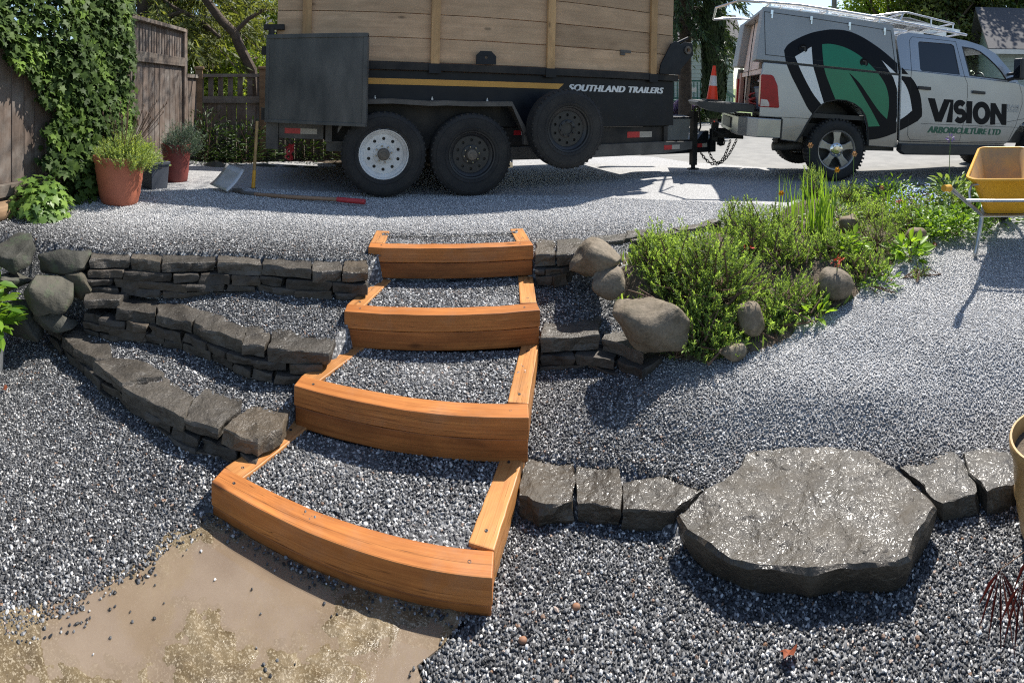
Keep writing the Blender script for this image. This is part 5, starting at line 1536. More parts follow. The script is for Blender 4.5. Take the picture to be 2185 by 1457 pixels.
# seats, dash and steering wheel seen through the open window
grey_cloth = plain('seat_cloth', (0.09, 0.09, 0.095), (0.06, 0.06, 0.065), 0.85, 8)
for y in (.45, 1.4):
    mb = MB(); mb.box((4.5, y, .35), (.16, .5, .62)); mb.box((4.48, y, .76), (.1, .26, .16)); mb.box((4.78, y, .05), (.55, .5, .14)); mb.build('seat', grey_cloth, truck, bev=.03)
mb = MB(); mb.span((5.15, .1, .30), (5.5, TY - .1, .60)); mb.build('dashboard', grey_cloth, truck, bev=.03)
mb = MB(); st_ = [(5.02 + .05 * math.sin(t), .5 + .19 * math.cos(t), .56 + .18 * math.sin(t)) for t in [2 * PI * k / 20 for k in range(21)]]
mb.tube(st_, .016, 6, caps=False); mb.tube([(5.2, .5, .48), (5.02, .5, .56)], .025, 6); mb.build('steering_wheel', GREYPLA, truck)
mb = MB(); mb.box((5.0, .96, 1.0), (.04, .22, .07)); mb.build('mirror_inside', PLASTIC, truck)
# seams, handles, crease, running board, badge
for pts in ([(3.475, .60), (3.47, .50), (3.445, -.33), (3.49, -.395), (4.35, -.395)], [(4.42, .60), (4.475, .50), (4.487, .30), (4.44, -.05), (4.36, -.395), (5.33, -.395)], [(5.57, .58), (5.64, .42), (5.65, .25), (5.52, -.1), (5.34, -.395)],
            [(3.475, .60), (3.49, 1.04), (3.54, 1.10), (4.33, 1.135)], [(4.33, 1.135), (4.42, .60)]):
    mb = MB(); P_ = []
    for u, v in pts:
        x, z = K(u, v); P_.append((x, max(0, z - .6) * .26 - .0005, z))
    mb.tube(P_, .0035, 5); mb.build('door_seam', PLASTIC, truck)
mb = MB(); x0, z0 = K(3.66, -.155); x1, z1 = K(5.57, -.148); mb.tube([(x0, 0, z0), (x1, 0, z1)], .003, 5); mb.build('crease', PLASTIC, truck)
for (a, b, c, d) in ((3.585, 3.80, .336, .383), (4.57, 4.82, .350, .396)):
    x0, z0 = K(a, c); x1, z1 = K(b, d)
    mb = MB(); mb.span((x0, -.035, z0), (x1, -.012, z1)); mb.span((x0 + .01, -.02, z0 + .006), (x0 + .03, .004, z1 - .006)); mb.span((x1 - .03, -.02, z0 + .006), (x1 - .01, .004, z1 - .006)); mb.build('door_handle', PLASTIC, truck, bev=.006)
mb = MB(); mb.prism(KP([(3.30, -.45), (5.22, -.45), (5.30, -.52), (5.2, -.60), (3.35, -.60), (3.28, -.55)]), -.10, .04); mb.build('running_board', PLASTIC, truck, bev=.015)
mb = MB(); mb.prism(KP([(3.31, -.427), (5.29, -.427), (5.25, -.47), (3.31, -.47)]), .012, .05); mb.build('rocker', SILVER, truck)
mb = MB(); mb.span((5.30, -.30, .63), (5.40, -.10, .985)); m1 = mb.build('side_mirror', PLASTIC, truck, bev=.03, bseg=3)
mb = MB(); mb.tube([(5.30, .02, .63), (5.33, -.12, .66)], .03, 8); mb.tube([(5.30, .02, .72), (5.33, -.12, .74)], .025, 8); mb.build('mirror_arm', PLASTIC, truck)
mb = MB(); mb.span((5.294, -.28, .66), (5.299, -.12, .96)); mb.build('mirror_glass', GLASSD, truck)
text_mesh('RAM', .085, CANOPYM, truck, (5.31, -.002, .168), (R(90), 0, 0), offset=.002, width=.26, depth=.006)
text_mesh('3500', .085, CANOPYM, truck, (5.31, -.002, .100), (R(90), 0, 0), offset=.002, width=.26, depth=.006)

def alloy(parent, c, side=-1):
    Rt, h, rim_r = .412, .14, .262
    w = bpy.data.objects.new('wheel', None); COL.objects.link(w); w.parent = parent; w.location = c
    if side > 0: w.rotation_euler = (0, 0, PI)
    mb = MB()
    mb.lathe([(rim_r - .006, h * .9), (rim_r + .015, h), (rim_r + .06, h * 1.03), (Rt - .05, h * 1.02), (Rt - .02, h * .92), (Rt - .006, h * .74), (Rt - .006, -h * .74), (Rt - .03, -h * .96), (rim_r, -h * .9)], 56, axis='y')
    for k in range(50):
        th = 2 * PI * k / 50
        m3 = Matrix.Rotation(-th, 3, 'Y')
        mb.box(m3 @ Vector((Rt - .006, -h * (.70 if k % 2 else .80), 0)), (.022, h * .45, .026), m3)
        mb.box(m3 @ Vector((Rt - .004, h * .2, 0)), (.014, h * .5, .022), m3)
    mb.build('tyre', RUBBER, w)
    r_ = MB(); r_.lathe([(rim_r + .004, h * .98), (rim_r - .006, h * .95), (rim_r - .02, h * .8), (rim_r - .03, h * .2), (rim_r - .03, -h * .6)], 48, axis='y'); r_.build('rim', ALLOY, w)
    bk = MB(); bk.lathe([(rim_r - .03, .0), (0, .0)], 32, axis='y'); bk.build('brake_disc', PLASTIC, w)
    for k in range(5):
        a = 2 * PI * k / 5 + PI / 2
        ca, sa = math.cos(a), math.sin(a)
        def q(r, t): return (r * ca - t * sa, r * sa + t * ca)
        s = MB(); s.prism([q(.06, -.050), q(.14, -.040), q(.245, -.062), q(.245, .062), q(.14, .040), q(.06, .050)], -h * .82, -h * .55); s.build('spoke', ALLOY, w, bev=.01)
    hb = MB(); hb.lathe([(.095, h * .5), (.095, h * .84), (.085, h * .90), (.05, h * .92), (.048, h * .98), (0, h * 1.0)], 32, axis='y'); hb.build('hub_cap', CHROME, w)
    for k in range(8):
        a = 2 * PI * k / 8
        n = MB(); n.lathe([(.011, h * .88), (.011, h * .98), (.006, h * 1.02), (0, h * 1.02)], 6, axis='y', sm=False); no = n.build('lug_nut', CHROME, w); no.location = (.072 * math.cos(a), 0, .072 * math.sin(a))
    return w
for (u, v) in ((2.372, -.569), (6.12, -.569)):
    x, z = K(u, v)
    alloy(truck, (x, .13, z)); alloy(truck, (x, TY - .13, z), side=1)

# ---- lettering and logo on the side
def decal(name, poly, mat, dy):
    parts_ = []
    lo = clip_poly(poly, 1, .500, True); hi = clip_poly(poly, 1, .532, False)
    if len(lo) > 2:
        bed = clip_poly(lo, 0, 3.262, True); cab = clip_poly(lo, 0, 3.315, False)
        parts_ += [(p, 0) for p in (bed, cab) if len(p) > 2]
    if len(hi) > 2:
        hb2 = clip_poly(hi, 0, 3.25, True); cb2 = clip_poly(hi, 0, 3.315, False)
        if len(hb2) > 2: parts_.append((hb2, LEAN))
        if len(cb2) > 2: parts_.append((cb2, 0))
    mb = MB()
    for p, k in parts_:
        pp = KP(p)
        tri = tessellate_polygon([[Vector((a, b, 0)) for a, b in pp]])
        mb.add([(a, (b - .525) * k - dy if k else -dy, b) for a, b in pp], [tuple(t) for t in tri])
    return mb.build(name, mat, truck)
def spline(pts, n=4):
    """rounds a closed outline"""
    out = []
    m = len(pts)
    for i in range(m):
        p0, p1, p2, p3 = (Vector(pts[(i + j - 1) % m]) for j in range(4))
        for k in range(n):
            t = k / n
            q = 0.5 * ((2 * p1) + (p2 - p0) * t + (2 * p0 - 5 * p1 + 4 * p2 - p3) * t * t + (3 * p1 - p0 - 3 * p2 + p3) * t ** 3)
            out.append((q.x, q.y))
    return out
def openspline(pts, n=4):
    out = []
    m = len(pts)
    for i in range(m - 1):
        p0, p1, p2, p3 = (Vector(pts[min(m - 1, max(0, i + j - 1))]) for j in range(4))
        for k in range(n):
            t = k / n
            q = 0.5 * ((2 * p1) + (p2 - p0) * t + (2 * p0 - 5 * p1 + 4 * p2 - p3) * t * t + (3 * p1 - p0 - 3 * p2 + p3) * t ** 3)
            out.append((q.x, q.y))
    return out + [pts[-1]]
arch_up = [(2.826, -.40), (2.802, -.22), (2.767, -.098), (2.702, -.008), (2.602, .058), (2.48, .093), (2.354, .095), (2.20, .058), (2.10, -.017), (2.02, -.127)]
outer = openspline([(1.605, .679), (1.663, .765), (1.798, .86), (1.986, .954), (2.177, 1.013), (2.301, 1.036), (2.48, 1.042), (2.664, 1.002), (2.852, .923), (3.045, .816), (3.263, .665), (3.419, .54), (3.545, .42), (3.637, .244), (3.674, .025), (3.67, -.055)]) \
    + openspline([(3.60, -.125), (3.347, -.257), (3.155, -.341), (2.98, -.395), (2.83, -.418)]) + arch_up + openspline([(2.0, -.10), (1.934, -.022), (1.815, .181), (1.714, .35), (1.63, .524)])
decal('logo_black', outer, LOGOBLK, .003)
decal('logo_white', [(1.751, .612), (1.86, .685), (1.977, .765), (1.994, .522)] + openspline([(2.02, .44), (2.055, .347), (2.11, .19), (2.168, .035)]) + openspline([(2.133, .016), (2.003, .163), (1.883, .349), (1.798, .503)]), LOGOWHT, .006)
decal('logo_green', openspline([(2.124, .814), (2.247, .832), (2.426, .814), (2.609, .75), (2.795, .634), (2.948, .494), (3.055, .364), (3.113, .212), (3.127, .056), (3.104, -.121)])
      + openspline([(3.104, -.121), (2.967, -.006), (2.814, .173), (2.664, .349), (2.499, .478)]) + openspline([(2.499, .478), (2.59, .359), (2.72, .183), (2.871, -.029), (2.996, -.222)])
      + [(2.805, -.238), (2.767, -.098), (2.702, -.008), (2.602, .058), (2.48, .093), (2.335, .096)] + openspline([(2.327, .10), (2.247, .264), (2.159, .471), (2.133, .65)]), LOGOGRN, .006)
decal('logo_white', [(3.006, .69)] + openspline([(3.143, .591), (3.344, .424), (3.446, .255), (3.504, .025)]) + openspline([(3.504, .025), (3.384, -.071), (3.247, -.149)]) + openspline([(3.247, -.149), (3.283, .065), (3.263, .258), (3.183, .463)]), LOGOWHT, .006)
def ribbon(cen, w):
    cen = [Vector(p) for p in cen]; a = []; b = []
    for i, p in enumerate(cen):
        t = (cen[min(i + 1, len(cen) - 1)] - cen[max(i - 1, 0)]).normalized(); n = Vector((-t.y, t.x))
        a.append(tuple(p + n * w / 2)); b.append(tuple(p - n * w / 2))
    return a + b[::-1]
B0, B1 = -.118, .226
def letter(poly, holes=()):
    mb = MB(); mb.prism(KP(poly), -.004, -.0025, 'y', [KP(h) for h in holes]); mb.build('letter', LOGOBLK, truck)
letter([(3.765, B1 - .004), (3.888, B1 - .003), (3.965, .015), (4.055, B1 - .002), (4.172, B1), (4.02, B0), (3.905, B0)])
letter([(4.115 + .055, B1 - .05), (4.135, B1), (4.225, B1), (4.215, B0), (4.105, B0)])
cs = (B0 + B1) / 2; ry = (B1 - B0) / 4 - .024
S_ = [(4.355 + .082 * math.cos(a), cs + ry + .003 + (ry + .010) * math.sin(a)) for a in [R(35 + 235 * k / 12) for k in range(13)]] + [(4.355 + .086 * math.cos(a), cs - ry - .003 + (ry + .010) * math.sin(a)) for a in [R(90 - 235 * k / 12) for k in range(13)]]
letter(ribbon(S_, .088))
letter([(4.475, B1), (4.585, B1), (4.585, B0), (4.475, B0)])
letter([(4.775 + .178 * math.cos(a), cs + .182 * math.sin(a)) for a in [2 * PI * k / 32 for k in range(32)]], [[(4.775 + .075 * math.cos(a), cs + .090 * math.sin(a)) for a in [2 * PI * k / 24 for k in range(24)]]])
letter([(4.955, B0), (4.955, B1), (5.055, B1), (5.19, .05), (5.19, B1), (5.30, B1 + .004), (5.30, B0), (5.20, B0), (5.06, .065), (5.06, B0)])
text_mesh('ARBORICULTURE LTD', .135, TEXTGRN, truck, (K(3.77, -.28)[0], -.003, -.282), (R(90), 0, 0), shear=.25, offset=.001, width=1.40, bold=.015)

# ---- things standing on and in the truck
def cone(label, loc, h, rot=None):
    t = thing('traffic_cone', label, 'traffic cone')
    t.matrix_world = Matrix.Translation(loc) @ (rot or Matrix.Identity(4))
    k = h / .7
    mb = MB(); mb.prism([(x * k, y * k) for x, y in [(-.17, -.13), (-.13, -.17), (.13, -.17), (.17, -.13), (.17, .13), (.13, .17), (-.13, .17), (-.17, .13)]], 0, .03 * k, 'z'); mb.build('base', PLASTIC, t, bev=.006)
    def r_(z): return (.115 - .085 * z / .7) * k
    for nm, a, b, m in (('sleeve', .03, .30, ORANGEC), ('reflective_band', .30, .50, plain('grey_band', (0.60, 0.60, 0.6), (0.5, 0.5, 0.5), 0.4, 6)), ('tip', .50, .70, ORANGEC)):
        mb = MB(); e = .003 if nm == 'reflective_band' else 0
        mb.lathe([(r_(a) + e, a * k), (r_(b) + e, b * k)] + ([(r_(b) - .01 * k, b * k), (r_(b) - .012 * k, (b - .1) * k)] if nm == 'tip' else []), 24); mb.build(nm, m, t)
    return t
cw = TKM @ Vector((.745, .40, -.040))
cone('orange traffic cone with grey band standing on the open tailgate', cw, .47, Matrix.Rotation(R(4.3), 4, 'Y'))
tb = thing('storage_tote', 'blue plastic tote of ropes in the truck bed beside the tail lamp', 'tote'); tb.matrix_world = TKM @ Matrix.Translation((1.62, .42, -.09))
mb = MB(); mb.add([(-.20, -.22, 0), (.20, -.22, 0), (.20, .3, 0), (-.20, .3, 0), (-.24, -.26, .28), (.24, -.26, .28), (.24, .34, .28), (-.24, .34, .28)], [(3, 2, 1, 0), (0, 1, 5, 4), (1, 2, 6, 5), (2, 3, 7, 6), (3, 0, 4, 7)]); mb.build('bin', BLUEBOX, tb)
mb = MB(); mb.tube([(-.24, -.26, .28), (.24, -.26, .28), (.24, .34, .28), (-.24, .34, .28), (-.24, -.26, .28)], .014, 6); mb.build('lip', BLUEBOX, tb)
rr = random.Random(8)
for k, m in ((0, ORANGER), (1, plain('white_rope', (0.6, 0.55, 0.5), (0.45, 0.4, 0.35), .8, 20)), (2, ORANGER), (3, plain('red_hose', (0.4, 0.05, 0.04), (0.3, 0.04, 0.03), .6, 20))):
    co = thing('rope_coil', ['orange rope coil on top of the blue tote in the truck bed', 'whitish rope coil in the blue tote in the truck bed', 'second orange rope coil behind the white one in the blue tote', 'dark red hose bundle beside the blue tote in the truck bed'][k], 'rope')
    co.matrix_world = TKM @ Matrix.Translation(((1.62, .36, .22), (1.55, .45, .22), (1.7, .55, .24), (1.5, .85, -.04))[k])
    for q in range(4):
        ph = rr.uniform(0, 6); rx = rr.uniform(.12, .2)
        mb = MB(); mb.tube([(rx * math.cos(a) , rx * .8 * math.sin(a), .05 + .05 * q * .5 + .05 * math.sin(a + ph)) for a in [2 * PI * j / 16 for j in range(17)]], .012, 6, caps=False); mb.build('loop', m, co)
# ------------------------------------------------------------------ fence on the left
FD = Vector((-.233, .972, 0)); FN = Vector((.972, .233, 0)); FO = Vector((-3.25, 1.70, 0))
fence = thing('board_fence', 'weathered brown board fence with picket top, half hidden by ivy, at the left', 'fence', FO + Vector((0, 0, .66)), (0, 0, math.atan2(FD.y, FD.x)))
rr = random.Random(3)
s = -1.3
while s < 3.40:
    w = rr.uniform(.125, .145)
    mb = MB(); top = 1.32 + rr.uniform(-.004, .004)
    mb.span((s, .0 + rr.uniform(0, .004), .235), (s + w - .008, .02, top)); mb.build('board', W_FENCE, fence, bev=.003)
    if s > 1.0:
        for k in range(2):
            x0 = s + k * w * .52
            mb = MB(); mb.span((x0, .004, 1.40), (x0 + w * .33, .02, 1.755)); mb.build('picket', W_FENCE, fence)
    s += w
for (z0, z1, y0, y1) in ((1.30, 1.415, -.035, -.002), (1.755, 1.80, -.05, .05), (.14, .235, -.055, .03)):
    mb = MB(); mb.span((-1.3, y0, z0), (3.42, y1, z1)); mb.build('rail', W_FENCEL, fence, bev=.004)
for sx in (-.55, 1.45, 3.45):
    mb = MB(); mb.span((sx - .045, -.03, -.1), (sx + .045, .06, 1.80)); mb.build('post', W_FENCE, fence, bev=.004)
mb = MB(); mb.tube([(-1.3, -.12, .07), (.5, -.10, .05), (.62, -.1, .05)], .075, 12); mb.build('base_log', W_LOG, fence)
mb = MB(); mb.span((-1.3, -.03, -.05), (3.4, .01, .13)); mb.build('kick_board', W_FENCEL, fence)

def back_fence():
    A = Vector((-4.20, 5.55, .62)); B = Vector((-0.6, 7.90, .62))
    t = B - A; L = t.length
    f = thing('picket_fence', 'dark slatted back fence with open picket top behind the red pot', 'fence', A, (0, 0, math.atan2(t.y, t.x)))
    s = 0.0
    while s < L:
        w = .14
        mb = MB(); mb.span((s, 0, 0), (s + w - .01, .02, .86)); mb.build('board', W_FENCE, f)
        mb = MB(); mb.span((s + .01, 0, .94), (s + .085, .02, 1.22)); mb.build('picket', W_FENCE, f)
        s += w
    for z0, z1 in ((.85, .945), (1.22, 1.265)):
        mb = MB(); mb.span((0, -.04, z0), (L, .04, z1)); mb.build('rail', W_FENCEL, f)
    for sx in (0.02, .93, 2.7):
        mb = MB(); mb.span((sx - .05, -.055, -.02), (sx + .05, .055, 1.33)); mb.build('post', W_LOG, f, bev=.004)
        mb = MB(); mb.span((sx - .07, -.075, 1.331), (sx + .07, .075, 1.37)); mb.build('post_cap', W_LOG, f, bev=.006)
    # short return between the two fences
    C = Vector((-4.05, 5.05, .62)); t = A - C
    g = thing('fence_return', 'short low fence piece joining the tall fence to the back fence', 'fence', C, (0, 0, math.atan2(t.y, t.x)))
    s = 0.03
    while s < t.length - .1:
        mb = MB(); mb.span((s, 0, 0), (s + .12, .02, 1.2)); mb.build('board', W_FENCE, g); s += .13
    mb = MB(); mb.span((0, -.03, 1.201), (t.length - .02, .04, 1.25)); mb.build('rail', W_FENCEL, g)
back_fence()

# ------------------------------------------------------------------ ivy
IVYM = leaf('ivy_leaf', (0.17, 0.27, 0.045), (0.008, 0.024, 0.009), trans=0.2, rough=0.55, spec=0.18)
def ivy():
    rg = np.random.default_rng(11)
    t = thing('ivy', 'thick dark green ivy hanging over the board fence', 'ivy', FO + Vector((0, 0, .66)))
    n = 15000
    S = rg.uniform(-.9, 2.05, n); Z = rg.uniform(.70, 2.75, n)
    def edge(z):        # left edge of the curtain
        return np.interp(z, [.66, 1.0, 1.4, 1.75, 1.95, 2.2], [.62, .66, .56, .46, .15, -1.0])
    wob = .10 * np.sin(Z * 9 + 1) + .06 * np.sin(Z * 23)
    right = 1.86 + .10 * np.sin(Z * 6.3) + np.where(Z < 1.25, -(1.25 - Z) * .75, 0) + np.where(Z > 2.3, (Z - 2.3) * .5, 0)
    k = (S > edge(Z) + wob) & (S < right)
    S, Z = S[k], Z[k]; n = len(S)
    lump = .5 + .5 * np.sin(S * 5.1 + 1.3) * np.sin(Z * 4.3 + S * 2)
    bulge = .05 + .13 * np.clip((S - .4) / .5, 0, 1) * np.clip((2.05 - S) / .4, 0, 1) + .10 * lump + .10 * np.clip((1.2 - Z) / .5, 0, 1)
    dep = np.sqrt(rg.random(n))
    D = .03 + bulge * dep
    pos = np.array(FO)[None] + np.outer(S, np.array(FD)) + np.outer(D, np.array(FN)); pos[:, 2] = Z
    nrm = np.array(FN)[None] * .8 + np.array([0, -.15, .45])[None] + unit(n, rg) * .55
    up = np.stack([rg.normal(0, .45, n), rg.normal(0, .45, n), -np.ones(n)], 1)
    rot = frames(nrm, up)
    size = rg.uniform(.045, .082, n) * np.where(rg.random(n) < .12, .6, 1)
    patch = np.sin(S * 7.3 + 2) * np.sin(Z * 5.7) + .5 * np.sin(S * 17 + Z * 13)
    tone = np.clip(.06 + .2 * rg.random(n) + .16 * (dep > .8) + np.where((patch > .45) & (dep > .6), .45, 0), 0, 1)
    pos = pos - np.array(t.location)
    order = np.argsort(-dep * (size / .06))
    own = order[:280]; rest = order[280:]
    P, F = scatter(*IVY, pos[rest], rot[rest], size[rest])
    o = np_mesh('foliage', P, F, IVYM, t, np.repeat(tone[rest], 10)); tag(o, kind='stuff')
    protos = []
    for j in range(6):
        P, F = scatter(*IVY, np.zeros((1, 3)), np.eye(3)[None], np.array([1.0]))
        P[:, 2] += .12 * P[:, 1] ** 2 * (1 if j % 2 else -1)
        q = np_mesh('leaf', P, F, IVYM, None, np.full(10, [.25, .35, .45, .6, .85, .3][j])); protos.append(q.data); bpy.data.objects.remove(q)
    for c, i in enumerate(own):
        q = bpy.data.objects.new('leaf', protos[int(min(5, tone[i] * 7))]); COL.objects.link(q); q.parent = t
        m = Matrix([list(rot[i][0]) + [0], list(rot[i][1]) + [0], list(rot[i][2]) + [0], [0, 0, 0, 1]])
        q.matrix_local = Matrix.Translation(Vector(pos[i])) @ m @ Matrix.Scale(float(size[i] * 1.1), 4)
    # stems
    for k in range(12):
        s0 = .75 + k * .09; zz = .0; path = []
        for q in range(9):
            path.append(Vector((FD * s0)) + FN * (.05 + .02 * math.sin(q + k)) + Vector((0, 0, zz))); s0 += rr.uniform(-.07, .07); zz += .25
        mb = MB(); mb.tube(path, .008, 5); mb.build('stem', TWIG, t)
    # the bright clump spilling onto the gravel
    t2 = thing('ivy', 'bright sunlit clump of ivy spilling onto the gravel at the foot of the fence', 'ivy', gp(85, 455, .68))
    n = 520
    d = unit(n, rg); d[:, 2] = np.abs(d[:, 2]); r_ = rg.random(n) ** .4
    pos = d * r_[:, None] * np.array([.24, .26, .30])
    nrm = d * .7 + np.array([.2, -.1, .6]) + unit(n, rg) * .4
    rot = frames(nrm, np.stack([d[:, 0], d[:, 1], -np.ones(n) * .6], 1) + unit(n, rg) * .3)
    size = rg.uniform(.045, .085, n)
    P, F = scatter(*IVY, pos, rot, size)
    o = np_mesh('foliage', P, F, leaf('young_ivy', (0.22, 0.34, 0.07), (0.04, 0.10, 0.02), trans=.35, rough=.4), t2, np.repeat(np.clip(rg.normal(.55, .25, n), 0, 1), 10)); tag(o, kind='stuff')
    mb = MB()
    for k in range(8):
        a = rr.uniform(0, 6.28); mb.tube([(0, 0, 0), (.1 * math.cos(a), .1 * math.sin(a), .12), (.2 * math.cos(a), .2 * math.sin(a), .15)], .005, 5)
    mb.build('stem', TWIG, t2)
ivy()

# ------------------------------------------------------------------ plants: shared makers
LAV = leaf('lavender_leaf', (0.40, 0.50, 0.17), (0.12, 0.18, 0.06), trans=.35, rough=.6)
GREYG = leaf('grey_green_leaf', (0.19, 0.25, 0.17), (0.055, 0.085, 0.06), trans=.2, rough=.7, tcol=(1.2, 1.25, .8))
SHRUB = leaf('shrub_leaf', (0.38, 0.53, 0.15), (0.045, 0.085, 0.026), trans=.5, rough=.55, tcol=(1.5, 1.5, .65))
LUSH = leaf('lush_leaf', (0.30, 0.48, 0.06), (0.05, 0.13, 0.02), trans=.42, rough=.4)
IRIS = leaf('blade_leaf', (0.28, 0.45, 0.08), (0.06, 0.15, 0.025), trans=.45, rough=.4)
PALE = leaf('pale_leaf', (0.33, 0.44, 0.17), (0.10, 0.18, 0.055), trans=.35, rough=.5)
DARKF = leaf('dark_leaf', (0.07, 0.13, 0.03), (0.012, 0.028, 0.008), trans=.25, rough=.5)

def sprigs(parent, n, rad, h, rg, mat, per=16, L=(.09, .17), lw=.0055, ll=.026, upw=.9, name='foliage', fill=.55, tonebias=.45, base=0.0, lean=(0, 0)):
    """dome of upright leafy sprigs"""
    d = unit(n, rg); d[:, 2] = np.abs(d[:, 2])
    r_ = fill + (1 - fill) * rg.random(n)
    tip = d * r_[:, None] * np.array([rad[0], rad[1], h]); tip[:, 2] += base
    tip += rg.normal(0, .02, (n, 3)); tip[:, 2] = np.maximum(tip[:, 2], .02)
    tip[:, 0] += lean[0] * tip[:, 2]; tip[:, 1] += lean[1] * tip[:, 2]
    ax = d * np.array([1, 1, .4]) + np.array([0, 0, upw]) + rg.normal(0, .25, (n, 3)); ax /= np.linalg.norm(ax, axis=1, keepdims=True)
    ln = rg.uniform(L[0], L[1], n)
    tt = np.tile(np.linspace(.05, 1, per), n)
    idx = np.repeat(np.arange(n), per)
    pos = tip[idx] - ax[idx] * (ln[idx] * (1 - tt))[:, None]
    out = unit(len(idx), rg)
    dirv = ax[idx] * (.55 + .6 * tt)[:, None] + out * .75; dirv /= np.linalg.norm(dirv, axis=1, keepdims=True)
    nrm = np.cross(dirv, unit(len(idx), rg))
    rot = frames(nrm, dirv)
    sz = np.stack([np.full(len(idx), lw) * rg.uniform(.8, 1.3, len(idx)), ll * rg.uniform(.7, 1.25, len(idx)) * (1.1 - .4 * tt), np.full(len(idx), ll)], 1)
    P, F = scatter(*BLADE, pos, rot, sz)
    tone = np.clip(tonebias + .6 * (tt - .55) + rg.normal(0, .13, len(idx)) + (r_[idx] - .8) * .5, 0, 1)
    o = np_mesh(name, P, F, mat, parent, np.repeat(tone, 2)); tag(o, kind='stuff')
    return tip, ax

def stems(parent, tips, rg, n, r0=.008, mat=TWIG, name='stem', bend=.05, root=(0, 0, 0)):
    for i in rg.choice(len(tips), min(n, len(tips)), replace=False):
        t = Vector(tips[i]); mid = t * .5 + Vector((rg.normal(0, bend), rg.normal(0, bend), -.03))
        mb = MB(); mb.tube([Vector(root), Vector(root).lerp(mid, .5) + Vector((0, 0, -.01)), mid, t], [r0, r0 * .8, r0 * .6, r0 * .25], 5); mb.build(name, mat, parent)

def shrub(name, label, px, py, z, rad, h, n, mat, seed, cat='shrub', group=None, **kw):
    rg = np.random.default_rng(seed)
    p = gp(px, py, z)
    p.z = gzs(p.x, p.y)
    t = thing(name, label, cat, p, group=group)
    tip, ax = sprigs(t, n, rad, h, rg, mat, **kw)
    stems(t, tip, rg, max(4, n // 30), r0=.009)
    return t

def broadleaf(name, label, p, n, rad, h, size, mat, seed, cat='plant', template=OVAL, droop=.4, group=None, tb=.5, asp=1.0, stem_n=6):
    rg = np.random.default_rng(seed)
    t = thing(name, label, cat, p, group=group)
    d = unit(n, rg); d[:, 2] = np.abs(d[:, 2])
    r_ = rg.random(n) ** .5
    pos = d * r_[:, None] * np.array([rad[0], rad[1], h])
    dirv = d * np.array([1, 1, .3]) + np.array([0, 0, .5 - droop]) + unit(n, rg) * .35
    nrm = np.array([0, -.1, 1.0]) + unit(n, rg) * .55
    nrm = nrm - dirv * (nrm * dirv).sum(1, keepdims=True) / (dirv * dirv).sum(1, keepdims=True)
    rot = frames(nrm, dirv)
    sz = rg.uniform(size[0], size[1], n); sz = np.stack([sz * asp, sz, sz], 1)
    P, F = scatter(*template, pos, rot, sz)
    k = len(template[1])
    o = np_mesh('foliage', P, F, mat, t, np.repeat(np.clip(rg.normal(tb, .2, n), 0, 1), k)); tag(o, kind='stuff')
    stems(t, pos, rg, stem_n, r0=.006)
    return t

def blades(parent, n, spread, hgt, rg, mat, width=.016, name='leaf', joined=False, lean=.35):
    """strap leaves, each its own part"""
    for i in range(n):
        a = rg.uniform(0, 6.28); h = rg.uniform(*hgt); b = rg.uniform(.02, lean)
        o0 = Vector((rg.normal(0, spread), rg.normal(0, spread), 0)); dr = Vector((math.cos(a), math.sin(a), 0)); sd = Vector((-dr.y, dr.x, 0))
        vs_ = []; fs = []; m = 7
        for k in range(m + 1):
            t = k / m
            c = o0 + dr * (b * h * t ** 2.2) + Vector((0, 0, h * t * (1 - .25 * b * t * t)))
            w = width * (1 - t ** 2.5) * (.7 + .3 * min(1, t * 4)) / 2
            vs_ += [c - sd * w, c + dr * w * .4, c + sd * w]
        for k in range(m):
            fs += [(3 * k, 3 * k + 1, 3 * k + 4, 3 * k + 3), (3 * k + 1, 3 * k + 2, 3 * k + 5, 3 * k + 4)]
        o = np_mesh(name, [tuple(v) for v in vs_], fs, mat, parent, np.full(2 * m, np.clip(rg.normal(.55, .2), 0, 1)), sm=True)

# ------------------------------------------------------------------ pots
def pot(name, label, p, r0, r1, h, mat, bands=(), seg=40, cat='plant pot', fill=.85, square=False):
    t = thing(name, label, cat, p)
    if square:
        mb = MB(); mb.lathe([(r0 * 1.25, 0), (r1 * 1.25, h), (r1 * 1.36, h), (r1 * 1.36, h + .03), (r1 * 1.2, h + .03), (r1 * 1.15, h * fill)], 4, sm=False); o = mb.build('body', mat, t, bev=.015, bseg=3); o.rotation_euler = (0, 0, R(30))
    else:
        prof = [(0, 0), (r0 * .96, 0), (r0, .01)]
        for k in range(1, 13):
            z = h * .86 * k / 12; r_ = r0 + (r1 * .95 - r0) * (k / 12) ** .8
            bump = sum(.008 * math.exp(-((k / 12 - b) / .035) ** 2) for b in bands)
            prof.append((r_ + bump, z))
        prof += [(r1 * .99, h * .865), (r1 * 1.02, h * .90), (r1 * 1.02, h * .98), (r1, h), (r1 * .95, h), (r1 * .92, h * .95), (r1 * .88, h * fill * .9)]
        mb = MB(); mb.lathe(prof, seg); mb.build('body', mat, t)
    mb = MB(); mb.lathe([(r1 * .93, h * fill), (0, h * fill + .01)], 20); mb.build('soil', SOIL, t)
    return t

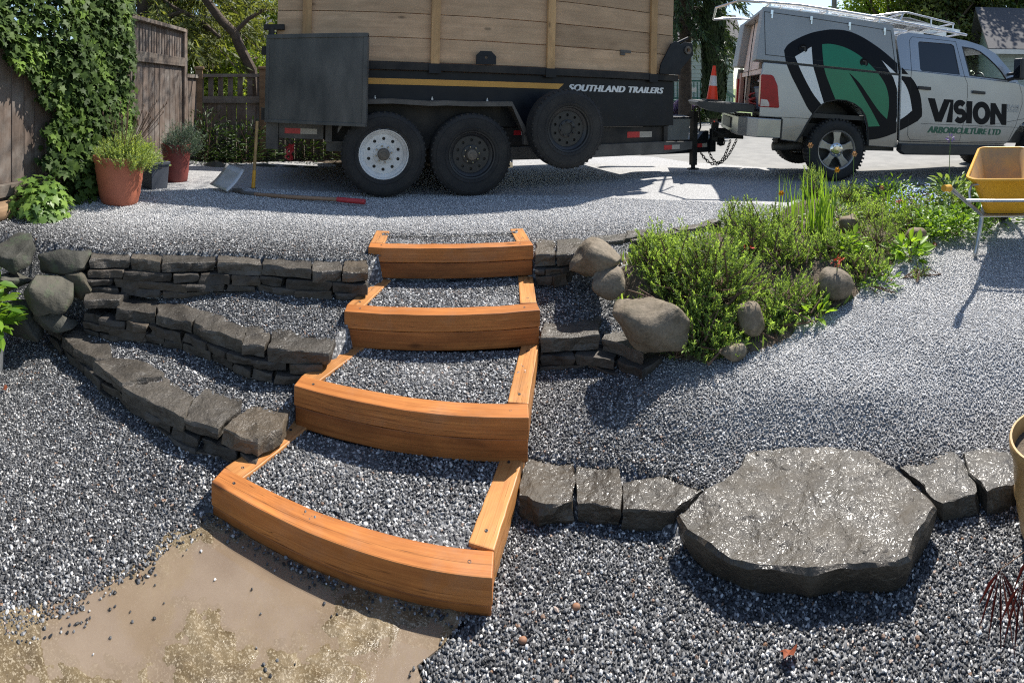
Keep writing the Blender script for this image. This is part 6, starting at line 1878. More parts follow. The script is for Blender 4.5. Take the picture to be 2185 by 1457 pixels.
pp = gp(255, 432, .68)
pot('plant_pot', 'large terracotta coloured pot with ridges, nearest of the pots by the ivy', pp, .155, .225, .40, TERRA, (.28, .55, .8))
t = thing('lavender', 'lavender with dry flower stalks growing in the large terracotta pot', 'lavender', pp + Vector((.06, 0, .36)))
rg = np.random.default_rng(21)
tips, ax = sprigs(t, 760, (.32, .26), .25, rg, LAV, per=15, L=(.08, .15), lw=.0085, ll=.028, lean=(.2, 0), tonebias=.6)
stems(t, tips, rg, 14, .006)
for k in range(34):
    a = rg.uniform(0, 6.28); r_ = rg.uniform(.03, .2); h = rg.uniform(.30, .50)
    mb = MB(); e = Vector((r_ * 1.6 * math.cos(a) + .08, r_ * 1.6 * math.sin(a), h)); mb.tube([(r_ * .5 * math.cos(a), r_ * .5 * math.sin(a), .1), e * .6, e], .0022, 4); mb.lathe([(0, -.012), (.006, 0), (.004, .012), (0, .02)], 6, c=e); mb.build('flower_stalk', TWIG, t)
pp2 = gp(330, 403, .68)
pot('plant_pot', 'dark grey square pot between the two red pots', pp2, .10, .115, .24, GREYPOT, square=True, fill=.9)
broadleaf('small_herb', 'small green herb drooping over the dark grey pot', pp2 + Vector((0, 0, .22)), 160, (.14, .14), .12, (.02, .04), LAV, 5)
pp3 = gp(376, 388, .68)
pot('plant_pot', 'dark red ribbed pot against the fence, farthest of the pots', pp3, .115, .155, .40, DKRED, (.3, .55, .8))
t = thing('lavender', 'grey green lavender bush in the dark red pot', 'lavender', pp3 + Vector((.06, 0, .36)))
tips, ax = sprigs(t, 380, (.27, .24), .30, np.random.default_rng(23), GREYG, per=14, L=(.08, .14), lw=.006, ll=.026, lean=(.1, 0))
stems(t, tips, rg, 12, .006)
# metal pot at the left edge
mp_ = Vector((-2.50, 1.32, 0))
t = thing('metal_pot', 'galvanised metal pot at the left edge, on the lower gravel', 'plant pot', mp_)
mb = MB(); mb.lathe([(0, 0), (.105, 0), (.125, .26), (.132, .265), (.132, .275), (.12, .275), (.115, .22), (0, .22)], 32); mb.build('body', GALV, t)
broadleaf('potted_hellebore', 'leafy yellow green plant in the metal pot at the left edge', mp_ + Vector((.02, 0, .24)), 190, (.20, .18), .30, (.06, .13), LUSH, 6, asp=.55, droop=.5, stem_n=12)
# tan pot at the right edge
t = pot('ceramic_pot', 'tan glazed pot cut off by the right edge', Vector((1.595, .79, 0)), .11, .150, .35, OCHRE, (.3, .5, .7))
# red maple leaves reaching in
def maple():
    t = thing('japanese_maple', 'dark red cut leaf maple twig reaching in at the lower right', 'maple', (1.75, .45, 0))
    REDL = leaf('maple_leaf', (0.15, 0.045, 0.03), (0.055, 0.016, 0.014), trans=.3, rough=.5, tcol=(1.4, .6, .5))
    base = Vector((0, 0, 0))
    for k, (x, y, d, ang) in enumerate(((2135, 1215, 1.30, .3), (2178, 1245, 1.25, -.3), (2200, 1180, 1.28, .5), (2240, 1210, 1.2, 0))):
        p = ap(x, y, d) - Vector(t.location)
        mb = MB(); mb.tube([base, Vector((-.1, .05, .25)), p * .8 + Vector((0, 0, .06)), p], [.006, .004, .002, .0012], 5); mb.build('twig', TWIG, t)
        V_, F_ = [], []
        for j in range(7):
            a = ang + (j - 3) * .32
            out = Vector((-math.cos(a) * .8, .3 * math.sin(a * 2) - .3, 0)); out = Vector((-.55 + .1 * k, -.35, 0)).normalized() * math.cos((j - 3) * .3) + Vector((.35, -.55, 0)) * math.sin((j - 3) * .42)
            ln = (.10, .13, .15, .16, .145, .12, .09)[j]
            e = p + out.normalized() * ln * .85 + Vector((0, 0, -ln * (.42 + .05 * j)))
            sd = (e - p).cross(Vector((0, -1, .3))).normalized() * .006
            b = len(V_); m_ = p.lerp(e, .5) + Vector((0, 0, .012))
            V_ += [tuple(p), tuple(m_ - sd), tuple(e), tuple(m_ + sd)]; F_ += [(b, b + 1, b + 2), (b, b + 2, b + 3)]
            q = [.3, .5, .4, .6, .35, .5, .45][j]
        np_mesh('leaf', V_, F_, REDL, t, np.linspace(.2, .7, len(F_)))
maple()

# ------------------------------------------------------------------ tools
def shovel():
    t = thing('shovel', 'square shovel lying on the gravel with a wooden shaft and red grip', 'shovel', gp(520, 421, .67))
    o = Vector(t.location)
    gz0 = .672
    tip = gp(439, 402, gz0) - o + Vector((0, 0, .07)); s0 = Vector((0, 0, .035)); e = gp(722, 433, gz0) - o + Vector((0, 0, .03)); e2 = gp(779, 437, gz0) - o + Vector((0, 0, .025))
    dr = (tip - s0); dr.z = 0; dr.normalize(); sd = Vector((-dr.y, dr.x, 0))
    vs_ = []; fs = []; nu, nv = 6, 6
    for i in range(nu + 1):
        u = i / nu
        for j in range(nv + 1):
            v = j / nv * 2 - 1
            w = .108
            c = s0 + dr * (.10 + .25 * u) + sd * (w * v) + Vector((0, 0, -.085 * v + .085 + .02 * (v * v) + .03 * u))
            vs_.append(tuple(c))
    for i in range(nu):
        for j in range(nv):
            a = i * (nv + 1) + j; fs.append((a, a + 1, a + nv + 2, a + nv + 1))
    mb = MB(); mb.add(vs_, fs, True); b = mb.build('blade', plain('worn_steel', (0.62, 0.61, 0.59), (0.46, 0.45, 0.42), .42, 9, metal=.5), t); sm_ = b.modifiers.new('thick', 'SOLIDIFY'); sm_.thickness = .004
    mb = MB(); mb.tube([s0 + dr * .12 + Vector((0, 0, .0)), s0 + dr * .04 + Vector((0, 0, .02)), s0, s0.lerp(e, .12)], [.03, .024, .021, .020], 10); mb.build('socket', STEELDIRT, t)
    mb = MB(); mb.tube([s0.lerp(e, .1), s0.lerp(e, .5), e], .0175, 10); mb.build('shaft', W_HANDLE2, t)
    mb = MB(); mb.tube([e.lerp(e2, -.05), e2], [.021, .023], 10); mb.build('grip', REDGRIP, t)
    # hoe handle leaning on the trailer
    t = thing('hoe', 'hoe with a wood and yellow shaft leaning against the rear corner of the trailer', 'hoe', gp(540, 408, .672))
    o = Vector(t.location)
    top = Vector((-2.355, 4.065, 1.335)) - o
    b0 = Vector((0, 0, .015))
    mb = MB(); mb.tube([b0.lerp(top, .0), b0.lerp(top, .28)], [.020, .0165], 10); mb.build('lower_shaft', plain('yellow_sleeve', (0.72, 0.36, 0.02), (0.6, 0.28, 0.02), .45, 9), t)
    mb = MB(); mb.tube([b0.lerp(top, .27), b0.lerp(top, .6), top], .0155, 10); mb.build('shaft', W_HANDLE, t)
    mb = MB(); mb.box((.02, -.02, .006), (.16, .09, .006)); mb.box((0, 0, .02), (.05, .04, .03)); mb.build('blade', STEELDIRT, t, bev=.002)
shovel()
st_ = thing('red_strap', 'crumpled red strap hanging under the rear corner of the trailer', 'strap', (-2.12, 4.30, 1.02))
rr = random.Random(2)
for k in range(5):
    mb = MB(); pth = [Vector((rr.uniform(-.04, .04), rr.uniform(-.03, .03), .08 - .03 * q)) for q in range(6)]
    mb.tube(pth, .010, 6); mb.build('loop', REDGRIP, st_)

# ------------------------------------------------------------------ wheelbarrow
def barrow():
    az = R(57)
    a = Vector((math.sin(az), math.cos(az), 0))
    t = thing('wheelbarrow', 'yellow wheelbarrow with galvanised frame on the gravel path at the right', 'wheelbarrow', (3.19, 1.97, .338), (0, 0, math.atan2(a.y, a.x)))
    for s in (1, -1):
        mb = MB()
        mb.tube([(-.50, .42 * s, .625), (-.36, .40 * s, .60), (-.30, .385 * s, .575), (.07, .215 * s, .335), (.12, .19 * s, .295), (.10, .195 * s, .25), (-.02, .235 * s, .04), (-.01, .237 * s, .016), (.03, .235 * s, .012), (.06, .23 * s, .03), (.26, .185 * s, .26), (.34, .17 * s, .285), (.95, .10 * s, .22), (1.12, .08 * s, .20)], .0165, 10)
        mb.build('side_tube', GALV, t)
        mb = MB(); mb.tube([(-.515, .425 * s, .63), (-.50, .42 * s, .625), (-.39, .405 * s, .607), (-.375, .403 * s, .603)], [.021, .023, .023, .027], 12); mb.build('grip', YELLOWP, t)
    mb = MB(); mb.tube([(-.12, .30, .462), (-.12, -.30, .462)], .011, 8); mb.build('cross_brace', GALV, t)
    mb = MB(); mb.tube([(-.06, .27, .43), (.0, .28, .50), (.06, .265, .545), (.09, .2, .55), (.09, -.2, .55), (.06, -.265, .545), (0, -.28, .5), (-.06, -.27, .43)], .010, 8); mb.build('tub_hoop', GALV, t)
    mb = MB(); mb.span((.10, -.2, .283), (.75, .2, .292)); mb.build('tub_plate', GALV, t)
    def rrect(x0, x1, y0, y1, z0, z1, r_, n=6):
        out = []
        for (cx, cy, a0) in ((x1 - r_, y1 - r_, 0), (x0 + r_, y0 - r_ if False else y0 - r_, 90), (x0 + r_, -y0 + r_, 180), (x1 - r_, -y1 + r_, 270)):
            for k in range(n + 1):
                th = R(a0 + 90 * k / n); x = cx + r_ * math.cos(th); y = cy + r_ * math.sin(th)
                out.append((x, y, z0 + (z1 - z0) * (x - x0) / (x1 - x0)))
        return out
    rings = [rrect(.17, .72, .17, .15, .296, .30, .05), rrect(.135, .80, .215, .18, .42, .46, .07), rrect(.09, .90, .26, .21, .53, .63, .08), rrect(.03, .98, .30, .24, .59, .735, .09)]
    def tub(off, name, mat):
        vs_ = []; fs = []
        for q, rg_ in enumerate(rings):
            cx = sum(p[0] for p in rg_) / len(rg_)
            for p in rg_:
                k = 1 - off / .25
                vs_.append((cx + (p[0] - cx) * (1 - off / .45), p[1] * k, p[2] + (off if q == 0 else 0)))
        m = len(rings[0])
        for q in range(len(rings) - 1):
            for i in range(m):
                j = (i + 1) % m; fs.append((q * m + i, q * m + j, (q + 1) * m + j, (q + 1) * m + i))
        fs.append(tuple(range(m)))
        mb = MB(); mb.add(vs_, fs, True); return mb.build(name, mat, t, fix=False)
    tub(0, 'tub', YELLOWP); tub(.012, 'tub_lining', TUBDIRT)
    mb = MB(); mb.tube(rings[3] + [rings[3][0]], .014, 8, caps=False); mb.build('tub_rim', YELLOWP, t)
    w = bpy.data.objects.new('wheel', None); COL.objects.link(w); w.parent = t; w.location = (1.10, 0, .19)
    mb = MB(); mb.lathe([(.11, .04), (.17, .045), (.188, .03), (.19, 0), (.188, -.03), (.17, -.045), (.11, -.04)], 32, axis='y'); mb.build('tyre', RUBBER, w)
    mb = MB(); mb.lathe([(.11, .03), (.06, .02), (.03, .05), (0, .05)], 24, axis='y'); mb.lathe([(.11, -.03), (.06, -.02), (.03, -.05), (0, -.05)], 24, axis='y'); mb.build('rim', YELLOWP, w)
barrow()

# loose bits on the gravel
def crumple(label, px, py, z, s, mat, seed):
    rg = np.random.default_rng(seed)
    n = 7
    V_ = [(0, 0, .012)]; F_ = []
    for k in range(9):
        a = k / 9 * 6.28; V_.append((s * math.cos(a) * rg.uniform(.5, 1), s * .75 * math.sin(a) * rg.uniform(.5, 1), .012 + rg.uniform(-.01, .022)))
    for k in range(9): F_.append((0, 1 + k, 1 + (k + 1) % 9))
    o = np_mesh('dry_leaf', V_, F_, mat, None, rg.random(9)); p = gp(px, py, z); o.location = p + Vector((0, 0, .008)); o.rotation_euler = (0, 0, seed)
    tag(o, label, 'leaf')
DRY = leaf('dry_leaf_orange', (0.34, 0.10, 0.045), (0.15, 0.04, 0.02), trans=.25, tcol=(1.2, .8, .5))
crumple('curled orange dry leaf on the gravel below the big flagstone', 1683, 1410, 0, .032, DRY, 3)
crumple('small brown dry leaf on the gravel at the left edge', 10, 838, 0, .025, DRY, 2)
crumple('dark red fallen blossom on the path by the bed edge', 1898, 606, .3, .03, DRY, 3)
crumple('dark red fallen blossom on the path near the small grey boulder', 1995, 530, .34, .035, DRY, 4)
for i, (x, y) in enumerate(((1115, 1366), (1230, 1295))):
    o = boulder(['brown pebble on the gravel under the bottom step', 'tan pebble on the gravel left of the big flagstone'][i], gp(x, y, .01), (.026, .02, .018), 70 + i, plain('rusty_pebble', (0.30, 0.15, 0.08), (0.2, 0.1, 0.06), .7, 30), sub=2); o.name = 'pebble'; o['category'] = 'pebble'
# ------------------------------------------------------------------ planted bed
def bed_pt(px, py, z):
    p = gp(px, py, z); p.z = gzs(p.x, p.y) + .015; return p
DEADS = leaf('dead_sprig', (0.26, 0.17, 0.10), (0.10, 0.06, 0.035), trans=.15, rough=.8, tcol=(1.1, .9, .6))
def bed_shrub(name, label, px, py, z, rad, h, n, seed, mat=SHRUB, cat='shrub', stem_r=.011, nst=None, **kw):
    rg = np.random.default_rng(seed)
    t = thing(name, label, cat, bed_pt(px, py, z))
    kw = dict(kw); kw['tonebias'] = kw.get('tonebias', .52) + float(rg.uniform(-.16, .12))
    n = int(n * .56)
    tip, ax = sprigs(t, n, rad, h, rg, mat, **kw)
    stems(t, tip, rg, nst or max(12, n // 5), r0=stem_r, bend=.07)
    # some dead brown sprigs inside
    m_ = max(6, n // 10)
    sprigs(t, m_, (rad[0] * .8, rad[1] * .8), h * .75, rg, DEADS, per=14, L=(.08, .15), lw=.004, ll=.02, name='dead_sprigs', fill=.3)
    return t
K1 = dict(per=20, L=(.07, .15), lw=.0066, ll=.029, fill=.5)
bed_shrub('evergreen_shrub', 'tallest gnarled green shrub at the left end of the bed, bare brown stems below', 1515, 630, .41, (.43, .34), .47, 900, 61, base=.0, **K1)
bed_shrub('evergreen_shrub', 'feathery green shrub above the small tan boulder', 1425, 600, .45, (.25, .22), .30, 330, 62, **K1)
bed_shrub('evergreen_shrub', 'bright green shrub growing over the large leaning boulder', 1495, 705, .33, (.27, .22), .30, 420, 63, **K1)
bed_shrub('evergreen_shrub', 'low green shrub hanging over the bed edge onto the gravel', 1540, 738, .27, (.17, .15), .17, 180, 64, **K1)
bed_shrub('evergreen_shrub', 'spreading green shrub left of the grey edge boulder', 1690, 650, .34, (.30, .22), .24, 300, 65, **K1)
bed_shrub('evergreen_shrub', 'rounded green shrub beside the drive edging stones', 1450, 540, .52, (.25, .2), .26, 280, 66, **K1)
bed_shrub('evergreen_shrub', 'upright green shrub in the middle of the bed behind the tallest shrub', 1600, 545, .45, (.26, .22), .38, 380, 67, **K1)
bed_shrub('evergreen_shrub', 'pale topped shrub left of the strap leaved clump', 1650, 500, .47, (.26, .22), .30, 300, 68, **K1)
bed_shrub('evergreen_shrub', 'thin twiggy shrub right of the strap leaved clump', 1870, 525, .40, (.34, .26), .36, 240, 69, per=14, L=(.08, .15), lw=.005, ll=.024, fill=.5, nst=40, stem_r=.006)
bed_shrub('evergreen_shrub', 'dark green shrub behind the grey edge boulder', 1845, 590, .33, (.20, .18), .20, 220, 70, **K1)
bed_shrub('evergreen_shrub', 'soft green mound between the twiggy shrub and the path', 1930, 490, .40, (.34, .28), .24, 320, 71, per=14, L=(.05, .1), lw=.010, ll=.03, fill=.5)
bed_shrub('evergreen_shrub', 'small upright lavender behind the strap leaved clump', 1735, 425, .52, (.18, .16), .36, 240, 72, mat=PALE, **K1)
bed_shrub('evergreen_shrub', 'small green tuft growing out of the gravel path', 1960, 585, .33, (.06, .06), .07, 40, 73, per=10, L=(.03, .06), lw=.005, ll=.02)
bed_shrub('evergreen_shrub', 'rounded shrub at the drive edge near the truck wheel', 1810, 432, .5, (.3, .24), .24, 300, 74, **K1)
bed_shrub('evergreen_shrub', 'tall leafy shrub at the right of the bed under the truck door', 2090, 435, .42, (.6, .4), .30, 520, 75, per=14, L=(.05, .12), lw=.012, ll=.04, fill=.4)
# extra bare gnarled limbs of the tallest shrub
t = thing('dead_branch', 'bare twisted brown branch lying under the tallest shrub', 'branch', bed_pt(1500, 690, .34))
rg = np.random.default_rng(80)
for k in range(9):
    a = rg.uniform(-.6, 3.6); p = Vector((rg.uniform(-.1, .3), rg.uniform(-.1, .1), .02)); path = [p.copy()]
    for q in range(6):
        p = p + Vector((math.cos(a) * .07, math.sin(a) * .05, .035 + rg.normal(0, .02))); a += rg.normal(0, .4); path.append(p.copy())
    mb = MB(); mb.tube(path, [.011, .010, .009, .008, .006, .004, .002], 6); mb.build('limb', TWIG, t)

# strap leaved clumps and daffodils
def clump(label, px, py, z, n, spread, hgt, width, seed, name='iris', mat=IRIS, lean=.3):
    t = thing(name, label, 'plant', bed_pt(px, py, z)); blades(t, n, spread, hgt, np.random.default_rng(seed), mat, width, lean=lean); return t
clump('tall clump of green strap leaves in the middle of the bed', 1752, 500, .44, 46, .07, (.35, .66), .016, 90)
clump('loose clump of thin strap leaves left of the tall clump', 1700, 480, .46, 26, .08, (.25, .50), .011, 91)
clump('short fan of strap leaves by the blue flowers', 1905, 450, .43, 24, .08, (.2, .42), .016, 92)
clump('small fan of strap leaves at the right edge of the bed', 1960, 480, .4, 16, .07, (.18, .34), .015, 93)
clump('grassy tuft beside the drive edge', 1580, 480, .53, 22, .06, (.15, .3), .006, 94, lean=.7)
DAFF = plain('daffodil_yellow', (0.85, 0.45, 0.03), (0.75, 0.33, 0.02), .6, 12)
CORAL = plain('coral_petal', (0.75, 0.10, 0.05), (0.6, 0.07, 0.04), .6, 20)
PURP = plain('purple_petal', (0.30, 0.18, 0.50), (0.22, 0.12, 0.42), .6, 20)
BLUEF = plain('blue_petal', (0.30, 0.42, 0.72), (0.22, 0.33, 0.62), .6, 20)
GSTEM = plain('green_stem', (0.16, 0.26, 0.06), (0.12, 0.2, 0.05), .6, 9)
PAPER = plain('faded_petal', (0.62, 0.36, 0.16), (0.5, 0.26, 0.12), .7, 20)
for i, (x, y, d, h, lab, m) in enumerate(((1728, 310, 4.0, .6, 'faded daffodil on the tallest stalk, left of the strap leaves', PAPER), (1822, 328, 4.0, .55, 'faded daffodil leaning right in front of the truck wheel', PAPER), (1785, 362, 4.0, .45, 'yellow daffodil low in front of the truck wheel', DAFF),
                                      (1666, 412, 4.0, .25, 'small yellow flower beside the drive edge of the bed', DAFF), (1880, 400, 4.2, .2, 'peach coloured flower beside the blue flowers', PAPER))):
    p = ap(x, y, d); b = Vector((p.x - .02, p.y + .05, gzs(p.x, p.y)))
    t = thing('daffodil', lab, 'flower', b)
    q = p - b
    mb = MB(); mb.tube([(0, 0, 0), q * .6 + Vector((.02, 0, .05)), q + Vector((0, 0, .02)), q], .003, 5); mb.build('stalk', GSTEM, t)
    mb = MB()
    for k in range(6):
        a = k / 6 * 6.28; e = q + Vector((.032 * math.cos(a), -.01, .028 * math.sin(a))); sd = Vector((-math.sin(a), 0, math.cos(a))) * .011
        mb.add([q, q.lerp(e, .5) + sd, e, q.lerp(e, .5) - sd], [(0, 1, 2), (0, 2, 3)])
    mb.build('petals', m, t, fix=False)
    mb = MB(); mb.lathe([(.006, 0), (.012, .02), (.014, .026)], 10, axis='y', c=q); mb.build('trumpet', m, t)
for (x, y, d, n, lab) in ((1787, 556, 3.0, 22, 'coral red flower cluster above the grey edge boulder'), (1597, 530, 3.1, 10, 'small coral red flower cluster behind the tallest shrub'), (1920, 430, 4.1, 12, 'rust red flower spike among the strap leaves')):
    t = thing('coral_flower', lab, 'flower', ap(x, y, d)); rg = np.random.default_rng(int(x))
    p = unit(n, rg) * rg.uniform(.01, .05, (n, 1)) * np.array([1, .7, .8])
    P, F = scatter(*BLADE, p, frames(unit(n, rg), unit(n, rg)), np.tile([[.012, .03, .03]], (n, 1))); np_mesh('petals', P, F, CORAL, t)
    g = gzs(t.location.x, t.location.y) - t.location.z
    mb = MB(); mb.tube([(0, 0, 0), (.01, .02, g * .5), (.02, .03, g)], .004, 5); mb.build('stalk', GSTEM, t)

def at_bed(px, py, d): p = ap(px, py, d); p.z = gzs(p.x, p.y) + .01; return p
broadleaf('knapweed', 'tall leafy plant with a purple flower in front of the truck door', at_bed(2035, 400, 5.0), 420, (.34, .28), .42, (.07, .15), PALE, 101, asp=.38, droop=.55, stem_n=24)
t = thing('purple_flower', 'single purple flower above the tall leafy plant', 'flower', ap(2028, 295, 5.0)); rg = np.random.default_rng(4)
p = unit(30, rg) * .02; P, F = scatter(*BLADE, p, frames(unit(30, rg), p), np.tile([[.01, .04, .04]], (30, 1))); np_mesh('petals', P, F, PURP, t)
mb = MB(); mb.tube([(0, 0, 0), (0, .01, -.2), (0, .02, -.45)], .004, 5); mb.build('stalk', GSTEM, t)
rg = np.random.default_rng(107)
t = broadleaf('forget_me_not', 'forget-me-not patch with tiny pale blue flowers by the strap leaves', at_bed(1962, 440, 4.8), 300, (.38, .3), .26, (.03, .06), LUSH, 102, asp=.5)
n = 420; p = unit(n, rg); p[:, 2] = np.abs(p[:, 2]); p = p * np.array([.40, .32, .33]) * rg.uniform(.8, 1.05, (n, 1))
P, F = scatter(*OVAL, p, frames(np.array([0, -.4, 1.0]) + unit(n, rg) * .4, unit(n, rg)), np.full(n, .020)); o = np_mesh('blossom', P, F, BLUEF, t); tag(o, kind='stuff')
broadleaf('leafy_plant', 'rounded bright green leafy plant beside the wheelbarrow handle', at_bed(2045, 470, 4.35), 620, (.36, .30), .26, (.035, .06), LUSH, 103, asp=.8)
broadleaf('leafy_plant', 'leafy green plant left of the wheelbarrow handle', at_bed(1985, 480, 4.2), 420, (.28, .24), .26, (.035, .065), LUSH, 104, asp=.7)
broadleaf('leafy_plant', 'broad leaved pale green plant at the bed edge by the small grey boulder', at_bed(1940, 510, 3.7), 90, (.18, .16), .14, (.06, .12), LUSH, 105, asp=.6, tb=.8)
broadleaf('leafy_plant', 'broad leaved plant under the strap leaved clump', at_bed(1800, 505, 3.6), 120, (.2, .16), .16, (.05, .1), LUSH, 106, asp=.55, tb=.7)
broadleaf('leafy_plant', 'leafy plant near the grey edge boulder with one long leaf', at_bed(1740, 645, 2.85), 30, (.1, .08), .06, (.05, .11), LUSH, 108, asp=.4, tb=.8)
broadleaf('leafy_plant', 'weedy green plant at the far right of the bed behind the wheelbarrow', at_bed(2130, 440, 4.9), 500, (.5, .4), .3, (.04, .08), LUSH, 109, asp=.6)
broadleaf('leafy_plant', 'weedy plant between the drive edge and the strap leaves', at_bed(1780, 450, 4.3), 300, (.34, .26), .2, (.03, .06), PALE, 110, asp=.5)
broadleaf('leafy_plant', 'weedy plant at the drive edge in front of the truck sill', at_bed(1890, 410, 5.2), 420, (.5, .3), .24, (.03, .07), LUSH, 111, asp=.5)
broadleaf('leafy_plant', 'low weed at the gravel edge under the dark green shrub', at_bed(1880, 575, 3.2), 110, (.14, .12), .14, (.03, .06), LUSH, 112, asp=.35)
# ground cover between them
def cover():
    rg = np.random.default_rng(120); n = 9000
    X = rg.uniform(.6, 6.3, n); Y = rg.uniform(2.15, 4.35, n); k = inside(X, Y, [(x, y) for x, y in BED]) & ((np.sin(X * 7 + 1) * np.sin(Y * 9) + rg.normal(0, .4, n)) > -.2)
    X, Y = X[k], Y[k]; n = len(X)
    pos = np.stack([X, Y, gz(X, Y) + .02], 1)
    dirv = np.stack([rg.normal(0, .5, n), rg.normal(0, .5, n), np.ones(n)], 1)
    P, F = scatter(*BLADE, pos, frames(np.cross(dirv, unit(n, rg)), dirv), np.stack([rg.uniform(.006, .016, n), rg.uniform(.03, .09, n), np.full(n, .03)], 1))
    o = np_mesh('ground_cover', P, F, SHRUB, None, np.repeat(np.clip(rg.normal(.4, .2, n), 0, 1), 2)); tag(o, 'low green weeds covering the soil of the planted bed', 'ground cover', kind='stuff')
cover()
# more of the bed's plants, filling the middle
bed_shrub('evergreen_shrub', 'soft green shrub between the tallest shrub and the strap leaves', 1680, 560, .42, (.30, .24), .28, 330, 131, **K1)
bed_shrub('evergreen_shrub', 'green shrub in front of the strap leaved clump', 1770, 560, .38, (.26, .2), .22, 260, 132, **K1)
bed_shrub('evergreen_shrub', 'low green shrub behind the pale boulder', 1850, 470, .43, (.32, .24), .22, 280, 133, **K1)
bed_shrub('evergreen_shrub', 'low shrub spilling over the soil right of the upright boulder', 1650, 690, .3, (.2, .15), .13, 170, 134, **K1)
bed_shrub('evergreen_shrub', 'shrub rising behind the big rounded brown boulder', 1390, 575, .48, (.2, .18), .3, 240, 135, **K1)
bed_shrub('evergreen_shrub', 'shrub beside the drive edging left of the thin strap leaves', 1570, 500, .5, (.24, .2), .3, 260, 136, **K1)
# ------------------------------------------------------------------ trees and houses beyond
NEEDLE = leaf('conifer_needles', (0.085, 0.14, 0.05), (0.018, 0.035, 0.014), trans=.2, rough=.6)
CYPR = leaf('cypress_scales', (0.055, 0.095, 0.022), (0.010, 0.020, 0.006), trans=.15, rough=.65)
SPRING = leaf('spring_leaf', (0.38, 0.50, 0.11), (0.09, 0.16, 0.03), trans=.45, rough=.5)
OLIVE = leaf('olive_leaf', (0.26, 0.30, 0.11), (0.05, 0.07, 0.025), trans=.45, rough=.55)

def cloud(parent, centers, radii, n_each, size, mat, rg, template=OVAL, asp=.7, name='crown', tb=.5, droop=.2):
    pos = []; sub = []
    for c, r_, n in zip(centers, radii, n_each):
        d = unit(n, rg); rad = rg.random(n) ** .45
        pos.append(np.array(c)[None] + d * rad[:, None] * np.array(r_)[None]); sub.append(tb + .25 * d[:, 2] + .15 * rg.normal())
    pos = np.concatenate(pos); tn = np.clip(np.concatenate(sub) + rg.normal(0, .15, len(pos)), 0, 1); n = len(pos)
    dirv = unit(n, rg) + np.array([0, 0, -droop])
    sz = rg.uniform(size[0], size[1], n)
    P, F = scatter(*template, pos, frames(unit(n, rg) + np.array([0, 0, .6]), dirv), np.stack([sz * asp, sz, sz], 1))
    o = np_mesh(name, P, F, mat, parent, np.repeat(tn, len(template[1]))); tag(o, kind='stuff')
    return o

def limb_path(a, b, rg, n=7, wob=.08):
    a = Vector(a); b = Vector(b); L = (b - a).length
    return [a.lerp(b, i / n) + Vector((rg.normal(), rg.normal(), rg.normal())) * (wob * L * (1 if 0 < i < n else 0) * .5) for i in range(n + 1)]

def broad_tree(label, base, h, crown_c, crown_r, n_cl, per, size, mat, seed, trunk_r=.16, asp=.7, cat='tree', cl_r=.35, tb=.5, template=OVAL):
    rg = np.random.default_rng(seed)
    t = thing('tree', label, cat, base)
    cc = np.array(crown_c, float); cr = np.array(crown_r, float)
    fork = Vector((cc[0] * .4, cc[1] * .4, max(.3, (cc[2] - cr[2]) * .9)))
    mb = MB(); mb.tube(limb_path((0, 0, 0), fork, rg, 5, .03), [trunk_r * (1 - .07 * k) for k in range(6)], 10)
    d = unit(n_cl, rg); cents = cc[None] + d * (rg.random((n_cl, 1)) ** .35) * cr[None]
    for c in cents[:max(10, n_cl // 4)]:
        mb.tube(limb_path(fork, c, rg, 6, .07), [trunk_r * .5 * (1 - k / 7) + .006 for k in range(7)], 6)
    mb.build('trunk', BARK, t)
    rad = [cr * cl_r * rg.uniform(.6, 1.25) for _ in cents]
    cloud(t, cents, rad, [per] * n_cl, size, mat, rg, template, asp, tb=tb)
    return t

def conifer(label, base, h, r0, z0, seed, mat=NEEDLE, trunk_r=.2, layers=26, per=9, droop=.5, cat='conifer'):
    rg = np.random.default_rng(seed)
    t = thing('conifer_tree', label, cat, base)
    mb = MB(); mb.tube([(0, 0, 0), (0, 0, h * .5), (0, 0, h)], [trunk_r, trunk_r * .7, .03], 9)
    P_, T_ = [], []
    for l in range(layers):
        z = z0 + (h - z0) * l / layers
        for k in range(per):
            a = rg.uniform(0, 6.28); L = r0 * (1 - (l / layers) ** 1.3) * rg.uniform(.7, 1.15) + .2
            e = Vector((L * math.cos(a), L * math.sin(a), -droop * L + rg.uniform(-.2, .2)))
            s0 = Vector((0, 0, z))
            path = [s0, s0 + e * .5 + Vector((0, 0, .18 * L)), s0 + e]
            mb.tube(path, [.03, .02, .006], 4, caps=False)
            m = 26
            for q in range(m):
                u = .25 + .75 * q / m
                p = s0 + e * u + Vector((0, 0, .18 * L * 4 * u * (1 - u))) ; P_.append(p); T_.append(e)
    mb.build('trunk', BARK, t)
    base_p = np.array(P_); ax = np.array(T_); ax /= np.linalg.norm(ax, axis=1, keepdims=True)
    rep = 5; pos = np.repeat(base_p, rep, 0) + rg.normal(0, .05, (len(base_p) * rep, 3)); n = len(pos)
    dirv = np.repeat(ax, rep, 0) * .7 + unit(n, rg) * .7 + np.array([0, 0, -.5])
    P, F = scatter(*BLADE, pos, frames(np.cross(dirv, unit(n, rg)), dirv), np.stack([rg.uniform(.03, .06, n), rg.uniform(.12, .28, n), np.full(n, .1)], 1))
    o = np_mesh('crown', P, F, mat, t, np.repeat(np.clip(rg.normal(.45, .2, n), 0, 1), 2)); tag(o, kind='stuff')
    return t

def gat(px, py, d, z=None):
    p = ap(px, py, d)
    if z is not None: p.z = z
    return p

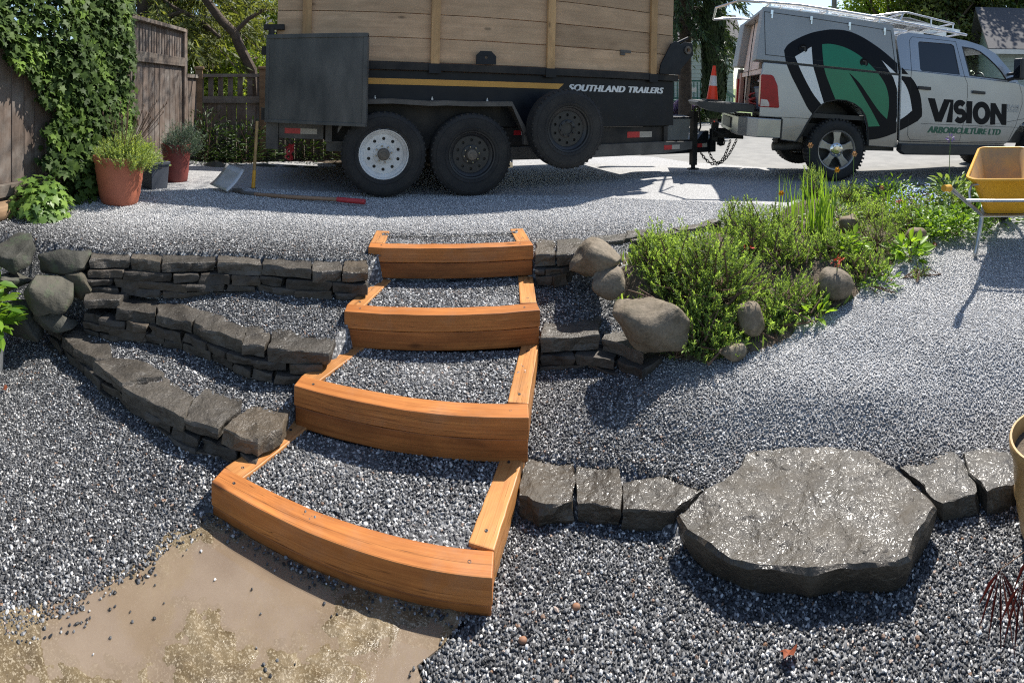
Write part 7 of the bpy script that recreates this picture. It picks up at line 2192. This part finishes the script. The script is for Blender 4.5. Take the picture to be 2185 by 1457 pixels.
# left: the overhanging tree behind the fences, with its crooked limbs
def left_tree():
    rg = np.random.default_rng(201)
    base = gat(552, 330, 7.6, .66)
    t = thing('tree', 'crooked limbed tree with loose light foliage over the back fence', 'tree', base)
    def q(px, py, d): return ap(px, py, d) - base
    mb = MB()
    mb.tube([(0, 0, 0), q(538, 150, 7.6), q(512, 100, 7.5), q(500, 70, 7.5), q(470, 40, 7.5), q(440, 0, 7.4), q(425, -60, 7.3), q(410, -180, 7.2), q(400, -330, 7.2)], [.10, .085, .08, .075, .07, .065, .06, .05, .03], 9)
    mb.tube([q(500, 70, 7.5), q(530, 40, 7.5), q(560, 22, 7.5), q(590, 18, 7.6)], [.04, .035, .03, .02], 7)
    mb.tube([q(300, 55, 8.0), q(345, 0 + 40, 7.8), q(390, 25, 7.8), q(430, 45, 7.7), q(470, 80, 7.6)][::-1], [.03, .035, .04, .045, .03], 7)
    mb.tube([q(330, -15, 7.9), q(370, 15, 7.8), q(410, 35, 7.8), q(450, 70, 7.7)][::-1], [.02, .03, .03, .025], 7)
    for (x, y) in ((380, -150), (480, -140), (560, -120), (620, -60), (330, -80), (680, -200), (520, -260)):
        mb.tube([q(430, -40, 7.4), q((430 + x) / 2 + 10, (y - 40) / 2 - 10, 7.2), q(x, y, 7.0)], [.05, .035, .012], 6)
    mb.build('trunk', BARK, t)
    cents = []; rad = []; ns = []
    for (x0, x1, y0, y1, n, d0, d1) in ((300, 590, -80, 60, 34, 7.0, 9.5), (385, 580, 40, 130, 14, 8.0, 9.5), (400, 470, 30, 110, 6, 7.4, 8.0)):
        for k in range(n):
            p = q(rg.uniform(x0, x1), rg.uniform(y0, y1), rg.uniform(d0, d1)); cents.append(tuple(p)); rad.append((rg.uniform(.18, .4), rg.uniform(.18, .4), rg.uniform(.12, .3))); ns.append(170)
    # unseen high crown over the drive, shaped to dapple the ivy with shade
    for k in range(30):
        c = Vector((rg.uniform(-3.6, 0.6), rg.uniform(5.0, 7.2), rg.uniform(4.9, 6.6))) - base; cents.append(tuple(c)); rad.append((.5, .5, .3)); ns.append(150)
    cloud(t, cents, rad, ns, (.06, .12), OLIVE, rg, BLADE, .22, droop=1.0)
left_tree()
broad_tree('bright green lilac bush behind the back fence', gat(470, 300, 9.2, .7), 2.5, (0, 0, 1.15), (1.5, .6, .75), 60, 110, (.05, .1), SPRING, 203, .05, cl_r=.3)
broad_tree('dense green tree filling the view over the tall fence', gat(360, 300, 10.5, .7), 6, (0, 0, 3.2), (2.6, 1.6, 2.3), 90, 170, (.07, .13), OLIVE, 204, .15, cl_r=.28, tb=.45)
broad_tree('light green tree behind the trailer tail', gat(560, 300, 12.0, .7), 6, (0.4, 0, 3.0), (1.8, 1.4, 2.2), 70, 150, (.08, .14), SPRING, 205, .15, cl_r=.28)
conifer('tall fir with hanging branches behind the tall fence', gat(312, 300, 9.0, .7), 8.0, 2.0, 1.8, 206, trunk_r=.22, layers=22, mat=OLIVE)
t = thing('lilac_flower', 'pinkish lilac blossom beside the fence post cap', 'flower', ap(540, 126, 8.8)); rg = np.random.default_rng(3)
cloud(t, [(0, 0, 0)], [(.13, .08, .07)], [260], (.02, .035), plain('lilac_petal', (0.6, 0.42, 0.55), (0.5, 0.32, 0.46), .6, 9), rg, name='petals')
# dark undergrowth in front of the back fence, seen below the trailer
for i, (x, d, r_, h, lab) in enumerate(((440, 6.6, .55, .75, 'dark shaded shrub in front of the back fence, right of the red pot'), (520, 6.7, .6, .6, 'dark shaded shrub behind the leaning handle'), (640, 6.9, .8, .55, 'dark shaded shrub behind the trailer, left of the white wheel'), (760, 7.3, .8, .55, 'dark shaded shrub behind the trailer wheels'))):
    p = gat(x, 300, d, .66)
    broadleaf('dark_shrub', lab, p, 900, (r_, .35), h, (.04, .09), DARKF, 220 + i, cat='shrub', asp=.4, tb=.35, group='shaded shrubs along the back fence')

# across the street
conifer('dark drooping conifer seen right of the trailer front', gat(1462, 205, 15.0, .75), 9.5, 2.1, 2.4, 231, trunk_r=.22, layers=30, per=9, droop=.45)
def cypress(label, base, h, r_, seed):
    rg = np.random.default_rng(seed)
    t = thing('cypress_tree', label, 'cypress', base)
    mb = MB(); mb.tube([(0, 0, 0), (0, 0, h)], [.12, .02], 8); mb.build('trunk', BARK, t)
    n = 26000; a = rg.uniform(0, 6.28, n); z = rg.random(n) * h; rr_ = r_ * np.clip(np.minimum(.55 + z / 1.2, (1 - (z / h) ** 3)), .05, 1) * (.72 + .28 * np.sqrt(rg.random(n))) * (1 + .1 * np.sin(a * 5 + z * 3))
    pos = np.stack([rr_ * np.cos(a), rr_ * np.sin(a), z + .15], 1)
    dirv = np.stack([np.cos(a) * .35, np.sin(a) * .35, np.ones(n)], 1) + unit(n, rg) * .35
    P, F = scatter(*BLADE, pos, frames(np.stack([np.cos(a), np.sin(a), np.zeros(n)], 1) + unit(n, rg) * .5, dirv), np.stack([rg.uniform(.03, .07, n), rg.uniform(.1, .22, n), np.full(n, .1)], 1))
    o = np_mesh('crown', P, F, CYPR, t, np.repeat(np.clip(rg.normal(.4, .22, n), 0, 1), 2)); tag(o, kind='stuff')
cypress('columnar dark green cypress between the trailer and the truck', gat(1523, 205, 14.0, .72), 7.5, .33, 233)
broad_tree('light green leafy tree above the truck cab', gat(1925, 205, 26, .8), 9, (0, 0, 5.6), (3.6, 2.5, 3.2), 120, 170, (.14, .26), SPRING, 235, .3, cl_r=.27)
broad_tree('big dark tree behind the house at the right', gat(2120, 205, 27, .8), 12, (0, 0, 6.0), (5.5, 3.0, 5.0), 170, 170, (.16, .3), leaf('dark_tree_leaf', (0.12, 0.20, 0.05), (0.03, 0.055, 0.018), trans=.35), 236, .35, cl_r=.24, tb=.4)
broad_tree('mid green tree at the top right behind the truck mirror', gat(2035, 205, 24, .8), 8, (0, 0, 4.6), (3.0, 2.2, 2.6), 90, 170, (.14, .24), OLIVE, 237, .25, cl_r=.28)

SIDING = plain('pale_siding', (0.52, 0.53, 0.52), (0.46, 0.47, 0.46), .7, 4)
SIDING2 = plain('green_grey_siding', (0.30, 0.36, 0.34), (0.26, 0.31, 0.295), .7, 4)
SHING = plain('roof_shingle', (0.095, 0.092, 0.098), (0.06, 0.058, 0.062), .9, 14, bump=.6, bscale=30)
TRIMW = plain('white_trim', (0.68, 0.68, 0.65), (0.6, 0.6, 0.57), .5, 4)
GREENP = plain('green_stain', (0.012, 0.12, 0.085), (0.01, 0.09, 0.065), .6, 6)
def house(label, base, yaw, L, Dp, h, rise, mat, wins, over=.45, board=.18):
    t = thing('house', label, 'house', base, (0, 0, yaw))
    mb = MB(); mb.span((0, 0, -.6), (L, Dp, h)); mb.add([(0, 0, h), (0, Dp, h), (0, Dp / 2, h + rise), (L, 0, h), (L, Dp, h), (L, Dp / 2, h + rise)], [(0, 1, 2), (3, 5, 4)]); mb.build('wall', mat, t)
    z = .05; k = 0
    while z < h - .05:
        mb = MB(); mb.span((-.02, -.018, z), (L + .02, -.003, z + board - .02)); mb.build('siding_board', mat, t); z += board
    for s in (0, 1):
        y0, y1 = (-over, Dp / 2) if s == 0 else (Dp + over, Dp / 2)
        z0 = h - rise * over / (Dp / 2)
        mb = MB(); mb.add([(-over, y0, z0 + .02), (L + over, y0, z0 + .02), (L + over, y1, h + rise + .02), (-over, y1, h + rise + .02), (-over, y0, z0 + .14), (L + over, y0, z0 + .14), (L + over, y1, h + rise + .14), (-over, y1, h + rise + .14)],
                          [(3, 2, 1, 0), (4, 5, 6, 7), (0, 1, 5, 4), (1, 2, 6, 5), (2, 3, 7, 6), (3, 0, 4, 7)]); mb.build('roof', SHING, t)
    mb = MB(); mb.span((-over, -over - .03, h - rise * over / (Dp / 2) - .05), (L + over, -over - .003, h - rise * over / (Dp / 2) + .11)); mb.build('gutter', TRIMW, t)
    for (x, z, w, hh) in wins:
        f = bpy.data.objects.new('window', None); COL.objects.link(f); f.parent = t; f.location = (x, -.03, z)
        mb = MB(); mb.span((0, 0, 0), (w, .02, hh)); mb.build('pane', GLASSD, f)
        for a, b in (((-.06, -.03, -.06), (w + .06, .0, 0)), ((-.06, -.03, hh), (w + .06, 0, hh + .06)), ((-.06, -.03, .001), (0, 0, hh - .001)), ((w, -.03, .001), (w + .06, 0, hh - .001)), ((w / 2 - .025, -.025, .001), (w / 2 + .025, 0, hh - .001))):
            mb = MB(); mb.span(a, b); mb.build('frame', TRIMW, f)
    return t
# right house: only its near corner is in view
p = gat(2132, 205, 17.5, .55)
house('green grey house with shingle roof and white window at the far right', p, R(-48), 9.0, 7.0, 2.75, 1.9, SIDING2, ((1.2, 1.05, 1.4, 1.25), (4.2, 1.05, 1.4, 1.25)))
p = gat(1395, 205, 22, .85)
house('pale grey house behind the conifer and green deck', p, R(-20), 3.6, 6.0, 3.2, 1.5, SIDING, ((.5, 1.4, .9, 1.1),))
p = gat(1868, 205, 30, .9)
house('distant house roof peeking over the ladder rack', p, R(-40), 6.0, 6.0, 4.9, 1.2, SIDING2, ((1.0, 3.0, 1.0, 1.2),))
p = gat(428, 205, 15, .7)
house('cream house glimpsed through the leaves above the back fence', p, R(20), 3.0, 4.0, 2.6, 1.2, plain('cream_siding', (0.62, 0.52, 0.30), (0.56, 0.46, 0.26), .7, 4), ((.5, 1.0, .9, 1.1),))

def deck():
    t = thing('green_deck', 'dark green wooden deck with railing and stairs across the street', 'deck', gat(1428, 215, 17.5, .72), (0, 0, R(-20)))
    mb = MB(); mb.span((0, 0, .55), (1.25, 1.4, .65)); mb.build('platform', GREENP, t)
    for x in np.arange(0.05, 1.25, .12):
        mb = MB(); mb.span((x - .018, -.02, .0), (x + .018, .02, .55)); mb.build('skirt_slat', GREENP, t)
        mb = MB(); mb.span((x - .018, -.02, .66), (x + .018, .02, 1.30)); mb.build('baluster', GREENP, t)
    for z in (1.32, .70): mb = MB(); mb.span((0, -.03, z), (1.25, .03, z + .05)); mb.build('rail', GREENP, t)
    for x in (0, 1.25): mb = MB(); mb.span((x - .05, -.05, 0), (x + .05, .05, 1.55)); mb.build('post', GREENP, t)
    for k in range(5):
        mb = MB(); mb.span((1.3 + k * .2, 0, .50 - k * .12), (1.52 + k * .2, 1.2, .54 - k * .12)); mb.build('tread', GREENP, t)
    for y in (-.02, 1.22):
        mb = MB(); mb.tube([(1.25, y, 1.5), (2.4, y, .75)], .045, 6); mb.tube([(1.25, y, 1.0), (2.4, y, .35)], .03, 6); mb.build('stair_rail', plain('weathered_green', (0.16, 0.24, 0.20), (0.12, 0.19, 0.16), .7, 5), t)
        for k in range(6): mb = MB(); mb.span((1.4 + k * .18 - .015, y - .015, .1), (1.4 + k * .18 + .015, y + .015, 1.36 - k * .12)); mb.build('baluster', GREENP, t)
    mb = MB(); mb.span((.75, -.05, .95), (.98, -.035, 1.1)); mb.build('notice', TRIMW, t)
deck()
t = thing('lavender', 'purple flowering lavender bush in front of the green deck', 'lavender', gat(1462, 236, 15.5, .72))
rg = np.random.default_rng(251)
n = 5200; d = unit(n, rg); d[:, 2] = np.abs(d[:, 2]); pos = d * rg.uniform(.7, 1.05, (n, 1)) * np.array([.50, .4, .68])
P, F = scatter(*BLADE, pos, frames(unit(n, rg), d + np.array([0, 0, 1.0])), np.stack([np.full(n, .02), rg.uniform(.08, .16, n), np.full(n, .05)], 1))
o = np_mesh('flower_spikes', P, F, leaf('lavender_flower', (0.34, 0.24, 0.46), (0.10, 0.10, 0.10), trans=.3, tcol=(1.2, 1.0, 1.3)), t, np.repeat(rg.random(n), 2)); tag(o, kind='stuff')
P, F = scatter(*BLADE, pos * np.array([.9, .9, .7]), frames(unit(n, rg), d + np.array([0, 0, .6])), np.stack([np.full(n, .03), rg.uniform(.08, .16, n), np.full(n, .05)], 1)); o = np_mesh('foliage', P, F, DARKF, t, np.repeat(rg.random(n), 2)); tag(o, kind='stuff')
broadleaf('hedge_plant', 'dark green low bush beside the purple lavender', gat(1493, 225, 15.0, .72), 900, (.35, .3), .45, (.05, .1), DARKF, 252, cat='bush')
def bin_():
    t = thing('recycling_bin', 'dark grey recycling box on the verge right of the trailer front', 'bin', gat(1443, 246, 13.0, .60))
    mb = MB(); mb.add([(-.16, -.2, 0), (.16, -.2, 0), (.16, .2, 0), (-.16, .2, 0), (-.2, -.24, .38), (.2, -.24, .38), (.2, .24, .38), (-.2, .24, .38)], [(3, 2, 1, 0), (0, 1, 5, 4), (1, 2, 6, 5), (2, 3, 7, 6), (3, 0, 4, 7)]); mb.build('body', GREYPLA, t)
    mb = MB(); mb.span((-.22, -.26, .381), (.22, .26, .42)); mb.build('lid', GREYPLA, t)
bin_()
cp = gp(1524, 291, .60)
cone('small orange traffic cone far off on the road, seen between trailer and truck', cp, .36)
def pole():
    t = thing('utility_pole', 'grey utility pole rising behind the truck rack', 'pole', gat(1780, 205, 24, .8))
    mb = MB(); mb.tube([(0, 0, 0), (0, 0, 9)], .13, 12); mb.build('shaft', plain('pole_grey', (0.22, 0.2, 0.18), (0.17, 0.155, 0.14), .8, 6), t)
    for k in range(2):
        mb = MB(); mb.tube([(.2, 0, 7.2 - k * .5), (1.5, -4, 5.6 - k * .5), (6, -12, 6.5 - k * .5)], .012, 5); mb.build('wire', PLASTIC, t)
    mb = MB(); mb.span((-.8, -.06, 8.2), (.8, .06, 8.32)); mb.build('cross_arm', BARK, t)
pole()
